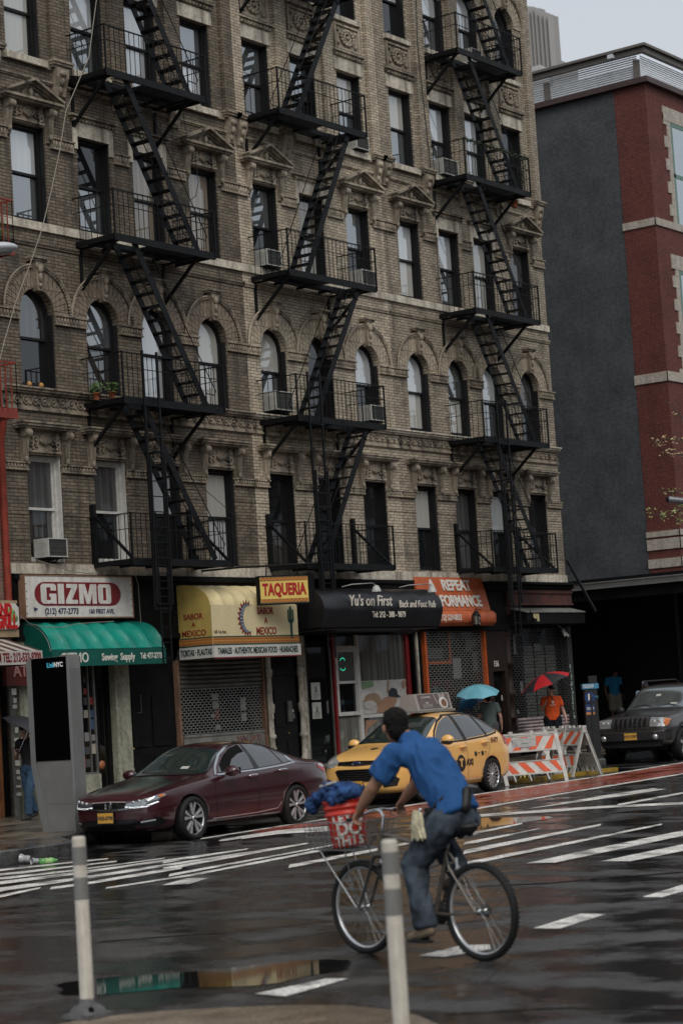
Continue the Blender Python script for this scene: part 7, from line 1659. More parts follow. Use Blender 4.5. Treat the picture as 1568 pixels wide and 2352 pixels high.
patch(bv, [(1.38, -.68), (1.48, -.74), (2.02, -.63), (2.06, 0), (2.02, .63), (1.48, .74), (1.38, .68), (1.34, 0)], 'top', 'windscreen', glassmat('pale_wet_windscreen', (.06, .07, .07), .22, .12), T, .006)
patch(bv, [(1.72, -.02), (1.78, -.02), (1.78, .10), (1.72, .10)], 'top', 'parking_slip', M_paper, T, .012); patch(bv, [(1.50, -.5), (1.54, -.5), (1.54, -.34), (1.50, -.34)], 'top', 'parking_slip', M_paper, T, .012)
for a_ in ([(1.42, -.62), (1.50, -.3), (1.44, .02)], [(1.42, .02), (1.50, .3), (1.44, .62)]): strip(bv, a_, .02, 'top', 'wiper', M_mbk, T, .02)
patch(bv, [(1.72, 1.13), (2.02, 1.50), (2.14, 1.60), (2.58, 1.62), (2.60, 1.14)], 'side', 'front_side_window', G_car, T, .007); patch(bv, [(2.72, 1.14), (2.70, 1.62), (3.4, 1.63), (3.5, 1.15)], 'side', 'rear_side_window', G_car, T, .007); patch(bv, [(3.6, 1.15), (3.52, 1.62), (4.2, 1.58), (4.3, 1.18)], 'side', 'quarter_window', G_car, T, .007)
for s in (-1, 1): 
    MB().tube([(2.1, s * .60, 1.73), (2.3, s * .60, 1.80), (4.0, s * .60, 1.81), (4.2, s * .60, 1.75)], .018, 6).build('roof_rail', M_mbk, T)
    MB().ell((1.72, s * 1.02, 1.16), (.07, .12, .09), 12, 8).build('wing_mirror', M_mbk, T)
    hl = patch(bv, [(s * .47, .99), (s * .78, .975), (s * .84, .95), (s * .84, .80), (s * .78, .79), (s * .47, .80)], 'front', 'headlight', M_lamp, T, .008, .03)
    patch(bv, [(s * .78, .965), (s * .85, .945), (s * .85, .82), (s * .79, .81)], 'front', 'indicator', M_amb, hl, .012, .03)
    for yy in (.56, .69):
        h = bv.ray_cast(Vector((-3, s * yy, .89)), Vector((1, 0, 0)))
        if h[0]: MB().ell(h[0] + Vector((-.006, 0, 0)), (.012, .045, .06), 12, 8).build('lamp_bulb', mat('lamp_reflector', (.5, .5, .48), .2, .5, .5, .2, 30), hl)
    patch(bv, [(s * .48, .61), (s * .66, .61), (s * .66, .54), (s * .48, .54)], 'front', 'fog_lamp', M_lamp, T, .012, .05)
gs = patch(bv, [(-.44, 1.0), (-.46, .77), (-.42, .75), (.42, .75), (.46, .77), (.44, 1.0), (.40, 1.02), (-.40, 1.02)], 'front', 'grille_surround', P_jeep, T, .010, .04)
for k in range(7):
    y = (k - 3) * .115; patch(bv, [(y - .038, .965), (y - .038, .80), (y - .028, .785), (y + .028, .785), (y + .038, .80), (y + .038, .965), (y + .028, .98), (y - .028, .98)], 'front', 'grille_slot', M_dark, gs, .016, .1)
    strip(bv, [(y - .042, .965), (y - .042, .80), (y - .030, .782), (y + .030, .782), (y + .042, .80)], .006, 'front', 'slot_trim', M_chr, gs, .018)
bx_ = bv.ray_cast(Vector((-3, 0, .66)), Vector((1, 0, 0)))[0].x
bm_ = MB().prism([(bx_ - .10, -.60), (bx_ - .04, -.84), (bx_ + .18, -.93), (bx_ + .18, .93), (bx_ - .04, .84), (bx_ - .10, .60)], .50, .70, 'z').build('bumper', mat('charcoal_bumper', (.026, .025, .025), .45, .2, .5, .1), T, bevel=.03)
MB().prism([(bx_ - .108, -.60), (bx_ - .048, -.845), (bx_ + .17, -.936), (bx_ + .19, -.93), (bx_ - .03, -.82), (bx_ - .09, -.58)], .685, .70, 'z').build('bumper_trim', M_chr, bm_)
MB().prism([(bx_ - .108, .60), (bx_ - .048, .845), (bx_ + .17, .936), (bx_ + .19, .93), (bx_ - .03, .82), (bx_ - .09, .58)], .685, .70, 'z').build('bumper_trim', M_chr, bm_)
for s in (-1, 1): MB().lathe([(0, bx_ - .115), (.06, bx_ - .115), (.065, bx_ - .08)], (0, s * .62, .57), 14, 'x').build('fog_lamp', M_lamp, bm_)
MB().box(bx_ - .02, bx_ + .3, -.7, .7, .36, .50).build('air_dam', M_mbk, T); MB().box(.6, 4.2, -.6, .6, .26, .36).build('underbody', M_mbk, T)
plate(T, bx_ - .10, -.04, .60, 'HVX-3997')
text('Jeep', .07, fxM((bv.ray_cast(Vector((-3, 0, 1.02)), Vector((1, 0, 0)))[0].x - .012, 0, 1.035)), M_chr, T, 'lettering', .002, .002, 1, world=False)
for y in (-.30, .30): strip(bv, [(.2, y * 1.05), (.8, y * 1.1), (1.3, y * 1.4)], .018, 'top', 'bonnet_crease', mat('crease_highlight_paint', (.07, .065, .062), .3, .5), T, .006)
for ln in ([(1.60, 1.07), (1.50, .8), (1.48, .36)], [(2.66, 1.1), (2.66, .36)]): strip(bv, ln, .01, 'side', 'door_seam', M_mbk, T, .0035)
for x in (.88, 3.57): strip(bv, [(x + .46 * math.cos(q * math.pi / 12), .38 + .46 * math.sin(q * math.pi / 12)) for q in range(13)], .05, 'side', 'arch_flare', M_mbk, T, .012)
jw = CAMP + ray(1419, 1745) * 1.0; d_ = (jw - CAMP); k_ = 51.0 / d_.dot(VF); jw = CAMP + d_ * k_
cx_, sx_ = math.cos(sc_rot), math.sin(sc_rot); wx, wy = .88, .78
T.location = (jw.x - (wx * cx_ - wy * sx_), jw.y - (wx * sx_ + wy * cx_), zg(jw.x, jw.y)); print('JEEP', jw, T.location)

# ------------------------------------------------------------------ people
def V(*a): return Vector(a)
def cap(mb, p0, p1, r0, r1, flat=None, f=1.0, n=14, ends=(1, 1)):
    """tapered capsule; flat = direction in which it is squeezed by f; ends 1 = rounded, 0 = cut flat"""
    p0, p1 = Vector(p0), Vector(p1); d = p1 - p0; L = d.length
    if L < 1e-5: d = Vector((0, 0, 1)); L = 1e-5
    d.normalize(); u = d.orthogonal().normalized(); w_ = d.cross(u); rings = []
    if ends[0]:
        for k in range(1, 4): a = math.pi / 2 * k / 4; rings.append((p0 - d * r0 * math.cos(a), r0 * math.sin(a)))
    rings.append((p0, r0)); rings.append((p1, r1))
    if ends[1]:
        for k in range(1, 4): a = math.pi / 2 * k / 4; rings.append((p1 + d * r1 * math.sin(a), r1 * math.cos(a)))
    vs = []
    for c, r in rings:
        for k in range(n):
            a = 2 * math.pi * k / n; o = (u * math.cos(a) + w_ * math.sin(a)) * r
            if flat is not None: fl = Vector(flat).normalized(); o -= fl * o.dot(fl) * (1 - f)
            vs.append(c + o)
    a0 = p0 - d * (r0 if ends[0] else 0); a1 = p1 + d * (r1 if ends[1] else 0); m_ = len(rings)
    fs = [(i * n + k, i * n + (k + 1) % n, (i + 1) * n + (k + 1) % n, (i + 1) * n + k) for i in range(m_ - 1) for k in range(n)]
    vs += [a0, a1]; fs += [((k + 1) % n, k, m_ * n) for k in range(n)] + [((m_ - 1) * n + k, (m_ - 1) * n + (k + 1) % n, m_ * n + 1) for k in range(n)]
    mb.add(vs, fs, 0, True)
def ellh(mb, c, r, rot=None): mb.ell(c, r, 16, 10, rot=rot)
def fuse(mb, name, mt, par, voxel=.012, smooth=3, wr=0, wscale=(8, 8, 8), seed=0):
    me = mb.mesh('tmp', mt); o = link(bpy.data.objects.new('tmp', me))
    r_ = o.modifiers.new('r', 'REMESH'); r_.mode = 'VOXEL'; r_.voxel_size = voxel; r_.use_smooth_shade = True
    if smooth: s = o.modifiers.new('s', 'SMOOTH'); s.iterations = smooth; s.factor = .6
    dg = bpy.context.evaluated_depsgraph_get(); m2 = bpy.data.meshes.new_from_object(o.evaluated_get(dg)); bpy.data.objects.remove(o)
    if wr:
        nn_ = [v.normal.copy() for v in m2.vertices]
        for v, q in zip(m2.vertices, nn_):
            c = v.co; s_ = noise.noise(Vector((c.x * wscale[0] + seed, c.y * wscale[1], c.z * wscale[2]))); s_ = (1 - abs(s_) * 2.2); s2 = noise.noise(Vector((c.x * 5, c.y * 5 + seed, c.z * 5)))
            v.co = c + q * (s_ * wr * .8 + s2 * wr)
    m2.name = name
    for p in m2.polygons: p.use_smooth = True
    q = link(bpy.data.objects.new(name, m2)); q.parent = par; return q
def hand(mb, wrist, d, palm_n, thumb_side, curl=.35, s=1.0, grip=False):
    """palm plus five fingers; d = direction of the hand, palm_n = out of the palm, thumb_side = towards the thumb"""
    d, pn, ts = Vector(d).normalized(), Vector(palm_n).normalized(), Vector(thumb_side).normalized()
    w0 = Vector(wrist); pc = w0 + d * .05 * s
    cap(mb, w0, pc, .026 * s, .030 * s, pn, .6); 
    for k in range(4): cap(mb, w0 + d * .01 + ts * (.012 - k * .008) * s, pc + d * .038 * s + ts * (.028 - k * .0187) * s, .016 * s, .0135 * s, pn, .9)
    for k, ln in enumerate((.068, .076, .070, .056)):
        b = pc + d * .040 * s + ts * (.030 - k * .020) * s; a = (1.15 if grip else curl) + k * .05; dd = d.copy(); r_ = .0098 * s
        for j, f_ in enumerate((.45, .32, .23)):
            dd = (dd * math.cos(a) + pn * math.sin(a)).normalized() if j or grip else (d * math.cos(a * .6) + pn * math.sin(a * .6)).normalized()
            if j: a = a
            e = b + dd * ln * f_ * s; cap(mb, b, e, r_, r_ * .93, n=8); b = e; r_ *= .93
            pn2 = pn
            # rotate palm normal with the finger so that it keeps curling
            ax = d.cross(pn); dd2 = Matrix.Rotation(a, 3, ax) @ dd if False else dd
            d_next = (Matrix.Rotation(a * .75, 3, d.cross(pn)) @ dd); dd = d_next
    b = w0 + d * .018 * s + ts * .026 * s; t1 = b + (d * .5 + ts * .7 + pn * .35).normalized() * .034 * s; t2 = t1 + (d * .85 + ts * .15 + pn * (.7 if grip else .3)).normalized() * .028 * s; t3 = t2 + (d * .8 + pn * (.9 if grip else .3) - ts * .2).normalized() * .022 * s
    cap(mb, b, t1, .0145 * s, .0115 * s, n=8); cap(mb, t1, t2, .0115 * s, .0105 * s, n=8); cap(mb, t2, t3, .0105 * s, .009 * s, n=8)
def head(mb, c, fw, up, s=1.0):
    """skull, jaw, nose, brow, lips and ears"""
    fw, up = Vector(fw).normalized(), Vector(up).normalized(); lf = up.cross(fw).normalized(); up = fw.cross(lf); Rm = Matrix((fw, lf, up)).transposed()
    P_ = lambda a, b, c_: Vector(c) + Rm @ Vector((a, b, c_)) * s
    ellh(mb, P_(-.012, 0, .02), (.098 * s, .077 * s, .098 * s), Rm); ellh(mb, P_(.022, 0, -.045), (.068 * s, .060 * s, .075 * s), Rm); ellh(mb, P_(.052, 0, -.088), (.030 * s, .032 * s, .026 * s), Rm)
    cap(mb, P_(.082, 0, .015), P_(.102, 0, -.022), .009 * s, .014 * s, n=8); ellh(mb, P_(.070, 0, .028), (.018 * s, .052 * s, .012 * s), Rm)
    for q in (-1, 1): ellh(mb, P_(-.008, q * .086, -.012), (.019 * s, .013 * s, .034 * s), Rm); ellh(mb, P_(.062, q * .035, -.028), (.022 * s, .022 * s, .022 * s), Rm)
    ellh(mb, P_(.083, 0, -.055), (.010 * s, .026 * s, .007 * s), Rm); ellh(mb, P_(.080, 0, -.068), (.010 * s, .022 * s, .007 * s), Rm)
    return P_, Rm
def skin(name, col): return mat(name, col, .5, 0, .4, .12, 14, .08, 60)
M_hair = mat('black_hair', (.008, .007, .006), .75, 0, .2, .7, 45, 1.0, 90)
M_eye = mat('dark_eye', (.01, .008, .007), .2, 0, .5, 0); M_sole = mat('dark_shoe', (.02, .02, .022), .6, 0, .4, .2)
def person(T, J, sk, shirt=None, trous=None, shoes=None, hair=True, vox=.013, build=1.0, sleeve=.62, leg_end=1.0, grip=(0, 0), hem=0.0, cap_mt=None, side=None, shw=.0, lw=1.0, wr=.007, hs=1.0, slw=1.0, ff=.76, col=.72, aw=1.0):
    """J: joint positions in the thing's space"""
    b = build; g = lambda k: Vector(J[k]); fwd = side or V(1, 0, 0)
    mb = MB(); P_, Rm = head(mb, J['head'], J['look'], J['up'], hs)
    hd = g('head'); cap(mb, g('neck') - (hd - g('neck')) * .2, hd - (hd - g('neck')) * .35, .062, .056)
    for a, c_, r0, r1 in (('pelvis', 'waist', .135, .120), ('waist', 'chest', .122, .145), ('chest', 'neck', .14, .075)): cap(mb, J[a], J[c_], r0 * b * .93, r1 * b * .93, fwd, .72)
    for s_ in 'LR':
        cap(mb, g('sh' + s_) * .8 + g('chest') * .2, J['sh' + s_], .065, .055); cap(mb, J['sh' + s_], J['el' + s_], .048 * aw, .040 * aw); cap(mb, J['el' + s_], g('el' + s_).lerp(g('wr' + s_), .45), .041 * aw, .040 * aw); cap(mb, g('el' + s_).lerp(g('wr' + s_), .45), J['wr' + s_], .040 * aw, .027 * aw)
        cap(mb, J['hp' + s_], J['kn' + s_], .085 * b, .056); cap(mb, J['kn' + s_], J['an' + s_], .055, .036)
        m_ = g('kn' + s_).lerp(g('an' + s_), .3); ellh(mb, m_ - fwd * .012, (.055, .05, .1))
        toe, hl = g('to' + s_), g('he' + s_); cap(mb, J['an' + s_], hl + V(0, 0, .02), .036, .03); cap(mb, hl + V(0, 0, .02), toe, .032, .026)
        hn = J['hand' + s_]; hand(mb, J['wr' + s_], hn[0], hn[1], hn[2], .3, 1.0, hn[3] if len(hn) > 3 else False)
    fuse(mb, 'body', sk, T, vox, 2)
    for q in (-1, 1): MB().ell(P_(.078, q * .030, .004), (.010, .013, .009), 8, 6).build('eye', M_eye, T)
    if hair:
        mb = MB(); ellh(mb, P_(-.022, 0, .034), (.102 * hs, .082 * hs, .097 * hs), Rm); ellh(mb, P_(-.052, 0, -.022), (.068 * hs, .072 * hs, .078 * hs), Rm); ellh(mb, P_(.035, 0, .085), (.05 * hs, .06 * hs, .035 * hs), Rm)
        fuse(mb, 'hair', M_hair, T, .0065 if vox < .012 else .014, 1, .0075 if vox < .012 else .004, (48, 48, 48))
    if cap_mt:
        mb = MB(); ellh(mb, P_(-.012, 0, .045), (.108, .09, .085), Rm); fuse(mb, 'cap', cap_mt, T, .012, 1)
        pts = [(.08, .07), (.15, .055), (.175, 0), (.15, -.055), (.08, -.07)]; MB().add([P_(a, c_, .048 - .02 * (a - .08) / .1) for a, c_ in pts] + [P_(a, c_, .040 - .02 * (a - .08) / .1) for a, c_ in pts], [(0, 1, 2, 3, 4), (9, 8, 7, 6, 5), (0, 5, 6, 1), (1, 6, 7, 2), (2, 7, 8, 3), (3, 8, 9, 4)]).build('cap_peak', cap_mt, T)
    if shirt:
        mb = MB(); hmp = g('pelvis') + (g('pelvis') - g('waist')) * hem; o = .018
        cap(mb, hmp, J['waist'], .145 * b + shw, .136 * b + shw * .8, fwd, ff + .02, 18, (0, 1)); cap(mb, J['waist'], J['chest'], .136 * b + shw * .8, .150 * b + shw * .5, fwd, ff, 18); cap(mb, J['chest'], g('chest').lerp(g('neck'), col), .150 * b + shw * .3, .088, fwd, ff, 18)
        for s_ in 'LR':
            cap(mb, g('chest').lerp(g('neck'), .45), g('sh' + s_), .10 * min(b, 1.1), .068); cap(mb, J['chest'], g('sh' + s_), .11 * min(b, 1.1), .070); cap(mb, J['sh' + s_], g('sh' + s_).lerp(g('el' + s_), sleeve), .068 * slw, .070 * slw, n=16, ends=(1, 0))
        fuse(mb, 'shirt', shirt, T, vox, 3, wr, (13, 13, 6), 3.3)
    if trous:
        mb = MB(); cap(mb, g('pelvis') - (g('waist') - g('pelvis')) * .1, g('pelvis').lerp(g('waist'), .55), .150 * b, .138 * b, fwd, .82, 18, (1, 0))
        for s_ in 'LR':
            kn, an = g('kn' + s_), g('an' + s_)
            cap(mb, J['hp' + s_], kn, .104 * b * lw, .078 * lw, n=16)
            if leg_end >= 1: cap(mb, kn, kn.lerp(an, .96 * leg_end), .077 * lw, .068 * lw, n=16, ends=(1, 0))
            else: cap(mb, J['hp' + s_], g('hp' + s_).lerp(kn, 1.02), .115 * b, .105, n=16, ends=(1, 0))
        fuse(mb, 'trousers', trous, T, vox, 3, wr * .9, (12, 12, 9), 9.1)
    if shoes:
        for s_ in 'LR':
            mb = MB(); toe, hl, an = g('to' + s_), g('he' + s_), g('an' + s_); cap(mb, an + V(0, 0, .0), hl + V(0, 0, .012), .046, .042); cap(mb, hl + V(0, 0, .012), toe, .044, .036, V(0, 0, 1), .95)
            sh_ = fuse(mb, 'shoe', shoes, T, .010, 2); 
    return P_, Rm
def standing(h=1.75, stride=0, lean=0, arms=None):
    k = h / 1.75; J = dict(pelvis=(0, 0, .96), waist=(.0, 0, 1.08), chest=(.01 + lean, 0, 1.32), neck=(.0 + lean, 0, 1.47), head=(.03 + lean, 0, 1.62), look=(1, 0, 0), up=(0, 0, 1))
    for s_, y, sg in (('L', 1, 1), ('R', -1, -1)):
        J['hp' + s_] = (0, y * .09, .92); J['kn' + s_] = (.02 + sg * stride * .5 + abs(stride) * .12, y * .10, .50); J['an' + s_] = (sg * stride - .02, y * .10, .085 + (.05 if sg * stride < 0 else 0)); J['he' + s_] = (sg * stride - .045, y * .10, .035 + (.06 if sg * stride < 0 else 0)); J['to' + s_] = (sg * stride + .15, y * .115, .03)
        J['sh' + s_] = (lean, y * .185, 1.42); J['el' + s_] = (-.03, y * .24, 1.13); J['wr' + s_] = (.04, y * .25, .89); J['hand' + s_] = ((.1, 0, -1), (0, -y, 0), (1, 0, 0))
    if arms: J.update(arms)
    out = {}
    for a, c_ in J.items(): out[a] = tuple(Vector(c_) * k) if not a.startswith('hand') and a not in ('look', 'up') else c_
    return out
def umbrella(T, top, ax, r, h, cols, names, n=8, shaft=.8, hand_r=.016):
    """canopy of n panels, ribs, shaft; top = apex, ax = direction of the shaft downwards"""
    ax = Vector(ax).normalized(); u = ax.orthogonal().normalized(); w_ = ax.cross(u); top = Vector(top)
    for p in range(n):
        mb = MB(); K, M_ = 6, 6; vs = []
        for i in range(K + 1):
            for j in range(M_ + 1):
                t = j / M_; a = 2 * math.pi * (p + t) / n; sc = i / K; sag = 1 - .055 * math.sin(math.pi * t) * sc; rr_ = r * sc * sag; z = h * (sc ** 2.1) * (1 - .10 * math.sin(math.pi * t) * sc)
                vs.append(top + (u * math.cos(a) + w_ * math.sin(a)) * rr_ + ax * z)
        fs = [(i * (M_ + 1) + j, (i + 1) * (M_ + 1) + j, (i + 1) * (M_ + 1) + j + 1, i * (M_ + 1) + j + 1) for i in range(K) for j in range(M_)]
        mb.add(vs, fs, 0, True); mb.add([v + ax * .003 for v in vs], [f[::-1] for f in fs], 0, True); mb.build('panel', cols[p % len(cols)], T)
    for p in range(n):
        a = 2 * math.pi * p / n; e = (u * math.cos(a) + w_ * math.sin(a)); MB().tube([top + e * r * q / 5 + ax * (h * (q / 5) ** 2.1 + .008) for q in range(6)], .003, 5).build('rib', M_iron, T)
        MB().tube([top + ax * h * .9, top + e * r * .5 + ax * (h * .5 ** 2.1 + .01)], .003, 5).build('stretcher', M_iron, T)
    MB().tube([top - ax * .05, top + ax * shaft], .006, 8).build('shaft', M_chr, T); MB().tube([top + ax * shaft, top + ax * (shaft + .1)], hand_r, 10).build('handle', M_mbk, T)
def place(px, py, depth):
    r_ = ray(px, py); p = CAMP + r_ * (depth / r_.dot(VF)); return p

# ---- cyclist and bicycle
rc = G(1113, 2207); AZ = R(79)
T = thing('bicycle', 'bicycle with a front wire basket ridden by the man in the blue t-shirt', 'bicycle', tuple(rc), AZ)
M_frm = mat('scuffed_dark_frame', (.05, .048, .045), .35, .4, .5, .3, 8); M_frl = mat('bronze_grey_frame', (.16, .14, .12), .35, .5, .5, .3, 8); M_spk = mat('steel_spokes', (.35, .36, .36), .25, .9, .5, 0)
RW = .35
def bwheel(x):
    ty = MB(); ty.lathe([(RW * .87, -.020), (RW * .91, -.030), (RW * .965, -.028), (RW, -.010), (RW, .010), (RW * .965, .028), (RW * .91, .030), (RW * .87, .020)], (x, 0, RW), 64, 'y')
    for q in range(64):
        a = 2 * math.pi * q / 64
        for s in (-1, 1): ty.box(-.006, .006, s * .008, s * .022, -.004, .005); 
        for i in range(len(ty.v) - 16, len(ty.v)):
            v = Vector(ty.v[i]); w_ = Matrix.Rotation(a, 3, 'Y') @ (v + Vector((0, 0, RW * .992))); ty.v[i] = (w_.x + x, w_.y, w_.z + RW)
    t_ = ty.build('wheel', M_tyre, T)
    MB().lathe([(RW * .845, -.012), (RW * .88, -.015), (RW * .88, .015), (RW * .845, .012), (RW * .835, 0), (RW * .845, -.012)], (x, 0, RW), 64, 'y').build('rim', M_rim, t_)
    sp = MB()
    for q in range(32):
        a = 2 * math.pi * q / 32; s = 1 if q % 2 else -1; b_ = a + (.9 if (q // 2) % 2 else -.9)
        sp.tube([(x + .025 * math.cos(b_), s * .03, RW + .025 * math.sin(b_)), (x + RW * .86 * math.cos(a), 0, RW + RW * .86 * math.sin(a))], .0016, 4)
    sp.build('spokes', M_spk, t_); MB().lathe([(.0, -.055), (.010, -.055), (.012, -.036), (.028, -.034), (.028, -.03), (.014, -.026), (.014, .026), (.028, .03), (.028, .034), (.012, .036), (.010, .055), (0, .055)], (x, 0, RW), 16, 'y').build('hub', M_spk, t_)
FW = 1.23
bwheel(0.0); bwheel(FW)
fr = MB(); BB = (.47, 0, .32); ST_ = (.30, 0, .80); HT0, HT1 = (1.02, 0, .76), (.975, 0, .93)
fr.tube([BB, ST_], .017, 12); fr.tube([(.315, 0, .77), (.985, 0, .90)], .016, 12); fr.tube([BB, (1.01, 0, .80)], .018, 12); fr.tube([HT0, HT1], .022, 12)
for s in (-1, 1): fr.tube([(.45, s * .02, .32), (.3, s * .05, .325), (0, s * .065, RW)], .010, 8); fr.tube([(.315, s * .018, .77), (.25, s * .05, .66), (0, s * .065, RW)], .009, 8)
fr.tube([(.27, -.05, .69), (.27, .05, .69)], .008, 8); fr.build('frame', M_frl, T)
MB().tube([(.30, 0, .80), (.255, 0, .94)], .013, 10).build('seat_post', M_spk, T)
fk = MB(); fk.tube([(1.04, -.05, .73), (1.04, .05, .73)], .014, 8)
for s in (-1, 1): fk.tube([(1.04, s * .05, .73), (1.10, s * .055, .60), (1.17, s * .055, .46), (FW, s * .058, RW)], [.014, .013, .011, .009], 8)
fk.build('fork', M_frm, T)
mb = MB(); cap(mb, (.10, 0, .955), (.34, 0, .97), .055, .018, V(0, 0, 1), .45); ellh(mb, (.10, 0, .955), (.10, .085, .035)); fuse(mb, 'saddle', M_mbk, T, .010, 2)
hb = MB(); hb.tube([(.975, 0, .93), (.955, 0, 1.03), (.99, 0, 1.07), (1.03, 0, 1.075)], .013, 10); hb.tube([(.985, .33, 1.03), (1.01, .20, 1.045), (1.03, .06, 1.075), (1.035, -.06, 1.08), (1.07, -.2, 1.065), (1.085, -.33, 1.055)], .011, 10)
hbo = hb.build('handlebar', M_chr, T)
MB().tube([(.984, .345, 1.028), (1.006, .22, 1.043)], .016, 10).build('grip', M_mbk, hbo); MB().tube([(1.086, -.345, 1.055), (1.072, -.22, 1.064)], .016, 10).build('grip', M_mbk, hbo)
for s, y0, x0 in ((1, .2, 1.02), (-1, -.2, 1.08)): MB().tube([(x0, y0, 1.05), (x0 + .05, y0 + s * .03, 1.03), (x0 + .055, y0 + s * .12, 1.01)], .005, 6).build('brake_lever', M_spk, hbo)
cb = MB(); cb.tube([(1.07, .17, 1.04), (1.15, .12, 1.0), (1.12, .05, .85), (1.06, .03, .72)], .003, 5); cb.tube([(1.09, -.17, 1.05), (1.14, -.1, .96), (1.0, 0, .82), (.6, .02, .62), (.3, .03, .70)], .003, 5); cb.build('brake_cable', M_mbk, T)
ck = MB(); ck.lathe([(.0, -.05), (.085, -.05), (.085, -.045), (0, -.045)], (.47, 0, .32), 28, 'y'); ck.tube([(.47, .06, .32), (.515, .075, .155)], .010, 8); ck.tube([(.47, -.06, .32), (.425, -.075, .485)], .010, 8); ck.tube([(.47, -.06, .32), (.47, .06, .32)], .018, 12); ck.build('crank', M_frm, T)
for s, (x, z) in ((1, (.515, .15)), (-1, (.425, .49))): MB().box(x - .05, x + .05, s * .125 - .045, s * .125 + .045, z - .012, z + .012).build('pedal', M_mbk, T, bevel=.004)
ch = MB(); ch.tube([(.47, -.047, .405), (0, -.047, RW + .03)], .004, 5); ch.tube([(.47, -.047, .235), (.05, -.047, RW - .07), (0, -.047, RW - .03)], .004, 5); ch.build('chain', M_frm, T)
MB().lathe([(0, -.052), (.05, -.05), (.03, -.03)], (0, 0, RW), 16, 'y').build('sprockets', M_frm, T)
for (x, z) in ((.255, .665), (1.055, .70)):
    for s in (-1, 1): MB().bar((x, s * .038, z - .03), (x + .01, s * .05, z + .06), .016, .014).box(x - .03, x + .03, s * .026, s * .036, z - .035, z - .02).build('brake_arm', M_spk, T)
bk = MB(); x0, x1, z0, z1 = 1.07, 1.64, .79, 1.00
def wr_(p, q, r_=.003): bk.tube([p, q], r_, 5)
for z in (z0, z0 + .05, z0 + .10, z0 + .15, z1):
    k = 1 - .14 * (z1 - z) / (z1 - z0); a, b_ = (x0 + x1) / 2 - (x1 - x0) / 2 * k, (x0 + x1) / 2 + (x1 - x0) / 2 * k; y = .21 * k; rr_ = .005 if z == z1 else .0025
    for p, q in (((a, -y, z), (b_, -y, z)), ((b_, -y, z), (b_, y, z)), ((b_, y, z), (a, y, z)), ((a, y, z), (a, -y, z))): wr_(p, q, rr_)
for i in range(11):
    x = x0 + (x1 - x0) * i / 10; xb = (x0 + x1) / 2 + (x - (x0 + x1) / 2) * .86
    for s in (-1, 1): wr_((x, s * .21, z1), (xb, s * .18, z0))
    wr_((xb, -.18, z0), (xb, .18, z0))
for i in range(8):
    y = -.21 + .42 * i / 7
    for x, xb in ((x0, (x0 + x1) / 2 - (x1 - x0) / 2 * .86), (x1, (x0 + x1) / 2 + (x1 - x0) / 2 * .86)): wr_((x, y, z1), (xb, y * .86, z0))
bk.build('basket', M_spk, T)
sp = MB(); sp.tube([(1.52, .17, .80), (1.25, .065, RW)], .006, 6); sp.tube([(1.52, -.17, .80), (1.25, -.065, RW)], .006, 6); sp.tube([(1.25, .15, .80), (1.235, .062, RW)], .006, 6); sp.tube([(1.05, 0, .9), (1.15, 0, .80)], .008, 6); sp.build('basket_stay', M_spk, T)
q = MB(); cap(q, (1.50, .0, .765), (1.64, .0, .77), .03, .03); cap(q, (1.52, -.14, .765), (1.52, .14, .765), .026, .026); fuse(q, 'coiled_lock', M_mbk, T, .012, 1, .006, (30, 30, 30))
# bucket
T2 = thing('bucket', 'bright red bucket with white LETS DO THIS lettering in the bicycle basket', 'bucket', tuple(rc), AZ)
M_rbkt = mat('red_plastic', (.52, .03, .015), .35, 0, .5, .08, 4)
bx, tilt = 1.345, .10
def bl(prof, name, mt, par, n=40):
    o = MB().lathe(prof, (0, 0, 0), n).build(name, mt, par); o.rotation_euler = (0, tilt, 0); o.location = (bx, 0, .80); return o
b1 = bl([(0, 0), (.125, 0), (.133, .02), (.158, .32), (.160, .345)], 'shell', M_rbkt, T2)
bl([(.160, .24), (.168, .245), (.166, .262), (.158, .265), (.160, .29), (.170, .295), (.172, .31), (.161, .315), (.164, .34), (.174, .345), (.174, .362), (.160, .366), (.154, .35)], 'rim', M_rbkt, T2)
def ring_text(s, size, z, a0, sp_, sx=1.0):
    n = len(s)
    for i, c_ in enumerate(s):
        if c_ == ' ': continue
        a = a0 + (i - (n - 1) / 2) * sp_; r_ = .134 + .078 * z + .004
        nrm = V(math.cos(a), math.sin(a), 0); xd = V(-math.sin(a), math.cos(a), 0)
        M4 = Matrix.Translation((bx, 0, .80)) @ Matrix.Rotation(tilt, 4, 'Y') @ plane_M(nrm * r_ + V(0, 0, z), xd, nrm * .078 + V(0, 0, 1))
        text(c_, size, M4, M_letw, T2, 'lettering', .002, .004, sx, world=False)
ring_text("LET'S", .085, .215, R(140), .34); ring_text('DO', .14, .135, R(140), .66, .95); ring_text('THIS', .095, .045, R(140), .42)
T3 = thing('cloth_bundle', 'crumpled blue rags stuffed into the top of the red bucket', 'cloth', tuple(rc), AZ)
mb = MB(); rk = random.Random(21)
for c_, r_ in (((1.40, 0, 1.18), (.15, .14, .07)), ((1.56, .06, 1.18), (.10, .08, .045)), ((1.64, .10, 1.12), (.05, .05, .06)), ((1.27, .05, 1.22), (.08, .10, .05)), ((1.45, .05, 1.25), (.08, .08, .04)), ((1.34, .12, 1.18), (.10, .06, .05)), ((1.52, -.08, 1.19), (.10, .06, .04))): ellh(mb, c_, r_, Matrix.Rotation(rk.uniform(-.3, .3), 3, 'X'))
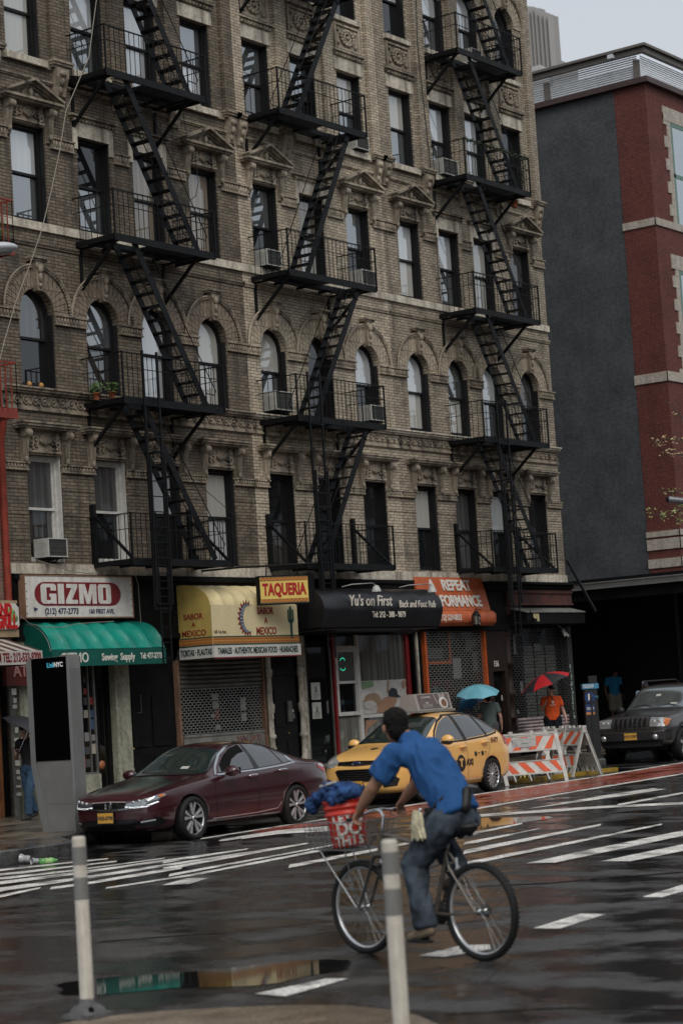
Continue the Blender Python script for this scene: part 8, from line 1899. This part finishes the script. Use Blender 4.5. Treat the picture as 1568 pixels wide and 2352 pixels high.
for i in range(18): a = rk.uniform(0, 6.28); q = rk.uniform(.04, .15); p = V(1.41 + q * math.cos(a), q * math.sin(a), 1.20 + rk.uniform(0, .06)); cap(mb, p, p + V(rk.uniform(-.1, .1), rk.uniform(-.09, .09), rk.uniform(0, .04)), .035, .018, V(rk.uniform(-1, 1), rk.uniform(-1, 1), rk.uniform(-1, 1)), .35)
fuse(mb, 'rags', mat('mottled_blue_cloth', (.022, .055, .15), .85, 0, .2, .9, 11, .5, 40), T3, .008, 1, .020, (24, 24, 24))
mb = MB(); cap(mb, (1.36, .10, 1.30), (1.50, .13, 1.27), .012, .012); fuse(mb, 'pale_strap', M_paper, T3, .008, 1)
# rider
T = thing('person', 'cyclist in a royal blue t-shirt and faded jeans leaning over the handlebar', 'person', tuple(rc), AZ)
SKc = skin('tan_skin', (.30, .16, .10)); M_bl = mat('royal_blue_cotton', (.022, .085, .235), .85, 0, .2, .10, 7, .15, 80); M_jean = mat('faded_jeans', (.055, .070, .088), .9, 0, .1, .8, 5, .3, 60)
J = dict(pelvis=(.20, 0, 1.05), waist=(.265, 0, 1.18), chest=(.44, 0, 1.42), neck=(.61, 0, 1.575), head=(.765, .0, 1.70), look=(.88, -.42, -.02), up=(.12, 0, 1),
         shL=(.585, .19, 1.50), elL=(.755, .275, 1.265), wrL=(.915, .275, 1.105), handL=((.55, .02, -.75), (-.55, 0, -.5), (.2, -1, 0), True),
         shR=(.60, -.19, 1.52), elR=(.90, -.31, 1.25), wrR=(1.015, -.275, 1.135), handR=((.55, -.02, -.70), (-.55, 0, -.5), (.2, 1, 0), True),
         hpL=(.225, .09, 1.00), knL=(.53, .125, .70), anL=(.455, .13, .265), heL=(.41, .13, .20), toL=(.60, .13, .165), hpR=(.225, -.09, 1.00), knR=(.60, -.14, .96), anR=(.33, -.13, .62), heR=(.30, -.13, .545), toR=(.49, -.13, .52))
P_, Rm = person(T, J, SKc, M_bl, M_jean, mat('tan_suede_shoe', (.21, .16, .11), .85, 0, .2, .3, 12), True, .0095, 1.04, .70, 1.10, hem=.12, side=V(-.66, 0, .75), shw=.022, lw=1.16, wr=.017, hs=1.10, slw=1.18, ff=.96, col=.98, aw=1.2)
mb = MB(); cap(mb, (.30, .17, 1.13), (.10, .15, 1.18), .016, .016); mb2 = MB(); 
mb = MB()
for q in range(20):
    a = 2 * math.pi * q / 20; a2 = 2 * math.pi * (q + 1) / 20
    c_ = lambda t: V(.235, 0, 1.115) + V(.75, 0, .66) .cross(V(0, 1, 0)).normalized() * (-.135) * math.sin(t) * 1.0 + V(0, 1, 0) * .160 * math.cos(t)
    mb.tube([c_(a), c_(a2)], .014, 6)
mb.build('belt', M_mbk, T)
MB().box(.41, .62, .095, .165, .125, .145).build('shoe_sole', M_mbk, T, bevel=.006); MB().box(.30, .33, .10, .17, .20, .23) 
g_ = MB(); ggc = V(.35, .235, 1.04)
M_glv = mat('soiled_cream_glove', (.50, .46, .32), .85, 0, .2, .5, 14)
T4 = thing('work_gloves', 'soiled cream work gloves dangling from the belt of the cyclist', 'gloves', tuple(rc), AZ)
for dx in (0, .035):
    g_ = MB(); b0 = ggc + V(dx - .02, .01 * (dx > 0), .03); cap(g_, b0, b0 + V(.0, 0, -.07), .026, .038, V(0, 1, 0), .6)
    for k in range(4): cap(g_, b0 + V(-.024 + k * .016, 0, -.09), b0 + V(-.045 + k * .03, .0, -.18 - .015 * (k % 2)), .013, .010)
    cap(g_, b0 + V(.024, 0, -.06), b0 + V(.05, 0, -.11), .011, .009); fuse(g_, 'glove', M_glv, T4, .008, 1)
MB().ell(ggc + V(-.03, .0, .05), (.018, .012, .02), 8, 6).build('clip', M_chr, T4)
T5 = thing('waist_pouch', 'black tool pouch with a grey flap on the back of the cyclist belt', 'pouch', tuple(rc), AZ)
mb = MB(); cap(mb, (.085, -.02, 1.20), (.06, .03, 1.10), .045, .048, V(1, 0, .6), .7); fuse(mb, 'bag', M_mbk, T5, .010, 1, .003); mb = MB(); cap(mb, (.06, -.03, 1.24), (-.02, -.02, 1.235), .022, .010, V(0, 0, 1), .6); fuse(mb, 'flap', mat('grey_cloth', (.14, .14, .14), .8), T5, .008, 1)
mb = MB(); cap(mb, (.16, .165, .98), (.10, .16, .90), .045, .04); T6 = thing('phone_case', 'dark belt case hanging beside the gloves of the cyclist', 'pouch', tuple(rc), AZ); mb = MB(); mb.box(.255, .315, .165, .195, .97, 1.10); mb.build('case', M_mbk, T6, bevel=.008); MB().box(.25, .32, .16, .20, 1.07, 1.105).build('flap', M_mbk, T6, bevel=.004)
# paint flecks on the jeans are part of the cloth
# ---- others
def put_person(label, px, depth, rot, J, **k):
    p = place(px, 1700, depth); z = k.pop('z', None); z = (swz(p.x) + .01) if z is None else z
    T = thing('person', label, 'person', (p.x, p.y, z), rot, group=None); person(T, J, **k); return T
CAMDIR = lambda T: math.atan2(-T.y, -T.x)
# man in the orange t-shirt, under the red and black umbrella
SKp = skin('fair_skin', (.42, .24, .18)); M_ors = mat('orange_cotton', (.62, .085, .02), .85, 0, .2, .08, 6, .15, 80)
arms = dict(elR=(-.02, -.26, 1.13), wrR=(.10, -.30, .90), handR=((.15, -.02, -1), (0, 1, 0), (1, 0, 0)), elL=(.06, .26, 1.16), wrL=(.25, .17, 1.30), handL=((.25, -.15, .9), (0, -.6, 0), (-1, 0, 0), True), look=(.75, -.55, .05))
arms2 = dict(elL=(-.04, .27, 1.13), wrL=(.08, .33, .90), handL=((.15, .02, -1), (0, -1, 0), (1, 0, 0)), elR=(.06, -.26, 1.16), wrR=(.26, -.16, 1.30), handR=((.25, .12, .9), (0, .6, 0), (-1, 0, 0), True), look=(.86, -.45, .05))
To = put_person('man in a bright orange t-shirt and black shorts standing behind the barricades', 1272, 52.3, R(213), standing(1.74, .05, arms=arms2), sk=SKp, shirt=M_ors, trous=mat('black_cotton', (.010, .011, .016), .9, 0, .2, .1), shoes=M_sole, build=1.22, hair=True, vox=.015, hem=.5, leg_end=0, shw=.02)
text('✿', .09, plane_M((.215, -.01, 1.30), (0, 1, 0), (-.1, 0, 1)), M_letw, To, 'shirt_print', .002, .002, 1, world=False) if False else None
MB().ell((.187, .02, 1.33), (.006, .034, .034), 10, 6).build('shirt_print', M_letw, To); MB().box(.186, .192, -.05, .08, 1.255, 1.268).build('shirt_print', M_letw, To)
hp = To.matrix_basis @ Vector((.33, -.14, 1.36)) if False else (Matrix.Translation(To.location) @ Matrix.Rotation(R(213), 4, 'Z')) @ Vector((.30, -.145, 1.40))
M_ured = mat('umbrella_red', (.42, .015, .02), .55, 0, .4, .1); M_ublk = mat('umbrella_black', (.022, .022, .026), .5, 0, .5, .1)
pt = place(1244, 1550, 52.1); ax = (hp - pt).normalized()
Tu = thing('umbrella', 'red and black panelled umbrella over the man in orange', 'umbrella', tuple(hp)); umbrella(Tu, pt - hp, ax + VR * .28, .66, .24, [M_ured, M_ublk], None, shaft=(hp - pt).length - .05)
# man in grey green, seen from behind, under the pale blue umbrella
SKq = skin('ruddy_skin', (.36, .20, .15))
Tg = put_person('man in a grey green t-shirt seen from behind under the pale blue umbrella', 1127, 51.2, R(40), standing(1.68, .12, arms=dict(elL=(.10, .25, 1.15), wrL=(.28, .16, 1.22), handL=((.2, -.1, 1), (0, -.6, 0), (-1, 0, 0), True), elR=(.0, -.28, 1.12), wrR=(.06, -.30, .87))), sk=SKq, shirt=mat('grey_green_cotton', (.075, .10, .095), .85, 0, .2, .1), trous=mat('charcoal_shorts', (.045, .045, .05), .9), shoes=mat('white_trainers', (.45, .45, .45), .6), build=1.12, vox=.015, hem=.5, leg_end=0, shw=.015)
hp = (Matrix.Translation(Tg.location) @ Matrix.Rotation(R(40), 4, 'Z')) @ Vector((.32, .14, 1.28))
pt = place(1095, 1574, 51.0); ax = (hp - pt).normalized()
Tu = thing('umbrella', 'pale blue umbrella above the man in grey green', 'umbrella', tuple(hp)); umbrella(Tu, pt - hp, ax * .45 + V(0, 0, -1), .53, .21, [mat('umbrella_pale_blue', (.12, .34, .42), .5, 0, .4, .06), mat('umbrella_pale_blue_panel', (.155, .40, .49), .5, 0, .4, .06)], None, shaft=.6)
pt0 = place(1063, 1620, 51.9)
T7 = thing('person', 'companion in dark clothes hidden beneath the dark blue umbrella behind the taxi', 'person', (pt0.x, pt0.y, swz(pt0.x)), R(60)); person(T7, standing(1.60, .1, arms=dict(elR=(.10, -.22, 1.15), wrR=(.26, -.12, 1.25), handR=((.2, .1, 1), (0, .6, 0), (-1, 0, 0), True))), SKq, mat('navy_cotton', (.02, .03, .05), .85), mat('black_cotton', (.01, .01, .01), .8), M_sole, vox=.02)
hp = (Matrix.Translation(T7.location) @ Matrix.Rotation(R(60), 4, 'Z')) @ Vector((.28, -.12, 1.28))
pt = place(1062, 1597, 51.9); Tu = thing('umbrella', 'dark blue umbrella tilted low beside the pale blue one', 'umbrella', tuple(hp)); umbrella(Tu, pt - hp, V(.28, .0, -1) + VR * .28, .50, .26, [mat('umbrella_dark_blue', (.012, .10, .22), .5, 0, .4, .1)], None, shaft=.45)
# man in the blue t-shirt on the ledge
SKd = skin('brown_skin', (.16, .09, .06)); pb_ = place(1418, 1600, 64.5)
Tb = put_person('man in a blue v-neck t-shirt and khaki shorts looking down by the black wall', 1418, 64.0, R(222), standing(1.76, .03, arms=dict(elL=(-.02, .27, 1.14), elR=(-.02, -.27, 1.14), look=(.35, .85, -.45), head=(.06, .05, 1.60))), z=.73, sk=SKd, shirt=mat('teal_blue_cotton', (.03, .20, .38), .85, 0, .2, .1), trous=mat('khaki_cotton', (.26, .23, .18), .9, 0, .2, .15), shoes=M_sole, build=1.05, vox=.017, hem=.35, leg_end=0, shw=.015)
# person in the cap behind the off-roader
Tc = put_person('person in a dark baseball cap half hidden behind the off-roader', 1489, 55.5, R(200), standing(1.70, .05, arms=dict(look=(1, .1, -.2))), sk=SKd, shirt=mat('pale_blue_stripe_cotton', (.20, .26, .34), .85, 0, .2, .3, 20), trous=mat('black_cotton', (.01, .01, .01), .8), shoes=M_sole, hair=True, vox=.017, cap_mt=mat('navy_cap', (.010, .014, .026), .8))
text('NY', .05, plane_M((.165, 0, 1.655), (0, 1, 0), (-.3, 0, 1)), M_letw, Tc, 'cap_emblem', .003, .002, .8, world=False)
# pedestrian at the left edge with the black umbrella
Tl = put_person('pedestrian in black t-shirt and jeans walking behind the kiosk with an umbrella', 64, 38.0, R(182), standing(1.70, .20, .02, arms=dict(elL=(-.07, .26, 1.13), wrL=(-.04, .29, .88), handL=((.05, 0, -1), (0, -1, 0), (1, 0, 0)), elR=(.06, -.24, 1.14), wrR=(.22, -.10, 1.20), handR=((.2, .1, 1), (0, .6, 0), (-1, 0, 0), True), look=(1, .1, -.35), head=(.07, 0, 1.62))), sk=skin('pale_skin', (.36, .22, .17)), shirt=mat('black_tee', (.008, .008, .009), .85), trous=mat('blue_denim', (.035, .07, .12), .85, 0, .2, .3, 7), shoes=M_sole, build=.95, vox=.014, hem=.5)
for q in (-1, 1): MB().ring((.165, q * .03, 1.605), .02, .003, 12, 4, 'x').build('glasses', M_mbk, Tl)
hp = (Matrix.Translation(Tl.location) @ Matrix.Rotation(R(182), 4, 'Z')) @ Vector((.26, -.08, 1.27)); pt = place(78, 1652, 37.9)
Tu = thing('umbrella', 'black umbrella half hidden behind the grey kiosk', 'umbrella', tuple(hp)); umbrella(Tu, pt - hp, (hp - pt).normalized() + V(0, 0, -.3), .55, .22, [M_ublk], None, shaft=(hp - pt).length)

# ------------------------------------------------------------------ the opposite side of the avenue, behind the viewer (seen only in reflections)
M_opp = brickmat('opposite_brick', (.12, .08, .06), (.10, .07, .05), (.06, .05, .04), .4, seed=12)
G_opp = glassmat('opposite_pane', (.03, .03, .035), .2)
for i, (x0, x1, h) in enumerate(((-34, -12, 15), (-12, 6, 17), (6, 26, 14.5), (26, 50, 17.5), (50, 84, 15), (84, 130, 17), (130, 190, 16))):
    T = thing('brick_building', ['low brick block behind the viewer at the far left', 'taller brick block behind the viewer, left of centre', 'lowest brick block directly behind the viewer', 'tallest brick block behind the viewer, right of centre', 'long brick block behind the viewer at the far right', 'brick block farther up the avenue behind the viewer', 'most distant brick block up the avenue behind the viewer'][i], 'building', (x0, -19, 0), group='blocks behind the viewer')
    prt('wall', M_opp, T, lambda m: m.box(x0 + .01, x1 - .01, -31, -19, -.2, h))
    k = 0; x = x0 + 1.2
    while x < x1 - 1.5:
        for zf in range(int((h - 4.5) // 3.2)):
            prt('window', G_opp, T, lambda m: m.box(x, x + 1.0, -18.98, -18.95, 5 + zf * 3.2, 6.9 + zf * 3.2))
        x += 2.4
    prt('shop_front', M_fascia, T, lambda m: m.box(x0 + .4, x1 - .4, -18.96, -18.9, .4, 3.6)); prt('cornice', M_rust, T, lambda m: m.box(x0 + .01, x1 - .01, -18.98, -18.5, h - .6, h + .1))
